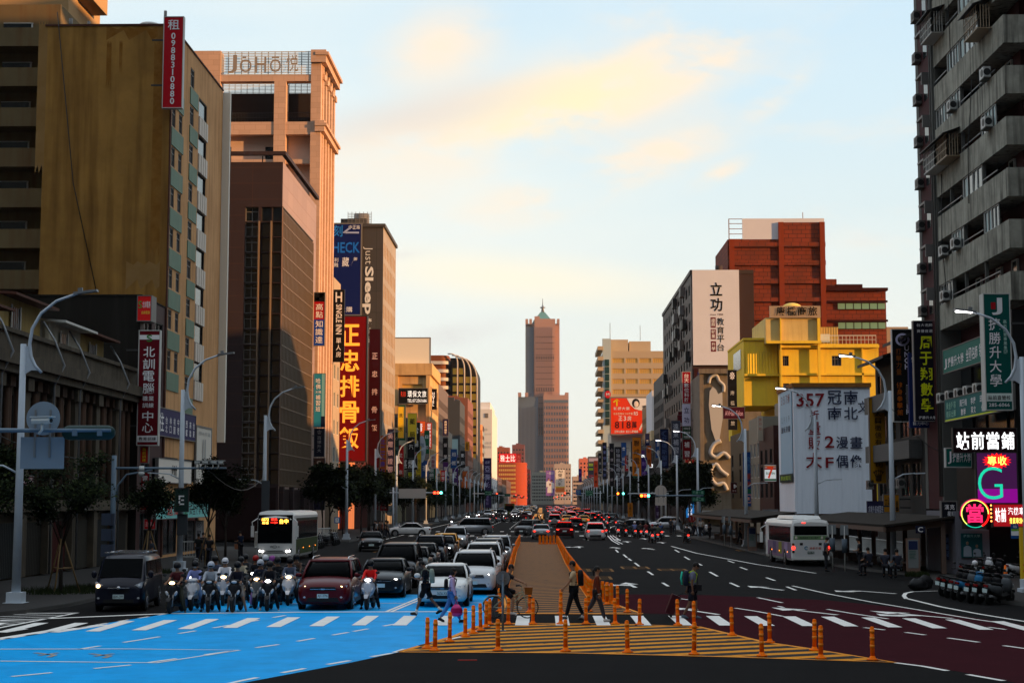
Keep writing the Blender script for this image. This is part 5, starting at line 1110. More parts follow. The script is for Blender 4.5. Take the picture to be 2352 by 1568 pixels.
q.cyl((xb-3,285,zt),(xb-3,285,zt+2),.06);wb(q,'roof_frame',['rust'],r)
r=thing('brick_wing','lower red brick wing with two bands of pale green windows right of the brick tower','building',(50,286,.13))
xa,xc=AY(1898,700,286)[0],AY(2035,700,286)[0];zt=AY(1950,668,286)[1]
b=MB();shell(b,xa,xc,286,300,.13,zt);b.box(xa,xa+2,286.5,296,zt,zt+2.2);wb(b,'wall',['brick_red_wall'],r)
for z0_,z1_ in((AY(1950,710,286)[1],AY(1950,697,286)[1]),(AY(1950,755,286)[1],AY(1950,741,286)[1])):
 for k in range(6):x=xa+2+k*1.42;q=MB();q.box(x,x+1.25,285.7,285.95,z0_,z1_);wb(q,'window',[pm(110,150,130)],r)
 q=MB();q.box(xa,xc+.2,285.5,285.9,z1_+.15,z1_+.5);wb(q,'ledge',[pm(50,16,12)],r)
q=MB();q.box(xa,xc+.3,285.4,300.2,zt+.003,zt+.5);q.box(xa+1.6,xa+6.5,286,286.1,zt+.5,zt+1.2);wb(q,'roof',[pm(50,16,12)],r)
simple('apartment_building','low white building with a railing seen between the brick wing and the dark shophouses',53,66,290,300,34,pm(150,140,125))
# middle and far right
simple('dark_building','dark glassy building just beyond the grimy cram school building',24,33,318.5,346,28,pm(36,34,38),S=(3,8,1.8,1.8,5,1,'d'),E=(7,8,2.2,1.8,5,1,'d'))
simple('dark_building','narrow black building with a lit strip in the far right row',24,36,346.5,392,16,pm(34,30,30),S=(3,4,1.8,1.8,5,1,'d'),E=(9,4,2.2,1.8,5,1,'d'))
simple('shed_building','low cream tin clad house with a small window below the orange billboard',26.8,38,396,412,20,pm(175,155,120),S=(2,1,3,2,15,2,'d'))
simple('white_house','small white rooftop house beside the orange billboard',28.2,38,414,436,31,pm(190,190,195),S=(1,2,2,1.2,12,2,'d'))
simple('gold_building','brown building with amber windows behind the right end of the orange billboard',29.8,42,440,480,30,pm(130,85,30),S=(4,8,1.8,2,5,1,'gd'),E=(8,8,2,1.8,5,1,'d'))
simple('white_building','weathered pale building that carries the orange housing billboard',24,42,560,590,27,pm(165,160,150),S=(6,4,1.4,1.6,5,1,'d'),E=(8,5,2,1.8,5,1,'d'))
bb=psign('orange red housing billboard with a woman in white and the price 818萬',1403,914,1494,996,558,pm(215,55,18),[('↑',.05,.02,.25,.22,'l',pm(240,190,30),.03),('城揚大豪',.06,.24,.48,.34,'h',wht),('住近亞灣AI城捷運',.06,.4,.55,.47,'h',pm(240,200,170)),('R5',.58,.38,.68,.48,'l',wht),('正3房',.18,.49,.52,.64,'h',wht),('818萬',.08,.64,.66,.86,'h',pm(60,14,12),.03),('五甲公園旁',.08,.9,.34,.97,'h',wht),('811-9988',.38,.9,.68,.97,'l',wht)],thick=.8,name='billboard',cat='billboard')
wB=AY(1494,950,558)[0]-AY(1403,950,558)[0];hB=AY(1400,914,558)[1]-AY(1400,996,558)[1]
def bz(pts,m,nm):
 q=MB();q.rings([[(-wB/2+wB*u,d,hB*(1-v))for u,v in pts]for d in(-.06,-.02)],0,False);q.build(nm,m,bb)
bz([(.4,0),(1,0),(1,.33),(.9,.36),(.72,.34),(.6,.3),(.5,.2)],pm(225,215,215),'printed_dress');bz([(.78,.22),(.9,.2),(.96,.45),(.9,.62),(.78,.8),(.74,.9),(.70,.88),(.76,.74),(.86,.58),(.86,.42)],pm(215,190,185),'printed_arm')
q=MB();q.ell((-wB/2+wB*.63,-.07,hB*.86),(.10*wB,.04,.13*hB),12,6);q.build('printed_hair',blk,bb);q=MB();q.ell((-wB/2+wB*.64,-.12,hB*.83),(.06*wB,.04,.09*hB),12,6);q.build('printed_face',pm(225,200,190),bb)
# banded tower with green glass corner
r=thing('banded_tower','tall banded tower with amber windows and a green glass corner strip in the right distance','building',(35,634,.13))
xa,xb=AY(1386,900,634)[0],AY(1540,900,634)[0];zt=AY(1450,806,634)[1]
b=MB();shell(b,xa,xb+8,634,665,.13,zt,('S','W'));facade(r,b,'S',634,xa,xb+8,.13,zt,rng(xa+3.6,6,4.6,5.3),rng(4.5,14,1.9,4.1),'au');facade(r,b,'W',xa,634,665,.13,zt,rng(636,3,4,9),rng(4.5,14,1.9,4.1),'d')
wb(b,'wall',[mat('banded_stone',(.50,.40,.27),.8).name],r)
for k in range(15):q=MB();z=6.9+4.1*k;q.box(xa-2.2,xa-.01,633,665,z-1.4,z+.1);wb(q,'balcony',['banded_stone'],r)
z1=AY(1390,778,634)[1]
q=MB();q.box(xa-.3,xa+3,633.3,636,.13,z1);wb(q,'corner_shaft',[pm(160,175,178)],r)
q=MB()
for k in range(9):q.box(xa+.6,xa+2.3,633.0,633.2,zt-6-k*2.9,zt-3.4-k*2.9)
wb(q,'green_glass',['glass_teal'],r)
q=MB();q.box(xa+3.1,xa+10,637,648,zt+.003,z1);q.box(xa+10.5,xa+19,638,648,zt+.003,z1-.6);wb(q,'roof_house',['banded_stone'],r)
q=MB();q.cyl((xa+3,640,z1),(xa+3,640,z1+7),.12);q.cyl((xa+15,640,z1),(xa+15,640,z1+6),.1);wb(q,'antenna',['metal_grey'],r)
psign('red round emblem sign on the green glass corner of the banded tower',1389,897,1403,914,632,pm(190,20,30),[('M',.25,.3,.75,.7,'l',wht)],round_=True,thick=.4)
psign('low multi colour advertising board with green and violet rows at the far right',1351,1049,1376,1100,800,pm(60,56,66),[('汗水房屋',.5,.4,.95,.55,'h',wht),('0207',.5,.78,.95,.92,'l',wht)],bands=[(.05,.05,.95,.2,pm(150,140,160)),(.05,.3,.45,.42,pm(150,170,40)),(.5,.25,.95,.36,pm(140,160,40)),(.05,.5,.45,.6,pm(150,170,40)),(.05,.8,.45,.95,pm(150,40,50))],thick=1)
for(Y0,Y1,h,c,lb)in((485,556,15,(60,54,52),'low dark building row below the orange billboard'),(592,632,17,(66,56,50),'low dull building before the banded tower'),(670,798,14,(54,48,46),'low dark row beyond the banded tower'),(802,940,15,(66,50,46),'low brown row behind the multi colour board'),(945,1120,13,(60,50,46),'farthest low row on the right of the avenue')):
 simple('shophouse',lb,24,38,Y0,Y1,h,pm(*c),S=(4,3,1.8,1.6,4,1,'d'),E=(10,3,2.6,1.8,4,1,'d'))
# vertical sign thicket, right
def vr(label,x0,y0,x1,y1,Y,bgc,txt,tc,d='v',**k):psign(label,x0,y0,x1,y1,Y,bgc,[(txt,.14,.04,.86,.96,d,tc)],br=k.pop('br','R'),**k)
vr('dark red vertical sign 台天數位 with white characters left of the relief wall',1567,854,1586,926,255,pm(130,14,26),'台天數位科技',wht,frame='frame_white')
vr('white vertical sign with navy characters 立功 below the dark red 台天數位 sign',1567,928,1586,978,254.6,pm(180,180,205),'立功',pm(30,34,90),frame=None)
psign('green and white striped subject list under the 立功 sign',1568,978,1587,1008,254.8,pm(30,62,44),[('升學文理',.1,.08,.9,.3,'h',wht),('電機技師',.1,.4,.9,.62,'h',wht),('外語短期',.1,.72,.9,.94,'h',wht)],br='R')
vr('dark red vertical sign 補習 below the green striped list',1568,1008,1587,1055,255,pm(110,12,22),'補習',wht)
vr('tall maroon vertical study abroad sign with white characters 自助家遊學網',1574,1055,1596,1140,240,pm(85,10,16),'♠自助家遊學網',wht)
vr('bright blue lit vertical sign 非凡遊學 low beside the relief wall',1575,1142,1594,1188,238,pm(30,130,210,.35),'非凡遊學','sign_white_lit')
vr('grey blue vertical sign with pale characters 遠東補習班',1542,966,1562,1065,262,pm(54,60,76),'遠東補習班',pm(170,180,195))
vr('deep blue vertical sign with a crescent left of the 遠東補習班 sign',1516,985,1535,1075,290,pm(16,26,60),'☾艾德斯留學',pm(60,80,130))
vr('orange vertical computer school sign with black characters',1452,1004,1472,1092,330,pm(205,115,20),'聯成電腦',pm(50,26,10))
vr('purple vertical sign partly behind the orange computer school sign',1472,1050,1486,1124,345,pm(52,26,110),'耐威特',pm(150,110,190))
vr('dark green vertical sign with faint characters 林文達 at tree height',1482,1090,1498,1124,338,pm(22,36,32),'林文達',pm(90,110,100))
vr('black vertical bridal sign with brush characters 珍琳蘇',1412,1026,1427,1120,372,pm(22,20,26),'珍琳蘇新概念婚紗',pm(150,150,158))
vr('slim black vertical sign with lit white dashes beside the 珍琳蘇 sign',1400,1018,1410,1116,380,pm(20,18,22),'心情婚紗',pm(160,150,158))
vr('slim dark navy vertical design studio sign in the far right row',1384,1016,1393,1100,400,pm(20,20,34),'格爾空間設計',pm(110,115,170))
vr('black vertical sign with pale characters 菲瑪洲 in the far right row',1374,1040,1382,1088,420,pm(24,22,24),'菲瑪洲',pm(150,150,150))
vr('small orange red vertical sign 民優康 in the far right row',1364,1058,1373,1118,440,pm(190,60,20),'民優康',pm(40,20,14))
vr('small purple vertical sign among the far right lamp posts',1329,1076,1336,1106,520,pm(60,26,90),'行天',pm(160,120,190))
psign('white lit hotel sign 河堤漫旅 on a black strip below a white lamp ball',1462,1062,1502,1076,350,pm(20,18,20),[('河堤漫旅',.04,.1,.96,.9,'h',lit_w)],frame=None)
psign('glowing white round lamp sign above the 河堤漫旅 strip',1468,1044,1482,1061,349,lit_w,(),round_=True,thick=.3,cat='sign')
vr('light blue vertical sign low in the right row beside the deep blue ones',1520,1082,1536,1144,300,pm(24,84,140),'小太陽餐飲',pm(90,150,200))
vr('mid blue vertical sign right of the light blue low one',1540,1074,1558,1124,282,pm(24,44,92),'深耕美語',pm(90,110,160))
vr('small red and white lit plaque between the low blue signs',1530,1080,1542,1096,288,pm(190,50,50,.3),'專科',wht,'h')
vr('red vertical sign partly hidden behind the maroon study abroad sign',1560,1070,1572,1150,250,pm(100,16,14),'中工商工',pm(190,90,80))
vr('green square board low in the right row',1541,1128,1556,1160,270,pm(20,62,44),'台',pm(60,110,90),'h')
vr('purple lit shop front sign near the right crossing',1505,1150,1518,1190,280,pm(60,40,80),'美容',pm(150,140,180))
# ---------------- far end of the avenue ----------------
mat('red_brick_far',(.40,.07,.025),.85);mat('far_pale',(.50,.40,.33),.85);mat('far_grey',(.22,.24,.23),.85)
r=thing('round_brick_building','red brick building with a curved front and dotted windows at the bend of the avenue','building',(-30,1400,0))
b=MB();X0,X1=AY(1143,1060,1400)[0],AY(1209,1060,1400)[0]
b.prism(rnd(X0-10,X1,1400,1460,12,10),'z',0,37);wb(b,'wall',['red_brick_far'],r)
for k in range(9):
 for i in range(9):
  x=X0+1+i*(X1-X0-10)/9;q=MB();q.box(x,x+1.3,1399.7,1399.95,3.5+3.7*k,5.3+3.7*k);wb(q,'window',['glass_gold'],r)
for k in range(9):q=MB();q.prism(rnd(X0-10.3,X1+.4,1399.5,1460,12,10),'z',6.1+3.7*k,6.9+3.7*k);wb(q,'ledge',['red_brick_far'],r)
psign('bright red rooftop sign with white characters 雅士比 on the curved brick building',1146,1041,1186,1063,1402,pm(215,15,20,.35),[('雅士比',.05,.1,.95,.9,'h','sign_white_lit')],frame=None,thick=1)
psign('narrow red rooftop sign beside the 雅士比 sign',1187,1042,1196,1066,1405,pm(140,15,20),[('力行',.1,.1,.9,.9,'v',pm(190,120,110))],frame=None,thick=1)
simple('office_building','pink brown building rising behind the curved brick building',-45,-30,1490,1520,52,pm(140,80,60),S=(5,12,1.6,1.8,5,1),E=None)
simple('office_building','dark block with a lit sign crown right of the curved brick building',-29,-17,1560,1590,57,pm(112,72,70),S=(4,13,1.6,1.8,5,1),E=None)
simple('office_building','dark red narrow building beside the gray office slab',-22,-11.8,1620,1650,34,pm(96,34,32),S=(3,8,1.6,1.8,5,1),E=None)
simple('office_building','long grey green office slab closing the avenue below the skyscraper',-11,12,1700,1730,33,pm(128,134,124),S=(13,8,1.1,1.8,4,.8,'d'),E=None)
simple('apartment_building','sunlit cream block on the roofline behind the grey office slab',14,33,1850,1880,45,'far_pale',S=(6,8,1.4,1.8,5,1,'d'),E=None)
simple('apartment_building','cream banded apartment block right of the tall banners',30,45,1600,1640,27,'far_pale',S=(5,6,2.4,1.6,3,.8,'d'),E=None)
simple('apartment_building','pinkish lit apartment block at the far right end of the avenue',40,56,1500,1540,30,pm(205,140,110),S=(4,7,2,1.8,4,1,'d'),E=None)
simple('apartment_building','salmon coloured stepped block behind the far right apartments',38,52,1650,1690,46,pm(190,105,80),S=(4,10,1.6,1.8,6,1,'d'),E=None)
simple('apartment_building','darker red brick block on the skyline left of the banded grey tower',44,62,1250,1290,30,pm(120,60,46),S=(4,7,1.8,1.8,4,1,'d'),E=None)
psign('tall violet election banner with three figures in white at the end of the avenue',1254,1080,1274,1138,1660,pm(125,90,160),[('一起拚',.1,.04,.9,.17,'h',wht)],frame=None,thick=.6,name='banner')
bn=[o for o in COL.objects if o.name.startswith('banner')][0]
for i,(x,z,s)in enumerate(((-1.8,13,1.15),(1.5,11.5,1.15),(-.3,7,1.3))):
 q=MB();q.ell((x,-.2,z+3.2*s),(.75*s,.12,1.0*s),10,6);q.build('printed_face',pm(190,140,110),bn)
 q=MB();q.prism([(x-2.2*s,z-4),(x-2*s,z+1*s),(x-.5,z+2.1*s),(x+.5,z+2.1*s),(x+2*s,z+1*s),(x+2.2*s,z-4)],'y',-.22+.02*i,-.12);q.build('printed_shirt',wht,bn)
 q=MB();q.ell((x,-.24,z+3.9*s),(.8*s,.12,.55*s),10,6);q.build('printed_hair',blk,bn)
psign('tall cream banner with black characters and a sunset foot at the end of the avenue',1276,1078,1297,1130,1640,pm(215,205,190),[('AI',.25,.03,.75,.13,'l',blk),('榮光城',.2,.16,.8,.72,'v',blk)],bands=[(0,.8,1,1,pm(225,110,20)),(0,.74,1,.8,pm(235,180,60))],frame=None,thick=.6,name='banner')
# skyscraper
r=thing('skyscraper','very tall stepped skyscraper with a green pyramid roof closing the avenue','skyscraper',(0,3000,0))
mat('granite_pink',(.44,.25,.185),.6,noise=(.02,.4,(.37,.21,.16)));mat('sky_glass',(.12,.16,.20),.25,metal=.2);mat('green_copper',(.10,.26,.24),.4)
def Xp(px):return AY(px,1000,3000)[0]
def Zp(py):return AY(1247,py,3000)[1]
def tw(x0,x1,y0,y1,z0,z1,name,m,rows=True):
 q=MB();q.box(x0,x1,y0,y1,z0,z1);return wb(q,name,[m],r)
tw(Xp(1207),Xp(1286),3010,3070,0,Zp(742),'shaft','granite_pink')
tw(Xp(1228),Xp(1276),3000,3009.9,Zp(1000),Zp(732),'shaft_bay','granite_pink')
tw(Xp(1207),Xp(1226),3003,3009.9,Zp(1070),Zp(750),'shaft_bay','sky_glass')
tw(Xp(1190),Xp(1236),2990,3045,0,Zp(912),'wing','sky_glass');tw(Xp(1248),Xp(1306),2985,3045,0,Zp(908),'wing','granite_pink');tw(Xp(1236),Xp(1248),3000,3009,0,Zp(935),'wing','sky_glass')
for a,c in((1190,1197),(1206,1213),(1250,1258),(1298,1306)):tw(Xp(a),Xp(c),2988,3040,Zp(912),Zp(902),'wing_horn','granite_pink')
for a,c in((1207,1213),(1216,1222),(1228,1240),(1268,1276),(1280,1286)):tw(Xp(a),Xp(c),3001,3065,Zp(744),Zp(732 if a!=1228 else 726),'crown_horn','granite_pink')
tw(Xp(1240),Xp(1268),3008,3060,Zp(742),Zp(734),'crown','granite_pink')
q=MB();xa,xb=Xp(1222),Xp(1272);zc=Zp(742);za=Zp(712);cx=(xa+xb)/2
q.rings([[(xa,3012,zc),(xb,3012,zc),(xb,3060,zc),(xa,3060,zc)],[(xa+3,3014,Zp(734)),(xb-3,3014,Zp(734)),(xb-3,3058,Zp(734)),(xa+3,3058,Zp(734))],[(cx-4,3032,za),(cx+4,3032,za),(cx+4,3040,za),(cx-4,3040,za)]],0,False);wb(q,'pyramid_roof',['green_copper'],r)
q=MB();q.cyl((cx,3036,za),(cx,3036,Zp(696)),3,1.6,8);q.cyl((cx,3036,Zp(696)),(cx,3036,Zp(680)),.9,.5,6);q.cyl((cx,3036,Zp(700)),(cx,3036,Zp(702)),5,5,8);wb(q,'mast',['metal_grey'],r)
for i in range(34): # window bands and dark storeys
 z=Zp(1150)+i*11.3
 if z>Zp(760):break
 q=MB();q.box(Xp(1229.5)+1,Xp(1274),2998.9,2999.9,z,z+.9);
 if z>Zp(1000):wb(q,'window_band',['frame_dark'],r)
 q=MB();q.box(Xp(1250),Xp(1305),2983.9,2984.9,z,z+5.5)
 if z<Zp(925):wb(q,'window_band',['sky_glass'],r)
for x in range(1231,1275,4):
 for y in(818,890):q=MB();q.box(Xp(x),Xp(x+1.8),2998.5,2998.8,Zp(y+7),Zp(y));wb(q,'vent',['frame_dark'],r)
for x in range(1192,1234,3):q=MB();q.box(Xp(x),Xp(x)+.7,2989.2,2989.9,10,Zp(935));wb(q,'mullion',['metal_grey'],r)
for x in range(1252,1304,6):q=MB();q.box(Xp(x),Xp(x)+1.2,2983.0,2983.8,10,Zp(925));wb(q,'pier',['granite_pink'],r)
for x in range(1229,1275,4):q=MB();q.box(Xp(x),Xp(x)+.8,2998,2998.4,Zp(1000),Zp(750));wb(q,'mullion',['granite_pink'],r)
# ---------------- street furniture ----------------
LEDON=mat('led_on',(.9,.9,.9),.5,emit=(1,.97,.95),es=6).name
def make_lamp(lit):
 t=thing('street_lamp','tall white street lamp','street lamp')
 b=MB();b.tube([(0,0,.4),(0,0,5),(0,0,9.3)],[.16,.13,.10],10);b.build('pole','lamp_pole_white',t)
 b=MB();b.box(-.36,.36,-.36,.36,0,.14);b.box(-.27,.27,-.27,.27,.141,.5);b.build('base','lamp_pole_white',t)
 b=MB();b.prism([(0,9.25),(.22,9.2),(.24,8.85),(.40,8.55),(.62,8.35),(.3,8.35),(.0,8.15)],'y',-.03,.03);b.build('bracket','lamp_pole_white',t)
 b=MB();b.tube([(.68,0,8.27),(.45,0,8.5),(.28,0,8.85),(.22,0,9.3),(.3,0,9.85),(.6,0,10.4),(1.15,0,10.85),(1.9,0,11.12)],[.05,.06,.065,.065,.06,.055,.05,.045],8);b.build('arm','lamp_pole_white',t)
 b=MB();b.obox((2.2,0,11.17),(.85,.26,.08),(0,-.12,0));b.obox((2.0,0,11.26),(.16,.1,.12),(0,-.12,0));h=b.build('lamp_head','metal_grey',t)
 if lit:b=MB();b.obox((2.25,0,11.12),(.62,.22,.02),(0,-.12,0));b.ell((2.45,0,11.13),(.16,.1,.05),8,4);b.build('led_panel',LEDON,h)
 b=MB();b.tube([(-.1,0,4.7),(-.6,0,4.95),(-1.2,0,5.0)],[.04,.035,.03],6);b.obox((-1.45,0,5.0),(.55,.16,.06),(0,.05,0));b.build('pavement_arm','lamp_pole_white',t)
 freeze(t);return t
lamp0,lamp1=make_lamp(False),make_lamp(True)
def lampat(x,y,side,label,group,lit=False,z=.13):
 o=place(lamp1 if lit else lamp0,(x,y,z),0 if side<0 else math.pi,label,group);return o
GL_,GR_='street lamps along the left pavement','street lamps along the right pavement'
for n,(y,l)in enumerate(((57.2,'white street lamp nearest the camera at the left edge, behind the round sign back'),(83,'white street lamp carrying the dark green E sign'),(108,'white street lamp standing behind the white coach'))):lampat(-18.6,y,-1,l,GL_,z=.13 if n else.0)
for k in range(20):lampat(-18.4,152+26*k,-1,'unlit white street lamp in the long row down the left pavement beyond the coach',GL_)
for n,(x,y,l)in enumerate(((19.2,64.6,'white street lamp nearest the right edge with its head lit'),(18.2,84.5,'lit white street lamp at the near end of the bus shelter'),(18.4,109,'white street lamp in front of the clad bookshop building behind the city bus'),(16.2,129,'lit white street lamp between the two bus shelters'))):lampat(x,y,1,l,GR_,True)
for k in range(19):lampat(16.9,176+27*k,1,'white street lamp in the long row down the right pavement beyond the shelters',GR_,k<2)
# plastic delineator posts
mat('post_orange',(.95,.17,.0),.6,noise=(6,.3,(.78,.12,.0)),spec=.08);mat('post_band',(.80,.22,.004),.4,spec=.3);mat('post_dirty',(.30,.09,.01),.7)
def make_post():
 t=thing('delineator_post','orange plastic delineator post','bollard')
 b=MB();b.cyl((0,0,.05),(0,0,.74),.055,.05,12);b.ell((0,0,.74),(.05,.05,.035),12,4,lo=0);b.build('post','post_orange',t)
 b=MB();b.tube([(0,0,0),(0,0,.025),(0,0,.05),(0,0,.1)],[.14,.135,.075,.056],14)
 b.build('foot','post_orange',t)
 for z in(.28,.46,.62):b=MB();b.cyl((0,0,z),(0,0,z+.075),.0575,.0575,12);b.build('reflective_band','post_band',t)
 for a in(.6,2.7,4.8):b=MB();b.cyl((.11*math.cos(a),.11*math.sin(a),.02),(.11*math.cos(a),.11*math.sin(a),.04),.015,.015,6);b.build('bolt','metal_grey',t)
 freeze(t);return t
post0=make_post()
front=[(981,1489),(998.7,1494.5),(1032.8,1474),(1068.7,1462),(1087,1454),(1104,1448),(1116,1440.7),(1124,1434)]
mid=[(1143.8,1494),(1299,1495.6),(1441.5,1498),(1594,1503),(1750,1507),(1885.4,1512.3),(2004.3,1516)]
back=[(1167.2,1433.4),(1224,1433.4),(1288,1433.4),(1346.3,1433),(1413,1433),(1469,1434.8),(1557,1436),(1594,1441)]
diag=[(1681.6,1458.8),(1768.5,1475.9),(1870.7,1494)]
up=[(1394.6,1388),(1419,1395.6),(1441,1406),(1216,1406.6),(1148,1404),(1289,1408),(1353,1404)]
rs=random.Random(8)
def posts(lst,grp,labs):
 for i,p in enumerate(lst):
  x,y=G(*p);o=place(post0,(x,y,.012),rs.random()*6,labs(i),grp);o.rotation_euler.x=rs.uniform(-.02,.02);o.rotation_euler.y=rs.uniform(-.025,.025)
od=['first','second','third','fourth','fifth','sixth','seventh','eighth']
posts(front,'delineator posts along the left edge of the front island',lambda i:f'orange post on the slanting blue side of the hatched island, {od[i]} from the front')
posts(mid,'delineator posts along the front edge of the island',lambda i:f'orange post on the near edge of the front hatched island, {od[i]} from the left'+(', dirty' if i==6 else ''))
posts(back,'delineator posts beside the crosswalk',lambda i:f'orange post between the front hatched island and the crosswalk, {od[i]} from the left')
posts(diag,'delineator posts on the maroon side of the island',lambda i:f'orange post on the slanting maroon side of the hatched island, {od[i]} from the crosswalk')
posts(up,'delineator posts where the median meets the crosswalk',lambda i:f'orange post beyond the crosswalk at the foot of the median, {od[i]} of seven')
def make_board():
 t=thing('lane_separator','orange lane separator board','bollard');b=MB()
 b.rings([[(x*w,y*.045,z)for x,y in((-1,-1),(1,-1),(1,1),(-1,1))]for z,w in((0,.15),(.06,.13),(.1,.1),(.66,.1),(.74,.06))],0,False);b.build('board','post_orange',t)
 for z in(.3,.5):b=MB();b.box(-.103,.103,-.048,.048,z,z+.1);b.build('reflective_band','post_band',t)
 freeze(t);return t
board0=make_board()
def seprow(pts,step,grp,lab):
 P=[Vector(G(*p))for p in pts];acc=0;k=0
 for a,c in zip(P,P[1:]):
  L_=(c-a).length;s=acc
  while s<L_:
   q=a.lerp(c,s/L_);d=c-a;o=place(board0,(q.x,q.y,.012),math.atan2(d.y,d.x)+rs.uniform(-.08,.08),lab,grp);s+=step;k+=1
  acc=s-L_
 return k
n1=seprow([(1163,1370),(1167,1345),(1175,1308),(1185,1268),(1194,1247)],.62,'orange separator boards down the left side of the median','orange separator board in the long close row along the left side of the hatched median')
n2=seprow([(1404,1386),(1354,1374),(1331,1342),(1302,1295),(1282,1252)],.62,'orange separator boards down the right side of the median','orange separator board in the long close row along the right side of the hatched median')
n3=seprow([(1280,1249),(1238,1249)],.3,'orange separator boards across the far end of the median','orange separator board in the short row across the far end of the hatched median')
# traffic signals
mat('signal_housing',(.01,.035,.032),.5);mat('sign_back',(.22,.28,.34),.6);mat('sign_back_pale',(.5,.47,.43),.6)
red_l=mat('signal_red',(.8,.02,.0),.4,emit=(1,.03,.01),es=9).name;grn_l=mat('signal_green',(.0,.6,.4),.4,emit=(.1,1,.7),es=6).name;amb_l=mat('signal_amber_red',(.9,.1,.0),.4,emit=(1,.14,.01),es=9).name
def head(root,x,z,n=4,lit={0:'signal_red'},y=-.2,w=.36):
 f=MB();f.box(x,x+w*n,y-.14,y+.1,z-.2,z+.2);h=f.build('signal_head','signal_housing',root)
 for k in range(n):
  q=MB();cx=x+w*(k+.5);q.cyl((cx,y-.165,z),(cx,y-.145,z),.14,.14,12);q.build('lens',lit.get(k,'dark_void'),h)
  q=MB();q.rings([[(cx+rr*math.cos(a),yy,z+rr*math.sin(a))for a in[math.pi*j/8 for j in range(9)]]for yy,rr in((y-.15,.165),(y-.34,.16))],0,False,False,False);q.build('visor','signal_housing',h)
def gantry(label,X,Y,side,arm,z,m='lamp_pole_white',headx=None,n=4,lit={0:'signal_red'},boards=(),top=None,grp='overhead signal arms'):
 """side -1: pole on the left, arm reaches right"""
 t=thing('traffic_signal',label,'traffic signal',(X,Y,.1),0,grp);s=1 if side<0 else-1;b=MB()
 b.cyl((0,0,0),(0,0,top or z+.6),.14,.1,10);b.box(-.25,.25,-.25,.25,0,.25);b.build('pole',m,t)
 b=MB();b.cyl((-s*.4,0,z),(s*arm,0,z),.1,.06,8);b.build('arm',m,t)
 if headx is not None:head(t,headx,z,n,lit)
 for(x0,x1,z0,z1,mm,txt)in boards:
  q=MB();q.box(x0,x1,-.2,-.14,z0,z1);w=q.build('direction_board',mm,t)
  if txt:
   q=MB();rows=txt.split('/')
   for i,rw in enumerate(rows):put_text(q,rw,x0+.08,z1-(z1-z0)*(i+.88)/len(rows),x1-.08,z1-(z1-z0)*(i+.12)/len(rows),'h' if ord(rw[0])>255 else 'l')
   q.build('lettering',pm(120,160,140),w,loc=(0,-.215,0))
 return t
gsign=pm(8,70,52)
gantry('white signal arm at the left crossing with a red light and green arrow',-16.4,178,-1,4.6,4.5,headx=4.4,lit={0:red_l,1:red_l,2:grn_l},boards=[(.6,3.6,3.9,4.95,'sign_back_pale','')])
gantry('second white signal arm on the left with a green street board and red light',-15.6,372,-1,5.2,5.3,headx=5,lit={0:red_l},boards=[(2.4,4.0,4.9,5.9,gsign,'中山/一路')])
gantry('long white signal arm at the right crossing with an amber red light and green arrow',16.6,218,1,5,4.6,headx=-6.6,lit={0:amb_l,2:grn_l},boards=[])
gantry('dark steel signal arm with green street name boards by the relief wall',16.3,168,1,4.6,4.15,m='steel_blue',headx=-6.2,n=4,lit={0:amb_l,1:red_l,2:grn_l},boards=[(-.8,.5,3.55,4.0,gsign,'八德二路'),(-.8,.5,4.25,4.7,gsign,'八德一路')])
gantry('white signal arm with blue and green boards in the middle distance on the right',14.8,412,1,7.2,5.6,headx=-9.2,lit={0:red_l},boards=[(-3.8,-1.9,4.9,6.3,gsign,'中山/二路'),(-6.2,-5.0,5.2,6.4,pm(20,60,130),'①')])
for k,(X,Y,s)in enumerate(((-15,560,-1),(14.6,590,1),(-15,720,-1),(14.6,800,1),(-15,960,-1),(14.6,1050,1))):
 gantry('distant signal arm with a red light far down the avenue',X,Y,s,6,5.6,headx=5.8 if s<0 else-7.4,lit={0:red_l},boards=[(2,4,5.2,6.1,gsign,'')]if s<0 else[])
# round and square sign backs on the near right signal
def signback(label,x,y,z,r_,sq,m,pole=True,grp=None):
 t=thing('road_sign',label,'road sign',(x,y,z),group=grp);b=MB()
 b.cyl((0,-.012,0),(0,.012,0),r_,r_,28);b.build('disc',m,t)
 if sq:b=MB();b.box(-sq*.5,sq*.5,-.012,.012,-r_-.05-sq*.72,-r_-.05);b.build('plate',m,t)
 b=MB()
 for dx in(-.22*r_*2,.22*r_*2):b.box(dx-.03,dx+.03,-.05,-.014,-(r_*.4 if not sq else r_+sq*.5),r_*.5)
 b.build('rail','metal_grey',t)
 return t
signback('pale round sign back above a square plate at the right crossing',AY(1518,1131,216)[0],216.2,AY(1518,1127,216)[1],.78,1.5,'sign_back_pale')
signback('red rimmed round no entry style sign low beside the street name boards',AY(1596,1192,170)[0]-.6,167,1.9,.38,0,pm(110,26,22))
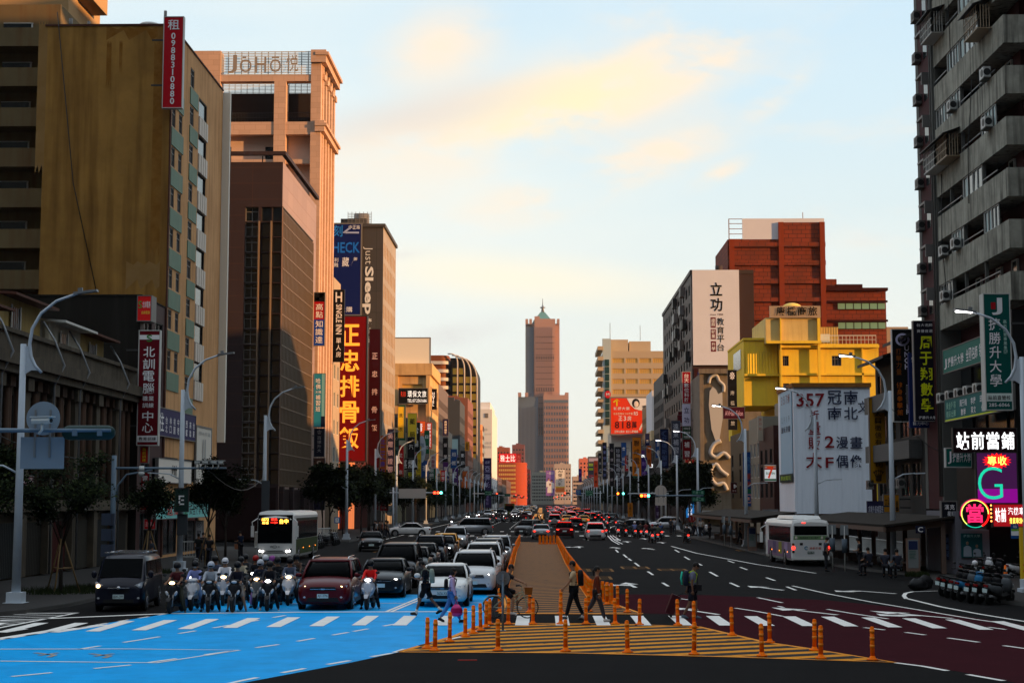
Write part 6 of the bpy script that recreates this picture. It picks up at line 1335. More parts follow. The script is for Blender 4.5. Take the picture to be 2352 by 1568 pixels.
# near left gantry seen from behind
t=thing('traffic_signal','dark signal head seen from behind on a blue grey arm at the left edge','traffic signal',(-18.2,48,.1),0,'overhead signal arms')
za=AY(100,988,48)[1]-.1
b=MB();b.cyl((0,0,0),(0,0,7),.16,.12,10);b.build('pole','steel_blue',t);b=MB();b.cyl((-.3,0,za),(5.3,0,za),.085,.05,10);b.build('arm','steel_blue',t)
x0,x1=AY(140,990,48)[0]+18.2,AY(262,990,48)[0]+18.2;zc=AY(200,993,48)[1]-.1
b=MB();b.rings([[(x,.12+d*math.cos(a),zc+.22*s_*math.sin(a))for a in[2*math.pi*j/12 for j in range(12)]]for x,s_,d in((x0,.35,.05),(x0+.08,.8,.1),(x0+.2,1,.13),(x1-.2,1,.13),(x1-.08,.8,.1),(x1,.35,.05))],0,True);h=b.build('signal_head','signal_housing',t)
for k in range(4):q=MB();q.cyl((x0+.22+.36*k,.25,zc),(x0+.22+.36*k,.45,zc),.15,.16,12);q.build('visor','signal_housing',h)
for k in range(2):q=MB();q.box(x0+.35+.75*k,x0+.5+.75*k,-.06,.02,zc-.1,zc+.1);q.build('bracket','steel_blue',h)
t=signback('blue grey round sign back above a square plate on the near left signal arm',AY(96,958,48.1)[0],48.25,AY(96,960,48.1)[1],.51,1.32,'sign_back')
mat('cam_white',(.62,.64,.62),.5)
def camera_(label,x,y,z,ang=.9,grp='traffic cameras',kind='bullet',s=1):
 t=thing('traffic_camera',label,'camera',(x,y,z),ang,grp);b=MB()
 if kind=='bullet':
  b.rings([[(yy,q[0]*s,q[1]*s)for q in((-.09,0),(-.07,.09),(.07,.09),(.09,0),(.06,-.08),(-.06,-.08))]for yy in(-.3*s,.28*s)],0,False);b.build('housing','cam_white',t)
  b=MB();b.box(-.34*s,.36*s,-.1*s,.1*s,.092*s,.12*s);b.build('sun_shield','cam_white',t);b=MB();b.cyl((.281*s,0,0),(.3*s,0,0),.06*s,.06*s,10);b.build('lens','frame_dark',t)
  b=MB();b.tube([(0,0,-.08*s),(0,0,-.25*s),(-.1*s,0,-.35*s)],.035*s,6);b.build('bracket','cam_white',t)
 else:
  b.ell((0,0,0),(.15,.15,.15),12,8);b.build('dome','cam_white',t);b=MB();b.cyl((0,0,.1),(0,0,.35),.14,.12,10);b.build('housing','cam_white',t);b=MB();b.cyl((.06,-.12,-.05),(.07,-.16,-.06),.05,.05,8);b.build('lens','frame_dark',t)
camera_('white bullet camera on the near left signal arm in front of the round sign back',*[AY(97,968,47.7)[0],47.7,AY(97,966,47.7)[1]],ang=-.35,s=1.1)
# camera pole with boxes
t=thing('camera_pole','blue grey steel pole and arm with three grey cabinets beside the stone arcade','pole',(-20.1,75.5,.13));b=MB();b.cyl((0,0,0),(0,0,5.7),.14,.11,10);b.build('pole','steel_blue',t)
b=MB();b.cyl((0,0,5.1),(5.3,0,5.1),.06,.04,8);b.tube([(.12,0,3.6),(.2,0,4.3),(.6,0,4.8),(1.8,0,5.02)],.045,6);b.build('arm','steel_blue',t)
for k in range(3):b=MB();b.box(-.42,.18,-.42,-.15,2.45-.72*k,3.0-.72*k);c_b=b.build('cabinet',[pm(60,68,84)],t);q=MB();q.box(.06,.09,-.44,-.421,2.5-.72*k,2.95-.72*k);q.build('hinge','frame_dark',c_b)
camera_('white dome camera hanging under the blue grey camera arm',AY(325,1082,75.4)[0],75.4,AY(325,1082,75.4)[1]-.1,kind='dome')
for i,px in enumerate((456,472,489,502)):camera_(f'white bullet camera on the end of the blue grey arm, {od[i]} from the left',AY(px,1062,75.4)[0],75.4,AY(px,1062,75.4)[1],ang=-.9+.25*i,s=.85)
psign('dark green square sign with a white letter E on the second white lamp post',403,1122,432,1173,82.6,pm(28,48,44),[('E',.28,.3,.72,.72,'l',wht,.01)],thick=.08,frame='frame_dark')
psign('grey back panel behind the dark green E sign on the lamp post',407,1180,431,1228,82.75,pm(60,64,68),(),thick=.06,frame=None)
psign('grey narrow panel seen from behind on the lamp post above the coach',601,1103,619,1190,107.6,pm(58,62,66),(),thick=.06,frame=None)
# pole sign in the median
t=thing('road_sign','grey round sign back on a thin post standing in the median beside the bicycle','road sign',(*G(1155,1449),0));y_=G(1155,1449)[1]
b=MB();b.cyl((0,0,0),(0,0,1.62),.033,.033,10);b.cyl((0,0,0),(0,0,.03),.1,.1,10);b.build('post','steel_blue',t)
b=MB();b.cyl((0,.035,1.5),(0,.05,1.5),.205,.205,26);b.build('disc',pm(92,96,98),t);b=MB();b.box(-.1,.1,.015,.034,1.46,1.49);b.box(-.02,.02,-.05,-.03,1.4,1.62);b.build('bracket','metal_grey',t)
# shelters
mat('shelter_beam',(.13,.085,.065),.8);mat('shelter_roof',(.030,.025,.021),.9,noise=(2,.4,(.018,.015,.013)),spec=.05)
def shelter(label,x0,x1,y0,y1,z,let):
 t=thing('bus_shelter',label,'bus shelter',((x0+x1)/2,y0,.13));w=(x1-x0)/2;L_=y1-y0
 b=MB();b.prism([(-w-.6,z-.05),(w+.5,z+.4),(w+.5,z+.5),(-w-.6,z+.06)],'y',-.4,L_);b.build('roof','shelter_roof',t)
 b=MB();b.box(-w-.62,-w-.5,-.4,L_,z-.28,z-.06);b.build('fascia','shelter_beam',t)
 y=0
 while y<L_:
  b=MB();b.box(w-.3,w-.08,y,y+.22,0,z+.3);b.prism([(-w-.45,z-.32),(w-.3,z-.05),(w-.3,z+.28),(-w-.45,z-.1)],'y',y+.02,y+.2);b.build('frame_post','shelter_beam',t);y+=4.2
 for k in range(int(L_//5)):
  b=MB();b.box(-w*.2,w*.2,1.5+5*k,3.4+5*k,.42,.48);b.box(-w*.15,w*.15,1.6+5*k,1.7+5*k,0,.42);b.box(-w*.15,w*.15,3.2+5*k,3.3+5*k,0,.42);b.build('bench','shelter_beam',t)
 b=MB();b.box(-w*.1-.23,-w*.1+.23,-.5,-.44,z-.35,z+.02);p=b.build('letter_plate',pm(22,24,44),t)
 q=MB();put_text(q,let,-w*.1-.12,z-.29,-w*.1+.12,z-.05,'l');q.build('lettering',wht,p,loc=(0,-.515,0))
shelter('long low bus shelter with a brown beam roof and letter C plate',17.4,20.0,80.5,109,2.35,'C')
shelter('farther bus shelter with a letter D plate behind the city bus',15.4,17.6,116,160,2.3,'D')
def totem(px,py,label):
 x,y=G(px,py,.13);t=thing('stop_board',label,'bus stop board',(x,y,.13));b=MB();b.box(-.33,.33,-.06,.06,.12,1.75);b.box(-.28,.28,-.1,.1,0,.12);b.build('frame',pm(110,88,78),t)
 b=MB();b.box(-.25,.25,-.075,-.061,.3,1.68);q=b.build('panel',pm(108,112,112),t);b=MB();b.box(-.22,.22,-.085,-.076,1.2,1.62);b.build('title_block',pm(30,38,70),q);b=MB()
 for k in range(6):b.box(-.2,-.2+.36*(.6+.4*rs.random()),-.085,-.076,1.1-.07*k,1.13-.07*k)
 b.build('text_lines',pm(60,90,80),q)
totem(2098,1318,'pale bus stop board beside the near shelter post under the letter C');totem(1728,1264,'pale bus stop board at the near end of the farther shelter')
for i,(px,py)in enumerate(((1664,1252),(1679,1255),(1913,1308),(1941,1312))):
 x,y=G(px,py,.13);t=thing('stop_pole','slim pole with a drum timetable, '+['leftmost of four','second from the left','third from the left, just right of the city bus','rightmost of four'][i],'bus stop pole',(x,y,.13),group='drum timetable poles at the shelters');b=MB();b.cyl((0,0,0),(0,0,2.3),.03,.03,6);b.build('pole','frame_white',t)
 b=MB();b.cyl((0,0,.95),(0,0,1.65),.14,.14,12);b.build('drum',pm(70,80,90),t);b=MB();b.box(-.2,.2,-.02,.02,1.85,2.35);b.build('plate',pm(110,115,118),t)
# litter bag, cone, pots
x,y=G(2110,1356,0);b=MB();b.ell((0,0,.24),(.40,.34,.27),10,6);b.ell((.32,.05,.34),(.30,.26,.30),9,5);b.cyl((.28,.05,.48),(.33,.05,.6),.05,.09,6)
for i,v in enumerate(b.v):b.v[i]=(v[0]*(1+.12*rs.uniform(-1,1)),v[1]*(1+.12*rs.uniform(-1,1)),v[2]*(1+.1*rs.uniform(-1,1)))
mat('bag_black',(.006,.006,.007),.5,spec=.15);o=b.build('rubbish_bag','bag_black',loc=(x,y,0));tag(o,'black tied rubbish bag lying on the road at the end of the right kerb','rubbish bag')
def rail(label,X0,Y0,X1,Y1,z=.13,h=1.1,m='frame_white',rz=0):
 t=thing('railing',label,'railing',(X0,Y0,z));a=Vector((0,0));d=Vector((X1-X0,Y1-Y0));L_=d.length;ang=math.atan2(d.y,d.x);t.rotation_euler.z=ang
 b=MB();b.box(0,L_,-.03,.03,h-.06,h);b.box(0,L_,-.02,.02,.12,.17);b.build('rail',m,t);n=int(L_/.16);b=MB()
 for k in range(n):b.box(L_*k/n-.012,L_*k/n+.012,-.012,.012,.17,h-.06)
 b.build('bars',m,t)
rail('pale low railing beside the ticket office and the street tree',-21.5,121,-18.2,139,h=1.3);rail('short white railing behind the second white lamp post',-22.3,100,-20.5,100.5)
rail('white railing seen under the near bus shelter roof',22,96,22,118,m='cam_white')
# cables between posts
b=MB();A_=Vector((-15.6,75.4,5.1));B_=Vector((-18.6,108,5.3));b.tube([A_.lerp(B_,k/8)+Vector((0,0,-.9*math.sin(math.pi*k/8)))for k in range(9)],.02,4);tag(b.build('overhead_cable','frame_dark'),'thin sagging cable between the camera arm and the lamp post behind the coach','cable')
b=MB();A_=Vector((-20.1,75.4,5.6));B_=Vector((-23.5,62,7.6));b.tube([A_.lerp(B_,k/8)+Vector((0,0,-.7*math.sin(math.pi*k/8)))for k in range(9)],.02,4);tag(b.build('overhead_cable','frame_dark'),'thin sagging cable from the camera pole to the stone arcade','cable')
b=MB();A_=Vector((25,96,6.4));B_=Vector((18.2,84.5,8.6));b.tube([A_.lerp(B_,k/8)+Vector((0,0,-.8*math.sin(math.pi*k/8)))for k in range(9)],.02,4);tag(b.build('overhead_cable','frame_dark'),'thin sagging cable from the lamp post by the shelter to the apartment tower','cable')
psign('orange yellow vertical notice board on a pole at the far right pavement',1442,1154,1453,1186,240,pm(150,90,14),[('注意行人',.2,.06,.8,.94,'v',pm(40,26,10))],frame=None)
psign('small blue and green stop flag on the nearest right lamp post',2322,1202,2339,1236,64.3,pm(20,70,130),[('站',.2,.08,.8,.3,'h',wht)],bands=[(0,.34,1,.5,pm(110,160,60)),(0,.5,1,.8,wht)],thick=.05,frame=None)
psign('small blue square pedestrian sign by the left crossing',768,1187,781,1201,150,pm(40,90,140),[('♿',.2,.15,.8,.85,'l',wht)],frame=None,thick=.05)
# ---------------- street trees ----------------
mat('bark',(.045,.035,.028),.9,noise=(8,.6,(.025,.02,.016)));mat('leaf_dark',(.008,.012,.006),.8,spec=.03);mat('leaf_mid',(.016,.024,.009),.8,spec=.03);mat('leaf_light',(.034,.046,.014),.7,spec=.05);mat('bamboo',(.22,.14,.06),.7)
def tree_mesh(seed,n,H,rad,trunk_h,leaf=.09,sparse=False):
 rd=random.Random(seed);t=thing('street_tree','street tree','tree');b=MB()
 top=trunk_h+.3*(H-trunk_h);b.tube([(0,0,0),(.03,.02,trunk_h*.5),(.05*rd.uniform(-1,1),0,trunk_h),(0,0,top)],[.10,.08,.06,.035],7)
 tips=[]
 for k in range(9):
  a=rd.uniform(0,6.28);z0=rd.uniform(trunk_h*.8,top);e=rd.uniform(.45,1);p=Vector((math.cos(a)*rad*e*.8,math.sin(a)*rad*e*.8,z0+(H-z0)*rd.uniform(.35,.95)))
  m=Vector((p.x*.4,p.y*.4,z0+(p.z-z0)*.55));b.tube([(0,0,z0),m,p],[.04,.025,.01],5);tips+=[p,m.lerp(p,.5),p.lerp(Vector((0,0,p.z+.3)),.4)]
  for j in range(2):
   q=p+Vector((rd.uniform(-.5,.5),rd.uniform(-.5,.5),rd.uniform(-.1,.5)))*rad*.6;b.tube([m.lerp(p,.6),q],[.015,.006],4);tips.append(q)
 b.build('trunk','bark',t);c=MB()
 sz=[rd.uniform(.28,.6)*rad*.55 for _ in tips]
 for i in range(n):
  k=rd.randrange(len(tips));s=sz[k];o=tips[k]+Vector((rd.gauss(0,1),rd.gauss(0,1),rd.gauss(0,.7)))*s*.62
  if o.z<trunk_h*.75:continue
  L_=leaf*rd.uniform(.7,1.7);a=Vector((rd.uniform(-1,1),rd.uniform(-1,1),rd.uniform(-.6,.6))).normalized();u=a.orthogonal().normalized()*L_*.42;a*=L_
  m=0 if rd.random()<.55 else(1 if rd.random()<.7 else 2)
  c.face([o,o+a*.5+u,o+a,o+a*.5-u],m)
 c.build('crown',['leaf_dark','leaf_mid','leaf_light'],t);freeze(t);return t
near=[tree_mesh(11,8500,5.3,1.7,2.3,.10),tree_mesh(12,6500,5.1,1.5,2.3,.09),tree_mesh(13,8000,5.5,1.8,2.1,.10)]
far=[tree_mesh(20+k,3800,6.2+.3*k,2.3,2.2,.22)for k in range(4)]
def stakes(x,y,label):
 t=thing('tree_stakes',label,'tree support',(x,y,.13),group='bamboo tree supports');
 for k in range(3):a=2.1*k+.5;b=MB();b.cyl((.75*math.cos(a),.75*math.sin(a),0),(.08*math.cos(a),.08*math.sin(a),2.1),.035,.03,6);b.build('stake','bamboo',t)
 b=MB();P=[(.42*math.cos(2.1*k+.5),.42*math.sin(2.1*k+.5),.95)for k in(0,1,2,0)];b.tube(P,.025,5);b.build('crossbar','bamboo',t)
for i,(x,y,pr,s,l)in enumerate(((-20.6,60.5,0,1.0,'dark street tree at the left picture edge in front of the stone arcade'),(-18.9,63.5,2,.92,'dark street tree with bamboo stakes right of the first lamp post'),(-19.6,80.5,1,1.0,'airy street tree between the camera pole and the second lamp post'),(-18.7,90.5,0,1.05,'street tree just right of the lamp post with the E sign'),(-19.4,99,2,.9,'street tree half behind the tree beside the E sign lamp'))):
 place(near[pr],(x,y,.13),1.3*i,l,'near street trees on the left',scale=s)
 if i in(1,2,3):stakes(x,y,'bamboo stake tripod around the '+['','tree right of the first lamp post','airy tree near the camera pole','tree beside the lamp post with the E sign'][i])
rt=random.Random(4)
for k in range(60):
 y=151+8.2*k*(1+.004*k);place(far[rt.randrange(4)],(-20.3+rt.uniform(-.7,.9),y,.13),rt.random()*6.28,'dark street tree in the continuous left row beyond the coach','street trees in the left row',scale=rt.uniform(.8,1.12))
for k in range(56):
 y=205+8.2*k*(1+.004*k);place(far[rt.randrange(4)],(20.0+rt.uniform(-1.4,.8),y,.13),rt.random()*6.28,'dark street tree in the continuous right row beyond the relief wall','street trees in the right row',scale=rt.uniform(.85,1.2))
for i in range(9):place(far[i%4],(22.2+rt.uniform(-1,1),232+22*i,.13),rt.random()*6,'dark street tree in the continuous right row beyond the relief wall','street trees in the right row',scale=rt.uniform(.9,1.25))
# grass and pot plants round the tree pits
b=MB();rg=random.Random(9)
for cx,cy,rr in((-18.9,63.5,1.6),(-18.2,66,1.2),(19.1,84.2,.6),(17.9,78,.5),(-19.6,80.5,1)):
 for k in range(900):
  a=rg.uniform(0,6.28);r_=rr*math.sqrt(rg.random());x,y=cx+r_*math.cos(a)*1.2,cy+r_*math.sin(a);h=rg.uniform(.08,.3);d=rg.uniform(-.08,.08)
  b.face([(x-.012,y,.13),(x+.012,y,.13),(x+d,y+d,.13+h)],0 if rg.random()<.6 else 1)
tag(b.build('grass',['leaf_mid','leaf_light']),kind='stuff')
# ---------------- vehicles ----------------
def carpaint(n,c,metal=.0):mat(n,c,.28,metal=metal,spec=.2,coat=.09);return n
for n,c,m in(('car_white',(.62,.62,.62),0),('car_black',(.008,.008,.010),.1),('car_navy',(.004,.005,.014),0),('car_red',(.085,.002,.005),.1),('car_silver',(.32,.33,.35),.5),('car_grey',(.06,.065,.07),.4),('car_taxi',(.75,.32,.01),0),('car_dred',(.10,.006,.008),.1),('car_blue',(.02,.05,.12),.2),('car_black2',(.012,.013,.016),.1),('car_white2',(.70,.70,.68),0)):carpaint(n,c,m)
mat('car_glass',(.003,.0035,.004),.12,spec=.07);mat('tyre',(.012,.012,.012),.8,spec=.2);mat('rim',(.35,.36,.38),.3,metal=.7);mat('trim_black',(.012,.012,.012),.5);mat('chrome',(.6,.6,.62),.15,metal=.9)
M['car_glass'].node_tree.nodes['Principled BSDF'].inputs['IOR'].default_value=1.18
for n in list(M):
 if n.startswith('car_')and n!='car_glass':M[n].node_tree.nodes['Principled BSDF'].inputs['Coat IOR'].default_value=1.3
mat('plate',(.55,.68,.68),.5);mat('head_on',(.9,.9,.9),.3,emit=(1,.95,.9),es=9);mat('head_warm',(.9,.7,.4),.3,emit=(1,.62,.28),es=7);mat('lamp_clear',(.45,.47,.5),.1,spec=1);mat('tail_on',(.8,0,0),.3,emit=(1,.02,.01),es=5);mat('tail_off',(.18,.004,.004),.2,spec=.8);mat('amber_on',(.9,.3,.02),.3,emit=(1,.25,.02),es=5)
def wheel(t,x,y,r_=.33,w=.21):
 s=1 if x>0 else-1;b=MB();b.rings([[(x+dx*s,y+rr*math.cos(a),r_+rr*math.sin(a))for a in[2*math.pi*j/20 for j in range(20)]]for dx,rr in((-w,r_*.93),(-w+.03,r_),(-.03,r_),(0,r_*.93),(.0,r_*.66))],0,True);wh=b.build('wheel','tyre',t)
 b=MB();b.cyl((x+.002*s,y,r_),(x+.012*s,y,r_),r_*.64,r_*.6,18)
 b.build('rim','rim',wh);b=MB()
 for k in range(5):a=2*math.pi*k/5;b.obox((x+.016*s,y+math.cos(a+.6)*r_*.4,r_+math.sin(a+.6)*r_*.4),(.006,r_*.16,r_*.22),(a+.6,0,0))
 b.build('rim_gap','trim_black',wh)
def make_car(kind,label,L_=4.5,W_=1.78,H=1.45,paint='car_white',lit='head_on',tail='tail_on',plate='',roofrails=False,grille='bar'):
 t=thing('car',label,'car');w=W_/2;h=L_/2
 P={'sedan':dict(hood=.92,cowl=h-1.25,wt=h-2.0,rt=-h+1.35,rb=-h+.62,belt=.95,deck=1.0),'suv':dict(hood=1.02,cowl=h-1.05,wt=h-1.75,rt=-h+.45,rb=-h+.12,belt=1.05,deck=1.06),
   'mpv':dict(hood=1.08,cowl=h-.85,wt=h-1.65,rt=-h+.3,rb=-h+.1,belt=1.08,deck=1.1),'hatch':dict(hood=.93,cowl=h-1.1,wt=h-1.8,rt=-h+.7,rb=-h+.2,belt=.95,deck=.98)}[kind]
 bl,hd=P['belt'],P['hood']
 st=[(-h,.80,.34,bl*.72,bl*.78),(-h+.06,.90,.24,bl*.86,P['deck']-.07),(-h+.25,.97,.2,bl*.93,P['deck']),(P['rb'],.99,.19,bl*.96,bl+.02),(0,1,.19,bl,bl+.03),(P['cowl'],.99,.19,bl*.97,hd+.07),(P['cowl']+.35,.985,.19,bl*.93,hd+.03),(h-.3,.96,.19,hd*.88,hd-.07),(h-.08,.88,.22,hd*.80,hd-.17),(h,.78,.32,hd*.66,hd*.74)]
 rs_=[]
 for y,ws,zl,zb,zt in st:
  W1=w*ws;half=[(0,zl),(W1*.86,zl),(W1*.985,zl+.13),(W1,(zl+zb)/2+.05),(W1*.965,zb),(W1*.78,zt-.015),(W1*.4,zt+.012)]
  rs_.append([(x,y,z)for x,z in half]+[(0,y,zt+.02)]+[(-x,y,z)for x,z in half[::-1][:-1]])
 b=MB();b.rings(rs_,0,True);b.build('body',paint,t)
 yc,yw,yr,yb_=P['cowl']+.02,P['wt'],P['rt'],P['rb']
 def out(y0,y1,wd,z,r_=.12):return[(-wd,y0+r_,z),(-wd+r_,y0,z),(wd-r_,y0,z),(wd,y0+r_,z),(wd,y1-r_,z),(wd-r_*1.6,y1,z),(-wd+r_*1.6,y1,z),(-wd,y1-r_,z)]
 zt=H-.06;b=MB();b.rings([out(yb_,yc,w*.92,bl-.02),out(yb_+(yr-yb_)*.5,yc+(yw-yc)*.5,w*.86,(bl+zt)/2),out(yr,yw,w*.76,zt)],0,True);b.build('window_glass','car_glass',t)
 b=MB();b.rings([out(yr-.05,yw+.05,w*.775,zt-.045),out(yr-.02,yw+.02,w*.76,zt+.02),out(yr+.18,yw-.15,w*.62,H)],0,True);b.build('roof',paint,t)
 for s in(-1,1):
  b=MB()
  for(ya,yb2)in((yc-.05,yw-.03),(yb_+.1,yr+.06)):b.tube([(s*w*.925,ya,bl-.02),(s*w*.87,(ya+yb2)/2,(bl+zt)/2),(s*w*.77,yb2,zt-.01)],.04,6)
  b.build('pillar',paint,t);b=MB();ym=(yc+yb_)/2-.1;b.tube([(s*w*.925,ym,bl),(s*w*.868,ym,(bl+zt)/2),(s*w*.77,ym,zt-.01)],.032,5)
  if kind!='sedan':b.tube([(s*w*.925,ym-.95,bl),(s*w*.868,ym-.95,(bl+zt)/2),(s*w*.77,ym-.95,zt-.01)],.03,5)
  b.build('door_pillar','trim_black',t)
  b=MB();b.ell((s*(w+.1),yc-.28,bl+.09),(.12,.07,.085),10,6);m_=b.build('wing_mirror',paint,t)
  b=MB();hy=h-.16;b.rings([[(s*w*a_,hy+q,hd*z_)for a_,z_ in(c1,c2,c3,c4)]for q in(-.16,.065)for c1,c2,c3,c4 in(((.50,.70),(.86,.74),(.90,.83),(.56,.80)),)],0,False);hl=b.build('headlight','lamp_clear',t)
  b=MB();b.ell((s*w*.66,h-.085,hd*.762),(.085,.035,.055),10,6);b.build('bulb',lit,hl)
  b=MB();b.ell((s*w*.68,h-.02,hd*.44),(.06,.03,.05),8,5);b.build('fog_light','lamp_clear',t)
  b=MB();z0=bl*.80;b.rings([[(s*w*a_,-h+q,z_)for a_,z_ in((.52,z0-.06),(.90,z0-.08),(.94,z0+.1),(.60,z0+.08))]for q in(.14,-.005)],0,False);tl=b.build('tail_light','tail_off',t)
  b=MB();b.ell((s*w*.74,-h-.005,z0+.01),(.13,.03,.05),10,6);b.build('bulb',tail,tl)
  b=MB();b.box(*sorted((s*(w+.002),s*(w-.02))),-h+.5,h-.5,.2,.32);b.build('sill','trim_black',t)
  for k in range(2):b=MB();y=ym-.55+1.05*k;b.box(*sorted((s*(w-.005),s*(w+.018))),y,y+.2,bl-.16,bl-.13);b.build('door_handle',paint if k else paint,t)
  for y in(h-.92,-h+.85):
   b=MB();b.cyl((s*(w-.06),y,.36),(s*(w+.004),y,.36),.40,.40,20);b.build('wheel_arch','trim_black',t);wheel(t,s*(w+.012),y,.33 if kind in('sedan','hatch')else.36)
 b=MB();b.prism([(-w*.5,hd*.66),(w*.5,hd*.66),(w*.46,hd*.78),(-w*.46,hd*.78)],'y',h-.1,h+.012);g_=b.build('grille','trim_black',t)
 b=MB();b.box(-w*.47,w*.47,h+.012,h+.022,hd*.70,hd*.715);b.box(-w*.07,w*.07,h+.012,h+.028,hd*.69,hd*.73);b.build('grille_bar','chrome',g_)
 b=MB();b.prism([(-w*.62,.30),(w*.62,.30),(w*.55,.44),(-w*.55,.44)],'y',h-.12,h+.010);b.box(-w*.6,w*.6,-h-.012,-h+.1,.32,.5);b.build('air_intake','trim_black',t)
 for y,rz in((h+.025,0),(-h-.02,1)):
  b=MB();b.box(-.19,.19,y-.006,y+.006,.42 if not rz else.62,.56 if not rz else.76);pl=b.build('number_plate','plate',t)
  if plate and not rz:
   q=MB();put_text(q,plate,-.165,.445,.165,.535,'l');o=q.build('lettering','trim_black',pl);o.rotation_euler.z=math.pi;o.location=(0,y+.012,0)
 if roofrails:
  for s in(-1,1):b=MB();b.tube([(s*w*.68,yr+.25,H-.02),(s*w*.68,yr+.35,H+.06),(s*w*.68,yw-.35,H+.06),(s*w*.68,yw-.2,H-.02)],.02,6);b.build('roof_rail','chrome',t)
 b=MB();b.box(-w*.7,w*.7,yr-.04,yr+.0,zt-.055,zt-.03);b.build('brake_light',tail,t)
 freeze(t);return t
suv=make_car('suv','x',4.5,1.84,1.68,'car_red',plate='',roofrails=True);sed=make_car('sedan','x',4.6,1.78,1.44,'car_white');mpv=make_car('mpv','x',4.8,1.85,1.86,'car_black');hat=make_car('hatch','x',4.1,1.74,1.5,'car_white')
DON={suv:'car_red',sed:'car_white',mpv:'car_black',hat:'car_white'}
def car(proto,X,Y,rz,label,paint,grp=None,nose=True,lit=None,tail=None):
 """Y is where the near bumper stands; rz = pi for traffic facing the camera"""
 L_={suv:4.5,sed:4.6,mpv:4.8,hat:4.1}[proto];off=L_/2 if nose else 0
 pd={DON[proto]:paint,**({'head_on':lit}if lit else{}),**({'tail_on':tail}if tail else{})}
 if 'tail_on' not in pd and abs(abs(rz)-math.pi)<.5:pd['tail_on']='tail_off'
 if 'head_on' not in pd and abs(rz)<.5:pd['head_on']='lamp_clear'
 o=place(proto,(X,Y+off,.004),rz,label,grp,pd);o.name='car';return o
PI=math.pi;QL='cars queuing at the stop line on the left'
# the red estate and the white sedan carry readable plates of their own
def plate_on(o,txt,L_):
 q=MB();put_text(q,txt,-.17,.435,.17,.545,'l');b_=q.build('lettering','trim_black',None);b_.parent=[c for c in COL.objects if c.parent==o and c.name.startswith('number_plate')][0];b_.rotation_euler.z=PI;b_.location=(0,L_/2+.035,0)
o=car(suv,-7.45,55.1,PI,'dark red sport utility car with roof rails at the stop line','car_red',QL,lit='head_warm');plate_on(o,'AJC-3796',4.5)
o=car(sed,-3.5,56.8,PI,'old white sedan at the front of its lane behind two walkers','car_white2',QL,lit='lamp_clear');plate_on(o,'3636-X6',4.6)
for pr,X,Y,lb,pt in((sed,-6.2,62,'dark grey sedan half hidden behind the red scooter rider','car_black2'),(mpv,-6.3,69,'big black people carrier with a bright grille in the queue','car_black'),(suv,-2.75,64.2,'white sport utility car right behind the old white sedan','car_white'),(sed,-3.0,70.8,'black roofed car second behind the old white sedan','car_black'),(suv,-2.85,77.2,'white car third behind the old white sedan','car_white'),
 (suv,-2.9,85.5,'dark blue grey car fourth in the right hand queue lane','car_grey'),(suv,-2.7,93.2,'silver car with bright headlights near the end of the right hand queue lane','car_silver'),(sed,-3.0,101,'black car at the very end of the right hand queue lane','car_black'),(sed,-6.4,78,'black sedan right behind the big people carrier','car_black'),(sed,-6.5,85.5,'dark sedan two places behind the big people carrier','car_black2'),
 (suv,-6.6,93.5,'black car with one bright lamp three places behind the people carrier','car_navy'),(sed,-6.5,103,'black car right in front of the yellow taxi','car_black'),(sed,-6.8,112,'yellow taxi in the left side queue','car_taxi'),(suv,-6.8,125,'silver car behind the yellow taxi in the left side queue','car_silver')):
 car(pr,X,Y,PI,lb,pt,QL)
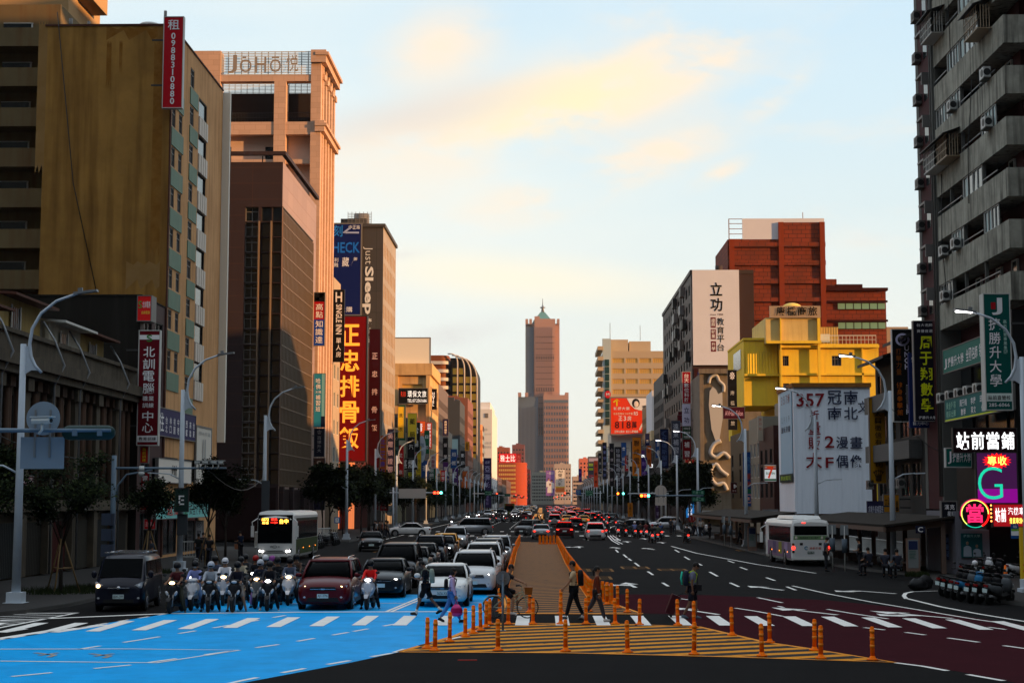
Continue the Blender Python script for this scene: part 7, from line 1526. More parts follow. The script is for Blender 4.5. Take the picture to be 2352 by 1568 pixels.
# the small dark van, front left
def make_van():
 t=thing('van','small dark navy van with a roof rack at the stop line on the left','van');w,h=.83,2.0
 st=[(-2.0,.9,.32,1.1,1.7,.80),(-1.9,.98,.22,1.15,1.82,.86),(0,1,.2,1.15,1.84,.87),(1.0,1,.2,1.14,1.83,.86),(1.32,1,.2,1.1,1.52,.88),(1.62,.99,.2,1.0,1.14,.9),(1.9,.95,.2,.82,.98,.86),(2.0,.86,.3,.62,.78,.8)]
 rr=[]
 for y,ws,zl,zb,zt,wt in st:
  W1=w*ws;half=[(0,zl),(W1*.9,zl),(W1,zl+.14),(W1*1.0,zb-.1),(W1*.99,zb),(w*wt,zt-.08),(w*wt*.82,zt)]
  rr.append([(x,y,z)for x,z in half]+[(0,y,zt+.03)]+[(-x,y,z)for x,z in half[::-1][:-1]])
 b=MB();b.rings(rr,0,True);b.build('body','car_navy',t)
 b=MB();b.rings([[(-w*.84,1.66,1.12),(w*.84,1.66,1.12),(w*.78,1.12,1.72),(-w*.78,1.12,1.72)],[(-w*.84,1.69,1.14),(w*.84,1.69,1.14),(w*.78,1.15,1.745),(-w*.78,1.15,1.745)]],0,False);b.build('windscreen','car_glass',t)
 for s in(-1,1):
  for y0,y1 in((.55,1.3),(-.6,.45),(-1.75,-.7)):
   b=MB();b.rings([[(s*w*k,y,z)for y,z in((y0,1.18),(y1,1.18),(y1-(.28 if y1>1 else 0),1.66),(y0,1.66))]for k in(.93,1.0)],0,False);b.v=[(x*(1 if z<1.3 else.93),y,z)for x,y,z in b.v];b.build('side_window','car_glass',t)
  b=MB();b.box(*sorted((s*(w*1.002),s*(w+.02))),-1.8,1.5,1.10,1.13);b.build('chrome_strip','chrome',t)
  b=MB();b.rings([[(s*w*a_,1.78+q,z_)for a_,z_ in((.42,.74),(.92,.80),(.95,1.0),(.5,.84))]for q in(-.2,.17)],0,False);hl=b.build('headlight','lamp_clear',t)
  b=MB();b.ell((s*w*.82,1.97,.86),(.06,.03,.06),8,5);b.build('bulb','head_warm' if s>0 else 'lamp_clear',hl)
  b=MB();b.ell((s*w*.8,1.98,.46),(.06,.03,.05),8,5);b.build('fog_light','lamp_clear',t);b=MB();b.ell((s*(w+.12),1.35,1.22),(.1,.07,.13),8,6);b.build('wing_mirror','car_navy',t)
  for y in(1.28,-1.35):b=MB();b.cyl((s*(w-.05),y,.33),(s*(w+.004),y,.33),.36,.36,18);b.build('wheel_arch','trim_black',t);wheel(t,s*(w+.012),y,.30,.18)
  b=MB();b.tube([(s*w*.72,-1.6,1.93),(s*w*.72,.95,1.93)],.022,6);b.build('roof_rail','chrome',t)
 for y in(-1.4,-.3,.8):b=MB();b.box(-w*.85,w*.85,y,y+.05,1.92,1.96);b.build('roof_bar','chrome',t)
 b=MB();b.box(-w*.45,w*.45,1.98,2.01,.78,.81);b.ell((0,2.0,.80),(.07,.02,.05),10,5);b.build('grille','chrome',t);b=MB();b.box(-w*.6,w*.6,1.9,2.005,.3,.42);b.box(-w*.4,w*.4,1.92,2.0,.62,.74);b.build('air_intake','trim_black',t)
 b=MB();b.box(-.18,.18,2.006,2.02,.44,.58);p=b.build('number_plate','plate',t);q=MB();put_text(q,'BBW-2399',-.16,.46,.16,.56,'l');o=q.build('lettering','trim_black',p);o.rotation_euler.z=PI;o.location=(0,2.025,0)
 t.location=(-14.35,56.3,.004);t.rotation_euler.z=PI+.07
make_van()
# crossing and right hand traffic
car(mpv,-7.9,178,PI/2+.12,'silver people carrier crossing the avenue sideways beyond the queue','car_silver',nose=False);car(sed,-14.0,170,PI/2,'white sedan seen from the side by the left kerb beyond the coach','car_white',nose=False,tail='tail_off');car(sed,-12.8,121,PI+.12,'black sedan parked by the left kerb in front of the white sideways sedan','car_black',lit='lamp_clear',nose=False)
RL='cars heading away on the right'
for pr,X,Y,lb,pt in((suv,5.05,154,'white sport utility car with lit tail lights heading away on the right','car_white'),(suv,2.25,163,'dark sport utility car with red tail lights left of the white one','car_dred'),(sed,-.1,158,'silver sedan with red tail lights at the far end of the median','car_silver'),(suv,4.1,200,'black car ahead of the dark sport utility car','car_black'),(sed,6.6,255,'yellow taxi heading away in the right middle distance','car_taxi'),(mpv,1.75,230,'silver boxy off road car carrying a round spare wheel','car_silver'),
 (sed,4.0,262,'second yellow taxi in the cluster of white cars','car_taxi')):car(pr,X,Y,0,lb,pt,RL)
car(suv,-1.5,176,PI-.35,'grey sport utility car turning at the far end of the median','car_grey',lit='lamp_clear',nose=False);car(suv,9.6,176,PI/2-.05,'black car standing sideways behind the scooters at the right crossing','car_black2',nose=False,tail='tail_off')
o=thing('spare_wheel','round pale spare wheel cover on the back of the boxy silver off road car','spare wheel',(1.75,229.9,.9));b=MB();b.cyl((0,0,0),(0,-.2,0),.38,.36,20);b.build('cover','car_silver',o);b=MB();b.cyl((0,-.2,0),(0,-.22,0),.12,.1,12);b.build('badge','chrome',o)
car(sed,-4.3,330,PI/2,'dark red car crossing the avenue in the middle distance','car_red',nose=False,tail='tail_off',lit='lamp_clear');car(suv,15.5,205,PI/2,'pale car parked sideways on the right beyond the white traffic pole','car_silver',nose=False,tail='tail_off');car(sed,13.0,300,.05,'grey car parked nose away under the right trees','car_grey',nose=False,tail='tail_off');car(hat,11.3,350,PI/2,'white car crossing on the right in the middle distance','car_white',nose=False,tail='tail_off')
rv=random.Random(12);pts_=['car_white','car_black','car_silver','car_grey','car_white','car_black2','car_white2','car_taxi','car_blue']
for X in(-12.3,-9.2,-6.1,-3.4):
 y=352+rv.uniform(0,20)
 while y<760:car(rv.choice([suv,sed,hat,mpv,suv]),X+rv.uniform(-.3,.3),y,PI,'oncoming car with headlights in the dense far traffic on the left',rv.choice(pts_),'far oncoming cars');y+=rv.uniform(9,40)
for X in(2.6,5.2,8.4,11.4):
 y=268+rv.uniform(0,30)
 while y<640:car(rv.choice([suv,sed,hat,mpv,suv]),X+rv.uniform(-.3,.3),y,0,'receding car with red tail lights in the dense far traffic on the right',rv.choice(pts_),'far receding cars');y+=rv.uniform(11,55)
drop_unused(suv,sed,mpv,hat)
# coach with destination display
def bus(label,kind):
 t=thing('coach' if kind=='coach' else 'city_bus',label,'bus');w=1.25;L_,H=(12,3.45)if kind=='coach' else(10.5,3.05);h=L_/2;bm='car_white2'
 if kind=='coach':st=[(-h,.94,.45,H-.25),(-h+.15,1,.35,H-.04),(h-2.2,1,.33,H-.04),(h-1.4,1,.33,H),(h-.45,1,.33,H-.05),(h-.12,.97,.34,H-.5),(h,.90,.4,1.25)]
 else:st=[(-h,.95,.42,H-.2),(-h+.12,1,.36,H-.02),(h-.3,1,.33,H-.02),(h-.05,.95,.34,H-.3),(h,.9,.4,1.3)]
 rr=[]
 for y,ws,zl,zt in st:
  W1=w*ws;half=[(0,zl),(W1*.95,zl),(W1,zl+.15),(W1,1.2 if zt>1.5 else zt-.3),(W1*.985,zt-.28),(W1*.9,zt-.07),(W1*.6,zt)]
  rr.append([(x,y,z)for x,z in half]+[(0,y,zt+.03)]+[(-x,y,z)for x,z in half[::-1][:-1]])
 b=MB();b.rings(rr,0,False);b.build('body',bm,t)
 for s in(-1,1):
  n=6
  for k in range(n):
   y0=-h+.5+(L_-2.2)*k/n;b=MB();b.box(*sorted((s*(w+.012),s*(w-.03))),y0,y0+(L_-2.2)/n-.05,1.55,2.75 if kind=='coach' else 2.55);b.build('side_window','car_glass',t)
  b=MB();b.box(*sorted((s*(w+.008),s*(w-.02))),-h+.3,h-1.2,.5,1.52);b.build('side_panel',pm(44,60,28)if kind=='coach' else pm(112,92,112),t)
  b=MB();b.box(*sorted((s*(w+.006),s*(w-.02))),-h+.3,h-1.4,2.76 if kind=='coach' else 2.56,2.95 if kind=='coach' else 2.7);b.build('upper_band',pm(40,44,36)if kind=='coach' else 'car_white2',t)
  for y in(h-2.4,-h+2.6):b=MB();b.cyl((s*(w-.1),y,.5),(s*(w+.016),y,.5),.56,.56,20);b.build('wheel_arch','trim_black',t);wheel(t,s*(w+.024),y,.48,.3)
  b=MB();b.tube([(s*w*.95,h-.2,H-.5),(s*(w+.28),h+.1,H-.75),(s*(w+.25),h+.05,H-1.1)],.035,6);b.rings([[(s*(w+.25)+dx,h+.05+dy,z)for dx,dy in((-.1,-.06),(.1,-.06),(.1,.08),(-.1,.08))]for z in(H-1.75,H-1.0)],0,False);b.build('wing_mirror',bm,t)
  for k in range(3):b=MB();b.box(*sorted((s*(w+.02),s*(w+.03))),-h+1.5+3*k,-h+1.56+3*k,.85,.92);b.build('side_lamp','amber_on',t)
 if kind=='coach':
  b=MB();b.rings([[(-w*.9,y-.03,z)for y,z in((h-.02,1.3),(h-.1,2.5),(h-.2,3.0),(h-.42,3.3))][::1],[(w*.9,y-.03,z)for y,z in((h-.02,1.3),(h-.1,2.5),(h-.2,3.0),(h-.42,3.3))]],0,False,False,False)
  b=MB();pr=[(h+.01,1.28),(h-.02,2.0),(h-.08,2.75),(h-.24,3.18),(h-.3,3.18),(h-.2,2.7),(h-.14,1.28)];b.prism(pr,'x',-w*.93,w*.93);b.build('windscreen','car_glass',t)
  b=MB();b.box(-w*.8,w*.8,h-.05,h-.02,2.52,2.98);d=b.build('destination_display','trim_black',t)
  q=MB();put_text(q,'1872',-.88,2.77,-.42,2.96,'l');put_text(q,'高雄',-.88,2.55,-.42,2.74,'h');put_text(q,'台中',.28,2.56,.92,2.94,'h');o=q.build('lettering',mat('led_amber',(.8,.4,.05),.5,emit=(1,.42,.05),es=5).name,d);o.rotation_euler.z=PI;o.location=(0,h+.02,0)
  q=MB();put_text(q,'朝馬',-.28,2.78,.16,2.95,'h');put_text(q,'→',-.3,2.6,.2,2.72,'l');o=q.build('lettering','tail_on',d);o.rotation_euler.z=PI;o.location=(0,h+.02,0)
  q=MB();put_text(q,'國',-.32,.98,-.16,1.12,'h');put_text(q,'光',.2,.98,.36,1.12,'h');o=q.build('lettering','trim_black',t);o.rotation_euler.z=PI;o.location=(0,h+.03,0)
  b=MB();b.tube([(.15*math.cos(a),h+.02,1.05+.075*math.sin(a))for a in[2*PI*k/14 for k in range(15)]],.012,5);b.build('emblem','trim_black',t)
  b=MB();b.box(-w*.6,w*.6,h-.05,h+.015,.62,.68);b.box(-w*.45,w*.45,h-.05,h+.015,.74,.80);b.build('grille','trim_black',t)
  for s in(-1,1):
   b=MB();b.rings([[(s*w*a_,h-.02+q,z_)for a_,z_ in((.55,.62),(.9,.66),(.92,.95),(.7,.86))]for q in(-.1,.03)],0,False);hl=b.build('headlight','trim_black',t)
   for dx in(.66,.80):b=MB();b.ell((s*w*dx,h+.02,.73+(dx-.66)*.3),(.07,.04,.07),10,6);b.build('bulb','head_on',hl)
 else:
  y=-h
  b=MB();b.box(-w*.86,w*.86,y-.012,y+.05,2.02,2.62);b.build('rear_window','car_glass',t);b=MB();b.box(-w*.9,w*.9,y-.010,y+.04,1.72,1.98);p=b.build('advert_strip',pm(96,125,84),t)
  q=MB();put_text(q,'伽利略醫美 X 安心醫療',-.75,1.78,.5,1.92,'l');q.build('lettering',pm(60,60,60),p,loc=(0,y-.02,0));b=MB();b.ell((-.95,y-.015,1.85),(.09,.01,.1),8,5);b.ell((.75,y-.015,1.85),(.08,.01,.1),8,5);b.build('printed_face',pm(190,180,170),p)
  b=MB();b.box(-w*.83,w*.83,y-.008,y+.03,.62,1.66);q0=b.build('engine_hatch','car_white',t);q=MB();put_text(q,'港都客運',-.1,1.08,.68,1.26,'h');q.build('lettering',pm(170,60,40),q0,loc=(0,y-.02,0));b=MB();b.tube([(-.3+.1*math.cos(a),y-.015,1.18+.1*math.sin(a))for a in[.6+5*k/12 for k in range(13)]],.025,5);b.build('emblem',pm(30,110,140),q0)
  b=MB();b.box(-.22,.22,y-.02,y-.008,.80,.96);pl=b.build('number_plate',pm(40,70,60),t);q=MB();put_text(q,'153-FJ',-.18,.82,.18,.94,'l');q.build('lettering',wht,pl,loc=(0,y-.03,0))
  for s in(-1,1):
   for z,m_,r_ in((1.42,pm(90,50,20),.085),(1.18,'tail_on',.10),(.94,pm(60,40,40),.085)):
    b=MB()
    if m_=='tail_on':b.tube([(s*w*.92+r_*.85*math.cos(a),y-.015,z+r_*.85*math.sin(a))for a in[2*PI*k/14 for k in range(15)]],.028,6)
    else:b.cyl((s*w*.92,y+.02,z),(s*w*.92,y-.02,z),r_,r_,14)
    b.build('tail_light',m_,t)
   b=MB();b.box(s*.62-.1,s*.62+.1,y-.018,y,1.36,1.52);b.build('vent','trim_black',t)
  b=MB();b.box(-w*.97,w*.97,y-.03,y+.05,.42,.6);b.build('bumper','car_white2',t);b=MB();b.rings([out_([-.95,.95],-h+1.2,h-3.2,H),out_([-.85,.85],-h+1.5,h-3.6,H+.22)],0,False);b.build('roof_unit','car_white2',t);b=MB();b.box(-.55,-.35,y-.02,y+.03,2.8,2.85);b.build('marker_lamp','tail_on',t)
  for k in range(3):b=MB();b.box(-w-.014,-w-.009,-h+1.5+2.2*k,-h+2.7+2.2*k,.7,1.5);b.build('side_graphic',[pm(140,120,150),pm(120,120,50),pm(80,70,100)][k],t)
 return t
def out_(xs,y0,y1,z):return[(xs[0],y0,z),(xs[1],y0,z),(xs[1],y1,z),(xs[0],y1,z)]
t=bus('white and green long distance coach with an amber destination display by the left kerb','coach');t.scale=(.9,)*3;t.location=(-16.2,103.4,.004);t.rotation_euler.z=PI
t=bus('white city bus seen from behind at the near bus shelter','city');t.scale=(.87,)*3;t.location=(15.2,97.6,.004);t.rotation_euler.z=.03
t=thing('city_bus','dark yellow green bus coming up on the left in the middle distance','bus',(-8.2,402,0));b=MB();b.box(-1.2,1.2,0,10,.35,3.1);b.build('body',pm(70,74,24),t);b=MB();b.box(-1.05,1.05,-.03,0,1.2,2.5);b.build('windscreen','car_glass',t);b=MB();b.box(-.8,.8,-.04,-.005,2.6,2.95);b.build('destination_display','tail_off',t)
for s in(-1,1):b=MB();b.cyl((s*1.2,2,.45),(s*1.0,2,.45),.45,.45,14);b.build('wheel','tyre',t)
# scooters
for n,c in(('sc_black',(.010,.010,.012)),('sc_white',(.66,.66,.68)),('sc_silver',(.42,.44,.48)),('sc_grey',(.10,.11,.12)),('sc_red',(.30,.01,.01)),('sc_blue',(.02,.16,.34))):mat(n,c,.4,spec=.15,coat=.05)
def make_scooter(front='sc_black'):
 t=thing('scooter','scooter','scooter')
 for y,nm in((.62,'front_wheel'),(-.60,'rear_wheel')):
  b=MB();b.rings([[(dx,y+rr*math.cos(a),.24+rr*math.sin(a))for a in[2*PI*j/16 for j in range(16)]]for dx,rr in((-.05,.17),(-.055,.21),(-.02,.24),(.02,.24),(.055,.21),(.05,.17))],0,True);w_=b.build(nm,'tyre',t);b=MB();b.cyl((-.03,y,.24),(.03,y,.24),.13,.13,14);b.build('rim','rim',w_)
 b=MB();b.rings([[(x*w_,y_,z_)for x in(-1,-.5,.5,1)]for y_,z_,w_ in((.84,.40,.05),(.78,.50,.08),(.62,.53,.085),(.46,.46,.08))],0,True,False,False);b.build('front_fender',front,t)
 b=MB();b.tube([(.07,.62,.24),(.07,.52,.62)],.022,6);b.tube([(-.07,.62,.24),(-.07,.52,.62)],.022,6);b.build('fork','metal_grey',t)
 b=MB();b.rings([[(-w_,y-.05,z),(-w_*.6,y+.05,z),(0,y+.1,z),(w_*.6,y+.05,z),(w_,y-.05,z),(w_*.8,y-.12,z),(-w_*.8,y-.12,z)]for z,w_,y in((.42,.08,.50),(.55,.19,.46),(.72,.25,.42),(.86,.22,.40),(.95,.14,.38))],0,True);b.build('front_shield',front,t)
 for s in(-1,1):b=MB();b.ell((s*.15,.50,.66),(.05,.03,.09),8,6,rot=(0,s*.5,0));b.build('indicator','lamp_clear',t)
 b=MB();b.rings([[(-w_,y-.03,z),(-w_*.6,y+.07,z),(w_*.6,y+.07,z),(w_,y-.03,z),(w_*.7,y-.1,z),(-w_*.7,y-.1,z)]for z,w_,y in((.94,.12,.40),(1.02,.2,.38),(1.08,.12,.34))],0,True);hc=b.build('headlight',front,t);b=MB();b.ell((0,.46,1.0),(.10,.04,.05),12,6);b.build('bulb','head_on',hc)
 b=MB();b.tube([(-.34,.22,1.03),(-.2,.3,1.04),(.2,.3,1.04),(.34,.22,1.03)],.018,6);hb=b.build('handlebar','trim_black',t)
 for s in(-1,1):
  b=MB();b.tube([(s*.24,.3,1.04),(s*.28,.3,1.2)],.008,5);b.ell((s*.31,.3,1.25),(.075,.02,.05),10,6);b.build('mirror','trim_black',hb);b=MB();b.tube([(s*.24,.28,1.03),(s*.36,.21,1.03)],.026,8);b.build('grip','trim_black',hb)
 b=MB();b.rings([[(-.17,y,z),(.17,y,z),(.15,y,z-.1),(-.15,y,z-.1)]for y,z in((.38,.40),(.1,.32),(-.2,.34))],0,False);b.build('floorboard','trim_black',t)
 b=MB();b.rings([[(-w_,y,zl),(w_,y,zl),(w_*.95,y,zh-.05),(w_*.6,y,zh),(-w_*.6,y,zh),(-w_*.95,y,zh-.05)]for y,w_,zl,zh in((-.08,.13,.34,.66),(-.25,.18,.36,.7),(-.6,.17,.48,.74),(-.85,.10,.62,.78))],0,True);b.build('rear_body',front,t)
 b=MB();b.rings([[(-w_,y,z),(w_,y,z),(w_*.85,y,z+.07),(-w_*.85,y,z+.07)]for y,w_,z in((.02,.09,.68),(-.15,.14,.71),(-.4,.14,.72),(-.72,.12,.77))],0,True);b.build('seat','trim_black',t)
 b=MB();b.box(-.09,.09,-.90,-.84,.66,.74);b.build('tail_light','tail_on',t);b=MB();b.box(-.1,.1,-.93,-.915,.46,.6);b.build('number_plate','plate',t);b=MB();b.rings([[(-.08,y,z),(.08,y,z),(.06,y,z+.03),(-.06,y,z+.03)]for y,z in((-.6,.52),(-.9,.46),(-.96,.38))],0,False);b.build('rear_fender','trim_black',t)
 b=MB();b.tube([(.13,-.35,.26),(.16,-.8,.36)],[.03,.05],8);b.build('exhaust','metal_grey',t)
 freeze(t);return t
sc=make_scooter()
def scooter(x,y,rz,label,paint,grp,lit='head_on',lean=0,tail=None):
 if abs(abs(rz)-PI)<.3:tail='tail_off'
 o=place(sc,(x,y,.004),rz,label,grp,{'sc_black':paint,'head_on':lit,'tail_on':tail or 'tail_on'});o.name='scooter'
 if lean:o.rotation_euler=Euler((0,lean,rz),'XYZ')
 return o
# ---------------- people ----------------
mat('skin',(.30,.15,.085),.6,spec=.2);mat('skin_dark',(.16,.08,.05),.6,spec=.2);mat('hair',(.010,.008,.007),.6)
def skinned(pts,edges,name,m,parent,sub=1):
 """one continuous tapering surface grown round a joint skeleton; pts: name -> (pos, radius)"""
 ks=list(pts);me=bpy.data.meshes.new(name);me.from_pydata([pts[k][0]for k in ks],[(ks.index(a),ks.index(b_))for a,b_ in edges],[]);o=bpy.data.objects.new(name,me);COL.objects.link(o)
 md=o.modifiers.new('s','SKIN');md.use_smooth_shade=True
 for i,k in enumerate(ks):
  sv=me.skin_vertices[0].data[i];r_=pts[k][1];sv.radius=r_ if isinstance(r_,tuple)else(r_,r_);sv.use_root=i==0
 sb=o.modifiers.new('b','SUBSURF');sb.levels=sub;sb.render_levels=sub
 o.data.materials.append(M[m]);QUEUE.append((o,parent));o.parent=parent;return o
QUEUE=[]
def rotx(v,a):return Vector((v[0],v[1]*math.cos(a)-v[2]*math.sin(a),v[1]*math.sin(a)+v[2]*math.cos(a)))
def joints(hip=(0,0,.93),lean=0,head=0,larm=(0,.1,.3),rarm=(0,.1,.3),lleg=(0,0),rleg=(0,0),spread=0,s=1.0,lt=(),twist=0):
 """angles in radians; arm = (swing forward, out, elbow bend); leg = (swing forward, knee bend[, out]); faces +y"""
 J={};H=Vector(hip);J['pelvis']=H;up=lambda l:rotx((0,0,l),-lean)
 J['spine']=H+up(.2);J['chest']=H+up(.42);J['neck']=H+up(.53);J['head']=J['neck']+rotx((0,.02,.1),-(lean+head));J['top']=J['head']+rotx((0,.015,.13),-(lean+head))
 for sd,S_,arm,leg in((-1,'l',larm,lleg),(1,'r',rarm,rleg)):
  sh=J['chest']+Vector((sd*.175,0,0))+up(.035);J[S_+'sh']=sh
  d=rotx((0,0,-.29),arm[0]);d.x+=sd*math.sin(arm[1])*.29;el=sh+d;J[S_+'el']=el
  f=rotx((0,0,-.26),arm[0]+arm[2]);f.x+=sd*math.sin(arm[1]*.3)*.2*(-1 if len(arm)>3 else 1);wr=el+f;J[S_+'wr']=wr;J[S_+'pl']=wr+(f.normalized()*.09);J[S_+'dir']=f.normalized()
  hp=H+Vector((sd*.085,0,-.02));J[S_+'hp']=hp;o_=leg[2]if len(leg)>2 else spread
  k=hp+rotx((0,0,-.44),leg[0])+Vector((sd*o_*.44,0,0));J[S_+'kn']=k;a=leg[0]-leg[1];an=k+rotx((0,0,-.42),a)+Vector((sd*o_*.25,0,0));J[S_+'an']=an
  ft=leg[3]if len(leg)>3 else max(min(a*.55,.35),-.9);J[S_+'he']=an+rotx((0,-.05,-.055),ft);J[S_+'to']=an+rotx((0,.17,-.06),ft)
 return{k:v*s if isinstance(v,Vector)and 'dir' not in k else v for k,v in J.items()}
def hand(mb,J,S_,sd,curl=.6,s=1.0):
 """palm, four fingers of different lengths and a thumb from the side of the palm"""
 w,d=J[S_+'wr'],J[S_+'dir'];side=Vector((1,0,0));side=(side-d*side.dot(d)).normalized();nrm=d.cross(side).normalized()
 if nrm.y>0 and abs(d.z)>.5:nrm=-nrm
 n0=Vector((-sd,0,0))if abs(d.z)>.5 else Vector((0,0,-1));n0=(n0-d*n0.dot(d)).normalized();acr=d.cross(n0).normalized()
 mb.rings([[w+d*t+acr*a*wd+n0*b_*.012 for a,b_ in((-1,-1),(1,-1),(1,1),(-1,1))]for t,wd in((-.01,.025),(.03,.036),(.08,.040))],0,True)
 for i,l in enumerate((.062,.072,.068,.052)):
  p=w+d*.08+acr*(-.03+.02*i);q=p+(d*math.cos(curl)+n0*math.sin(curl))*l*.5;r_=q+(d*math.cos(curl*2)+n0*math.sin(curl*2))*l*.5;mb.tube([p,q,r_],[.0095,.0085,.006],6)
 p=w+d*.03-acr*.035;mb.tube([p,p+(d*.6-acr*.6+n0*.3).normalized()*.035,p+(d*.9-acr*.4+n0*.5).normalized()*.06],[.012,.010,.007],6)
def person(label,loc,rz,pose,shirt,trousers,shoe,sleeve='short',legs='long',hair='short',skin='skin',helmet=None,extra=None,grp=None,s=1.0,mask=False,hood=False,lod=0,face=True,hem=None):
 t=thing('person',label,'person',loc,rz,grp);J=joints(s=s,**pose);r_=lambda x:x*s
 P={'pelvis':(J['pelvis'],(r_(.13),r_(.10))),'spine':(J['spine'],(r_(.125),r_(.09))),'chest':(J['chest'],(r_(.15),r_(.10))),'neck':(J['neck'],r_(.055)),'head':(J['head'],r_(.075)),'top':(J['top'],r_(.075))}
 E_=[('pelvis','spine'),('spine','chest'),('chest','neck'),('neck','head'),('head','top')]
 for S_ in 'lr':
  P.update({S_+'sh':(J[S_+'sh'],r_(.055)),S_+'el':(J[S_+'el'],r_(.040)),S_+'wr':(J[S_+'wr'],r_(.026)),S_+'hp':(J[S_+'hp'],r_(.085)),S_+'kn':(J[S_+'kn'],r_(.056)),S_+'an':(J[S_+'an'],r_(.038))})
  E_+=[('chest',S_+'sh'),(S_+'sh',S_+'el'),(S_+'el',S_+'wr'),('pelvis',S_+'hp'),(S_+'hp',S_+'kn'),(S_+'kn',S_+'an')]
 body=skinned(P,E_,'body',skin,t)
 hb=MB();hd=(J['head']+J['top'])/2;la=pose.get('lean',0)+pose.get('head',0);fw=rotx((0,1,0),-la);up_=rotx((0,0,1),-la)
 if lod==0:
  for sd,S_ in((-1,'l'),(1,'r')):hand(hb,J,S_,sd,s=s)
  hb.ell(hd,(.076*s,.092*s,.112*s),12,8,rot=(-la,0,0));hb.ell(hd+fw*.096*s-up_*.012*s,(.013*s,.02*s,.022*s),6,4);hb.ell(hd+fw*.078*s-up_*.055*s,(.028*s,.012*s,.009*s),8,4)
  for sd in(-1,1):hb.ell(hd+Vector((sd*.078*s,0,0)),(.012*s,.025*s,.032*s),6,4)
  hb.build('head_and_hands',skin,t)
  e=MB()
  for sd in(-1,1):e.ell(hd+Vector((sd*.03*s,0,0))+fw*.083*s+up_*.018*s,(.012*s,.008*s,.007*s),6,4)
  e.build('eyes','hair',t)
 if mask:e=MB();e.ell(hd+fw*.062*s-up_*.045*s,(.055*s,.045*s,.05*s),10,6);e.build('face_mask','frame_white',t)
 if helmet:
  e=MB();e.ell(hd+up_*.035*s-fw*.005,(.125*s,.145*s,.135*s),14,9,rot=(-la,0,0),lo=-28);e.build('helmet',helmet,t)
  if lod==0:e=MB();e.ell(hd+up_*.03*s+fw*.012*s,(.118*s,.142*s,.06*s),12,5,rot=(-la-.1,0,0));e.build('visor','car_glass',t)
 elif hair:
  e=MB();e.ell(hd+up_*.03*s-fw*.014*s,(.088*s,.102*s,.104*s),12,8,rot=(-la+.35,0,0),lo=-30)
  if hair=='long':e.ell(hd-fw*.06*s-up_*.06*s,(.085*s,.05*s,.13*s),10,6,rot=(-la,0,0))
  if hair=='bob':e.ell(hd-fw*.03*s-up_*.02*s,(.105*s,.085*s,.12*s),12,7,rot=(-la,0,0))
  if hair=='pony':e.tube([hd-fw*.09*s+up_*.04*s,hd-fw*.14*s-up_*.04*s,hd-fw*.12*s-up_*.18*s],[.03*s,.03*s,.012*s],8)
  e.build('hair','hair',t)
 hm=hem if hem is not None else.06
 low=J['pelvis']+(J['pelvis']-J['spine'])*(hm/.2)
 P={'chest':(J['chest'],(r_(.172),r_(.125))),'spine':(J['spine'],(r_(.155),r_(.118))),'low':(low,(r_(.16),r_(.125))),'neck':(J['neck']-up_*.02*s,r_(.07))}
 E_=[('chest','spine'),('spine','low'),('chest','neck')]
 for S_ in 'lr':
  P[S_+'sh']=(J[S_+'sh'],r_(.078));E_.append(('chest',S_+'sh'))
  if sleeve=='short':P[S_+'e2']=(J[S_+'sh'].lerp(J[S_+'el'],.72),r_(.062));E_.append((S_+'sh',S_+'e2'))
  elif sleeve=='long':P[S_+'el']=(J[S_+'el'],r_(.056));P[S_+'w2']=(J[S_+'el'].lerp(J[S_+'wr'],.95),r_(.040));E_+=[(S_+'sh',S_+'el'),(S_+'el',S_+'w2')]
 skinned(P,E_,'shirt',shirt,t)
 P={'pelvis':(J['pelvis'],(r_(.145),r_(.118)))};E_=[]
 for S_ in 'lr':
  P[S_+'hp']=(J[S_+'hp'],r_(.105));E_.append(('pelvis',S_+'hp'))
  if legs=='long':P[S_+'kn']=(J[S_+'kn'],r_(.078));P[S_+'a2']=(J[S_+'kn'].lerp(J[S_+'an'],.93),r_(.062));E_+=[(S_+'hp',S_+'kn'),(S_+'kn',S_+'a2')]
  else:P[S_+'k2']=(J[S_+'hp'].lerp(J[S_+'kn'],.92),r_(.095));E_.append((S_+'hp',S_+'k2'))
 skinned(P,E_,'trousers' if legs=='long' else 'shorts',trousers,t)
 for S_ in 'lr':
  e=MB();a,c=J[S_+'he'],J[S_+'to'];e.tube([a+Vector((0,0,.01)),a.lerp(c,.4)+Vector((0,0,.018)),a.lerp(c,.8),c],[r_(.045),r_(.05),r_(.042),r_(.026)],8);e.tube([J[S_+'an'],a.lerp(c,.25)+Vector((0,0,.02))],[r_(.042),r_(.045)],8);e.build('shoe',shoe,t)
 return t,J
def flush_skins():
 dg=bpy.context.evaluated_depsgraph_get();out=[]
 for o,p in QUEUE:out.append(bpy.data.meshes.new_from_object(o.evaluated_get(dg)))
 for(o,p),me in zip(QUEUE,out):
  o.modifiers.clear();o.data=me
 QUEUE.clear()
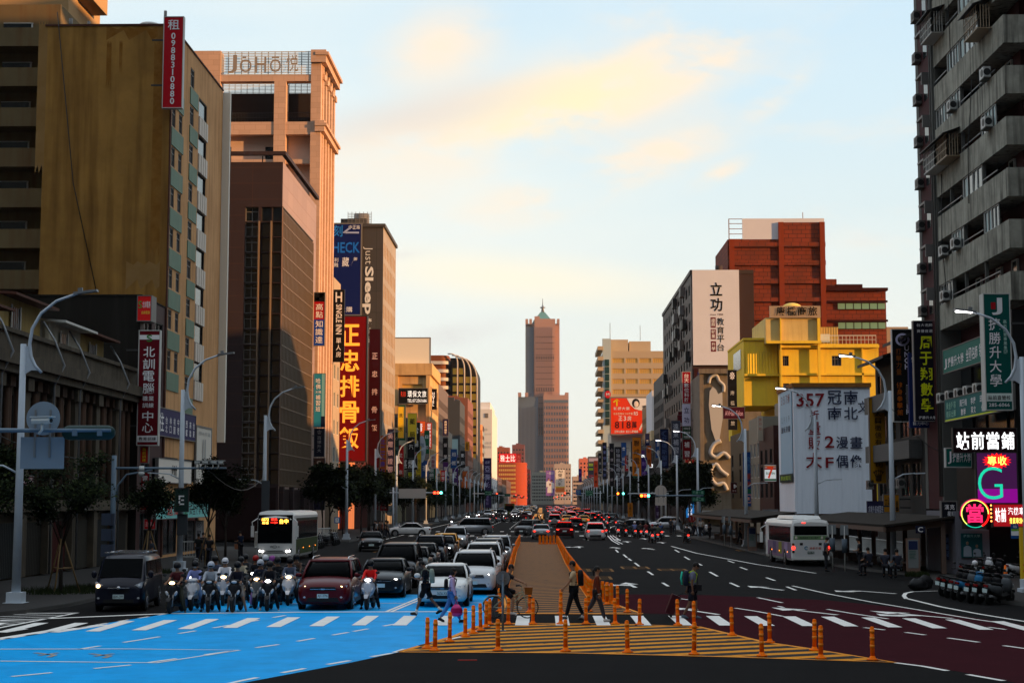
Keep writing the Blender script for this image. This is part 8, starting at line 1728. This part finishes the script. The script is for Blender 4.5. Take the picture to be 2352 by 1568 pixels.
def pack(t,J,m,sz=(.26,.15,.42),m2=None,s=1.0):
 c=(J['chest']+J['spine'])/2;la=math.atan2((J['chest']-J['pelvis']).y,(J['chest']-J['pelvis']).z);q=MB()
 q.rings([[(x*w,y*w,z)for x,y in((-.5,-.15),(-.35,-.5),(.35,-.5),(.5,-.15),(.45,.4),(-.45,.4))]for z,w in((-.5,.8),(-.42,1),(.2,1),(.42,.85),(.5,.5))],0,True);q.v=[(x*sz[0],y*sz[1],z*sz[2])for x,y,z in q.v];q.xf(0,Matrix.Translation(c+Vector((0,-.12-sz[1]*.5,0)))@Euler((-la,0,0)).to_matrix().to_4x4())
 bag=thing('backpack','','backpack',t.location,t.rotation_euler.z);q.build('pack_body',m,bag);e=MB()
 for sd in(-1,1):e.tube([J['chest']+Vector((sd*.1,-.13,.05)),J['chest']+Vector((sd*.11,.0,.125)),J['chest']+Vector((sd*.11,.128,.02)),J['spine']+Vector((sd*.13,.08,.0)),J['spine']+Vector((sd*.12,-.12,-.02))],.014,5)
 e.build('strap',m2 or m,bag);return bag
def at_(px,py):x,y=G(px,py);return(x,y,.01)
WP='people walking over the crosswalk'
wk=pm(20,18,22);dk=pm(16,16,22)
t,J=person('young man in black with shorts, white socks and slides looking at a phone',at_(978,1414),PI/2,dict(lean=.06,head=.5,larm=(.35,.05,1.5),rarm=(-.05,.05,.25),lleg=(.42,.12),rleg=(-.38,.35)),dk,pm(12,12,14),'tyre',legs='short',grp=WP,s=1.03,skin='skin_dark')
for S_ in 'lr':e=MB();e.tube([J[S_+'kn'].lerp(J[S_+'an'],.75),J[S_+'an'],J[S_+'he']],.045,8);e.build('sock','frame_white',t)
e=MB();c=J['lpl']+Vector((0,.02,.03));e.obox(c,(.07,.012,.14),(-.6,0,0));ph=e.build('smartphone','trim_black',None);ph.location=t.location;ph.rotation_euler.z=t.rotation_euler.z;tag(ph,'dark phone held by the young man in black shorts','phone')
bg_=pack(t,J,pm(120,130,118),(.3,.17,.46));bg_['label']='pale grey green backpack on the young man in black'
t,J=person('woman in a lavender hoodie and blue jeans carrying a pink bag',at_(1038,1430),-PI/2,dict(lean=.03,larm=(-.1,.05,.3),rarm=(.12,.05,.2),lleg=(-.36,.22),rleg=(.34,.05)),pm(176,150,178),pm(64,108,160),dk,sleeve='long',hair='bob',grp=WP,s=.95,hem=.12)
e=MB();e.tube([J['neck']+Vector((0,-.08,.0)),J['neck']+Vector((.08,-.03,-.01)),J['neck']+Vector((.05,.08,-.06))],.045,8);e.tube([J['neck']+Vector((0,-.08,.0)),J['neck']+Vector((-.08,-.03,-.01)),J['neck']+Vector((-.05,.08,-.06))],.045,8);e.build('hood',pm(186,160,186),t)
bg_=pack(t,J,wk,(.24,.13,.3));bg_['label']='small dark backpack on the woman in the lavender hoodie'
hp_=J['rpl'];bag=thing('carrier_bag','pink and magenta plastic carrier bag hanging from the hand of the woman in lavender','bag',t.location,t.rotation_euler.z);e=MB();z=hp_.z
e.rings([[(hp_.x+x*w*1.0,hp_.y+y*w*1.3,z-dz)for x,y in((-.5,-.5),(0,-.7),(.5,-.5),(.6,0),(.5,.5),(0,.7),(-.5,.5),(-.6,0))]for dz,w in((.16,.07),(.24,.15),(.36,.2),(.46,.2),(.52,.13))],0,True);e.build('bag_body',mat('bag_pink',(.62,.05,.22),.4).name,bag);e=MB();e.rings([[(hp_.x+x*w,hp_.y+y*w*1.3,z-dz)for x,y in((-.5,-.5),(0,-.7),(.5,-.5),(.6,0),(.5,.5),(0,.7),(-.5,.5),(-.6,0))]for dz,w in((.27,.182),(.34,.205),(.42,.207))],0,True,False);e.build('bag_band',mat('bag_magenta',(.33,.004,.06),.4).name,bag)
e=MB();e.tube([(hp_.x-.03,hp_.y-.05,z-.18),(hp_.x,hp_.y,z-.02),(hp_.x+.03,hp_.y+.05,z-.18)],.01,5);e.build('bag_handle','bag_pink',bag)
t,J=person('young man in a beige shirt and black trousers with a watch, walking left',at_(1318,1422),PI/2,dict(lean=.03,head=0,larm=(.45,.08,.25),rarm=(-.1,.06,.15),lleg=(.30,.05),rleg=(-.26,.18)),pm(172,150,118),pm(14,14,18),pm(60,64,66),hair='short',grp=WP,s=1.04,hem=.14,legs='long')
bg_=pack(t,J,wk,(.34,.2,.5));bg_['label']='round black backpack on the young man in the beige shirt'
e=MB();e.tube([J['rwr']+(J['relw']if 'relw' in J else Vector((0,0,.0))),J['rwr']+Vector((0,0,.03))],.034,8);e.build('watch','frame_white',t)
t,J=person('woman in a brown bomber jacket with white trim and a ponytail, walking right',at_(1372,1428),-PI/2,dict(lean=-.02,larm=(-.25,.05,.25),rarm=(.08,.05,.12),lleg=(-.42,.28),rleg=(.30,.05)),pm(88,38,22),pm(48,46,50),pm(150,145,140),sleeve='long',hair='pony',grp=WP,s=.97,hem=.08)
for S_ in 'lr':e=MB();e.tube([J[S_+'el'].lerp(J[S_+'wr'],.8),J[S_+'el'].lerp(J[S_+'wr'],.88)],.047,8);e.build('white_cuff','frame_white',t)
t,J=person('man in a grey polo shirt and dark shorts pulling a suitcase',at_(1591,1420),-PI/2,dict(lean=.05,head=.38,larm=(-.4,.05,.15),rarm=(-.2,.05,.3),lleg=(.25,.25),rleg=(-.2,.30)),pm(96,100,118),pm(20,22,32),pm(70,84,96),legs='short',grp=WP,s=1.02,skin='skin_dark',hem=.12)
bg_=pack(t,J,pm(22,30,46),(.3,.17,.48),m2=pm(150,180,30));bg_['label']='dark backpack with a bright turquoise edge on the man with the suitcase'
e=MB();c=(J['chest']+J['spine'])/2;e.tube([c+Vector((0,-.34,-.2)),c+Vector((0,-.37,0)),c+Vector((0,-.33,.2))],.03,6);e.build('turquoise_edge',mat('turq',(.02,.6,.42),.5).name,bg_)
sh=thing('shoulder_bag','black shoulder bag at the waist of the man with the suitcase','bag',t.location,t.rotation_euler.z);e=MB();e.obox((.12,.16,J['pelvis'].z+.02),(.10,.24,.2));e.build('bag_body',wk,sh);e=MB();e.tube([(.12,.16,J['pelvis'].z+.1),J['chest']+Vector((0,.135,-.05)),J['lsh']+Vector((0,0,.08))],.012,5);e.build('strap',wk,sh)
px_,py_=G(1545,1418);sc_=thing('suitcase','dark red and grey wheeled suitcase pulled behind the man in the grey polo shirt','suitcase',(px_,py_,.03));a=.38
e=MB();e.obox((0,0,.40),(.26,.42,.62),(0,a,0));e.build('shell',pm(52,14,22),sc_);e=MB();e.obox((.13,0,.35),(.06,.40,.60),(0,a,0));e.build('grey_half',pm(74,70,70),sc_)
hx=t.location.x-px_+J['lpl'].y;e=MB()
for dy in(-.08,.08):e.tube([(.15,dy,.66),(hx,dy*.6,J['lpl'].z)],.010,5)
e.tube([(hx,-.06,J['lpl'].z),(hx,.06,J['lpl'].z)],.015,5);e.build('pull_handle','trim_black',sc_)
for dy in(-.14,.14):e=MB();e.cyl((-.06,dy-.02,.03),(-.06,dy+.02,.03),.035,.035,10);e.build('wheel','tyre',sc_)
# cyclist
bx,by=G(1172,1420);bt=thing('bicycle','pale city bicycle with an orange basket ridden across the median foot','bicycle',(bx,by,.014),-PI/2)
for y,nm in((.55,'front_wheel'),(-.53,'rear_wheel')):
 e=MB();e.tube([(0,y+.33*math.cos(a),.345+.33*math.sin(a))for a in[2*PI*k/28 for k in range(29)]],.017,6,cap=False);w_=e.build(nm,'tyre',bt);e=MB()
 for k in range(14):a=2*PI*k/14;e.tube([(0,y,.345),(0,y+.32*math.cos(a),.345+.32*math.sin(a))],.0022,3)
 e.cyl((-.04,y,.345),(.04,y,.345),.022,.022,8);e.build('spokes','metal_grey',w_)
fr=pm(150,146,120);e=MB();A,B_,C_,D_=Vector((0,-.53,.345)),Vector((0,-.06,.30)),Vector((0,-.2,.82)),Vector((0,.38,.86))
for p,q in((A,B_),(A,Vector((0,-.16,.68))),(B_,C_),(B_,D_+Vector((0,.02,-.08))),(Vector((0,-.13,.55)),D_+Vector((0,.0,-.02))),(D_,Vector((0,.55,.345)))):e.tube([p,q],.018,6)
e.tube([D_,Vector((0,.35,1.0))],.015,6);e.build('frame',fr,bt);e=MB();e.tube([(-.27,.18,1.02),(-.2,.3,1.03),(0,.36,1.0),(.2,.3,1.03),(.27,.18,1.02)],.013,6);e.build('handlebar','trim_black',bt);e=MB();e.ell((0,-.22,.88),(.09,.14,.04),10,5);e.build('saddle','trim_black',bt)
e=MB();e.rings([[(x*w,.58+y*w,z)for x,y in((-.16,-.13),(.16,-.13),(.16,.13),(-.16,.13))]for z,w in((.74,.8),(.98,1.05))],0,False);e.build('basket',pm(120,66,20),bt);e=MB();e.tube([(0,-.53-.36*math.cos(a)*1,.345+.36*math.sin(a))for a in[.3+.25*k for k in range(9)]],.02,5);e.build('mudguard',fr,bt);e=MB();e.cyl((-.03,-.06,.3),(.03,-.06,.3),.08,.08,12);e.tube([(.09,-.06,.3),(.09,-.02,.15)],.01,5);e.build('crank','metal_grey',bt);e=MB();e.box(-.07,.07,-.75,-.35,.70,.72);e.build('carrier','metal_grey',bt)
t,J=person('cyclist in dark clothes and shorts partly hidden by the round sign back',(bx,by,.014),-PI/2,dict(hip=(0,-.2,.96),lean=.35,head=-.2,larm=(1.05,.08,.1),rarm=(1.05,.08,.1),lleg=(1.25,1.25),rleg=(.75,.85)),dk,wk,pm(170,165,160),legs='short',hair='short',s=.97)
bg_=pack(t,J,pm(20,20,24),(.28,.16,.34));bg_['label']='black bag on the back of the cyclist behind the round sign back'
# scooter riders at the stop line
RG='scooter riders waiting at the stop line';SG='scooters waiting at the stop line'
ride=dict(hip=(0,-.15,.82),lean=.12,head=.0,larm=(.85,.12,.45),rarm=(.85,.12,.45),lleg=(.55,.75,.35,0),rleg=(.75,.95,.30,0))
hk={'b':'sc_black','w':'sc_white','s':'sc_silver','r':'sc_red','p':pm(120,60,120),'bl':pm(40,70,110)}
RID=[(389,1411,'sc_black',pm(66,20,24),pm(44,44,34),'b','head_warm','in a maroon shirt leftmost at the stop line','leftmost black scooter with a red V mark','short',0),
 (432,1404,'sc_white',pm(110,118,165),pm(80,110,150),'b','lamp_clear','in a light blue jacket with a white face mask','retro white scooter with a round red lamp','long',1),
 (469,1408,'sc_black',pm(140,145,152),pm(22,22,26),'s','lamp_clear','in a pale grey shirt with a silver helmet, third from the left','black scooter third from the left with big round mirrors','long',0),
 (503,1392,'sc_silver',pm(190,188,192),pm(30,30,34),'w','head_warm','in a white jacket behind the pale grey shirt','silver scooter with an orange indicator between two black ones','long',0),
 (531,1408,'sc_black',pm(20,20,32),pm(120,112,104),'b','lamp_clear','in a black top with pale shorts and bare legs','black scooter with a bright white V on its shield','long',0),
 (585,1399,'sc_grey',pm(24,28,44),pm(150,100,140),'s','head_warm','with a shiny silver dome helmet','grey scooter with a wire basket on the front','long',0),
 (607,1405,'sc_black',pm(20,20,26),pm(20,20,24),'b','head_on','in black with a mirrored visor and phone','black scooter with two cold white fog lamps','long',0),
 (655,1392,'sc_white',pm(70,76,92),pm(26,26,30),'b','head_warm','in a checked shirt left of the red car','sharp white scooter left of the red car','long',0),
 (843,1402,'sc_silver',pm(200,24,22),pm(18,18,22),'b','head_on','in a bright red jacket between the red car and white sedan','silver scooter ridden by the person in bright red','long',0)]
for i,(px,py,pt,sh_,tr,hm_,lit,lb,sl,slv,mk)in enumerate(RID):
 x,y=G(px,py);y+=.95;rz=PI+rs.uniform(-.12,.12);scooter(x,y,rz,sl,pt,SG,lit)
 person('rider '+lb,(x,y,.004),rz,ride,sh_,tr,dk if i!=6 else 'frame_white',sleeve=slv,helmet=hk[hm_],grp=RG,legs='short' if i==4 else 'long',mask=bool(mk),s=1.0)
BR=[(452,57.9,'b',(30,30,34),'black helmet behind the light blue jacket'),(497,60.5,'b',(60,66,84),'dark jacket behind the white jacket'),(556,59.5,'b',(150,140,120),'beige shirt and glossy helmet in the middle of the pack'),(566,62.5,'b',(40,40,44),'dark helmet at the very back of the pack'),(590,61,'r',(26,26,30),'red and black helmet in the middle of the pack'),(612,61.5,'w',(34,34,38),'bright white helmet behind the silver dome helmet'),(628,60.5,'p',(24,24,28),'purple helmet left of the checked shirt'),(640,59.2,'b',(22,22,26),'plain black clothes beside the mirrored visor'),(668,60.5,'b',(24,24,28),'dark clothes behind the red car'),(683,62.5,'b',(70,50,40),'brown helmet strap half hidden by the red car')]
for i,(px,Y,hm_,c,lb)in enumerate(BR):
 x=(px-HORX)*Y/F;scooter(x,Y,PI+rs.uniform(-.1,.1),'scooter of the rider with '+lb,'sc_black' if i%3 else 'sc_grey',SG,'lamp_clear' if i%2 else 'head_on')
 person('rider with '+lb,(x,Y,.004),PI,ride,pm(*c),wk,dk,sleeve='long',helmet=hk[hm_],grp=RG,lod=1)
flush_skins()
# riders seen from behind on the right, copied from one figure
rp,J=person('rider seen from behind',(0,0,0),0,ride,pm(40,40,46),pm(30,30,34),dk,sleeve='long',helmet='sc_white',lod=1)
wp,J2=person('walker',(0,0,0),0,dict(lleg=(.3,.1),rleg=(-.25,.2),larm=(-.2,.05,.2),rarm=(.25,.05,.2)),pm(60,60,70),pm(30,32,40),dk,lod=1)
sp,J3=person('stander',(0,0,0),0,dict(head=.3,larm=(.3,.05,1.2),rarm=(0,.08,.2),lleg=(.03,.03),rleg=(-.03,.03)),pm(64,68,76),pm(36,36,40),dk,lod=1)
st_,J4=person('sitter',(0,0,0),0,dict(hip=(0,0,.50),head=.2,larm=(.5,.05,.9),rarm=(.5,.05,.9),lleg=(1.45,1.45,.05,0),rleg=(1.45,1.45,.08,0)),pm(40,42,52),pm(30,30,36),dk,lod=1)
flush_skins()
for q in(rp,wp,sp,st_):freeze(q)
def ppl(proto,x,y,rz,label,grp,shirt=None,helm=None,z=.13):
 pd={}
 if shirt:pd[{rp:pm(40,40,46),wp:pm(60,60,70),sp:pm(64,68,76),st_:pm(40,42,52)}[proto]]=shirt
 if helm:pd['sc_white']=helm
 o=place(proto,(x,y,z),rz,label,grp,pd or None);o.name='person';return o
RB=[(1394,1233,'white','white helmet, just right of the white sport utility car',pm(20,20,24)),(1420,1232,'grey','pale helmet, second from the left in the row',pm(36,40,60)),(1437,1233,'black','black helmet, third from the left in the row',pm(30,30,30)),(1459,1235,'white','white helmet, in the middle of the row',pm(90,100,140)),(1472,1236,'black','black helmet, right of the middle of the row',pm(40,34,34)),(1485,1236,'black','dark red delivery box jacket',pm(84,22,26)),
   (1500,1247,'red','red helmet, nearest the camera in the row',pm(22,22,26)),(1513,1245,'black','green grey top, beside the nearest one',pm(60,66,56)),(1519,1238,'white','pale blue helmet and backpack, by the traffic pole',pm(40,60,100)),(1580,1247,'black','dark helmet, riding alone near the right pavement',pm(30,30,34))]
for px,py,hm_,lb,shc in RB:
 x,y=G(px,py);y+=.9;hm2={'white':'sc_white','grey':'sc_silver','black':'sc_black','red':'sc_red'}[hm_]
 scooter(x,y,rs.uniform(-.1,.1),'scooter under the rider with the '+lb,rs.choice(['sc_black','sc_grey','sc_white','sc_black']),'scooters at the right crossing','lamp_clear');ppl(rp,x,y,0,'rider from behind with '+lb,'riders at the right crossing',shc,hm2,.004)
for k in range(26):
 side=k%2;y=rs.uniform(205,560);x=(rs.uniform(9,13.5)if side else rs.uniform(-13.8,-9.5));scooter(x,y,0 if side else PI,'scooter in the far traffic on the '+('right' if side else 'left'),rs.choice(['sc_black','sc_grey','sc_silver','sc_red']),'far scooters');ppl(rp,x,y,0 if side else PI,'helmeted rider in the far traffic on the '+('right' if side else 'left'),'far riders',rs.choice([pm(60,60,70),pm(30,30,34),pm(90,84,80)]),rs.choice(['sc_white','sc_black','sc_silver']),.004)
for k in range(12):
 x=rs.uniform(-9,7);y=rs.uniform(284,302);rz=PI/2 if k%2 else-PI/2;scooter(x,y,rz,'scooter crossing the avenue sideways beyond the red light',rs.choice(['sc_black','sc_grey','sc_silver']),'scooters crossing in the distance');ppl(rp,x,y,rz,'rider crossing the avenue sideways beyond the red light','riders crossing in the distance',None,rs.choice(['sc_white','sc_black']),.004)
# parked scooters
PG='scooters parked at the right corner'
pk=[(2198,1372,'sc_black','black, leftmost'),(2212,1376,'sc_black','black, second from the left'),(2226,1380,'sc_grey','dark grey, third from the left'),(2242,1384,'sc_blue','bright blue tailed, in the middle'),(2262,1388,'sc_black','black, right of the blue one'),(2284,1390,'sc_black','black, second right of the blue one'),(2306,1392,'sc_grey','dark grey, rightmost'),(2290,1340,'sc_black','black, behind the front row'),(2266,1336,'sc_white','white nosed, behind the front row'),(2244,1338,'sc_black','black with two round mirrors, behind the front row'),(2348,1335,'sc_white','white, right of the nearest lamp post')]
for px,py,pt,lb in pk:
 x,y=G(px,py-2);scooter(x,y+.6,-.95+rs.uniform(-.08,.08),'parked scooter at the right corner, '+lb,pt,PG,'lamp_clear',lean=.12,tail='tail_off')
x,y=G(2240,1342);q=MB();q.ell((0,0,0),(.13,.15,.13),14,9,lo=-35);o=q.build('helmet','sc_white',loc=(x-.2,y-.8,.98));tag(o,'white helmet resting on a parked scooter at the right corner','helmet')
x,y=G(2310,1340);t=thing('traffic_cone','small orange cone with a white collar standing among the parked scooters','traffic cone',(x,y,.13));q=MB();q.cyl((0,0,.04),(0,0,.7),.15,.03,14);q.box(-.2,.2,-.2,.2,0,.04);q.build('cone','lit_red' if False else 'post_orange',t);q=MB();q.cyl((0,0,.4),(0,0,.52),.086,.069,14);q.build('collar','frame_white',t)
for k in range(12):scooter(-17.9+.1*(k%2),124+.62*k+(6 if k>6 else 0),-.9,'scooter parked in the row at the left kerb beyond the coach',rs.choice(['sc_black','sc_grey','sc_white','sc_black']),'scooters parked at the left kerb','lamp_clear',lean=.1,tail='tail_off')
for k in range(14):scooter(-16.4,190+1.3*k,PI/2+.2,'scooter parked in the row under the left trees',rs.choice(['sc_black','sc_grey','sc_silver']),'scooters parked under the left trees','lamp_clear',lean=.1,tail='tail_off')
for k in range(10):scooter(17.6+rs.uniform(-.3,.3),178+1.1*k,-PI/2,'scooter parked in the row on the right pavement before the relief wall',rs.choice(['sc_black','sc_white','sc_grey']),'scooters parked on the right pavement','lamp_clear',lean=.1,tail='tail_off')
# people on the pavements
def pp(proto,px,py,rz,lb,grp,shirt=None):x,y=G(px,py,.13);ppl(proto,x,y,rz,lb,grp,shirt)
LP='people on the left pavement'
pp(sp,345,1312,2.6,'masked person standing behind the roof of the dark van',LP,pm(60,66,76));pp(wp,455,1296,0,'person with a dark backpack walking away left of the street tree',LP,pm(34,36,36));pp(sp,466,1290,.3,'person standing just behind the one with the dark backpack',LP,pm(40,30,34));pp(wp,480,1300,PI,'person in a black top and skirt left of the street tree stakes',LP,pm(24,22,24));pp(sp,552,1284,1.0,'person in dark blue holding a paper bag by the brown office front',LP,pm(20,30,50))
x,y=G(545,1284,.13);q=MB();q.rings([[(-.13*w,-.07,z),(.13*w,-.07,z),(.13*w,.07,z),(-.13*w,.07,z)]for z,w in((0,.9),(.32,1))],0,False);o=q.build('paper_bag',pm(130,84,60),loc=(x-.05,y,.75));tag(o,'brown paper bag held by the person in dark blue','bag')
for i,(px,py,c)in enumerate(((865,1238,(150,150,150)),(872,1236,(60,50,44)),(878,1238,(110,60,50)),(884,1236,(40,40,44)),(890,1239,(70,64,60)),(860,1236,(36,36,40)))):pp(sp if i%2 else wp,px,py,rs.uniform(-2,2),'person in a small group by the left crossing, '+['in white','in brown','in faded red','in black','rightmost','leftmost'][i],'people by the left crossing',pm(*c))
RP='people at the bus shelters'
pp(sp,1898,1310,-1.5,'person in a grey blue shirt looking at a phone between the bus and timetable pole',RP,pm(50,58,70));pp(sp,1975,1314,1.5,'person in silhouette standing inside the near bus shelter',RP,pm(30,30,34));pp(st_,1996,1318,.5,'seated person in dark clothes on the near shelter bench',RP);pp(st_,2034,1322,-.3,'seated person behind the shelter lamp post',RP)
pp(st_,2062,1324,.3,'seated person beside the pale stop board of the near shelter',RP)
for i,(px,py,c)in enumerate(((1541,1226,(40,40,44)),(1549,1225,(130,130,136)),(1608,1232,(150,146,140)),(1614,1230,(120,110,100)),(1630,1236,(60,70,84)),(1700,1250,(30,30,34)),(1590,1228,(30,70,50)),(1597,1229,(70,70,74)))):pp(wp if i%2 else sp,px,py,rs.uniform(-2.5,2.5),'person on the right pavement near the crossing, '+['in black','in a white shirt','in cream','in beige','walking in grey blue','in shadow by the far shelter','in dark green','in grey'][i],'people on the right pavement',pm(*c))
for k in range(6):ppl(wp,-12+4.1*k,286.5+rs.uniform(-1,1),PI/2 if k%2 else-PI/2,'small far walker crossing the avenue at the distant crosswalk','far walkers',rs.choice([pm(150,150,150),pm(40,40,44)]),z=.01)
# ---------------- a little evening haze ----------------
b=MB();b.box(-3000,3000,-400,3950,-2.2,430);o=b.build('haze',mat('haze_air',(.8,.85,.9),1));o['kind']='stuff'
t=M['haze_air'].node_tree
for l in list(t.links):t.links.remove(l)
pv=t.nodes.new('ShaderNodeVolumePrincipled');pv.inputs['Density'].default_value=.00003;pv.inputs['Color'].default_value=(.86,.9,1,1);pv.inputs['Anisotropy'].default_value=.2
t.links.new(pv.outputs[0],t.nodes['Material Output'].inputs['Volume'])
flush_windows()
drop_unused(*[p for p in(lamp0,lamp1,post0,board0,sc,rp,wp,sp,st_)if p.name in KIDS])
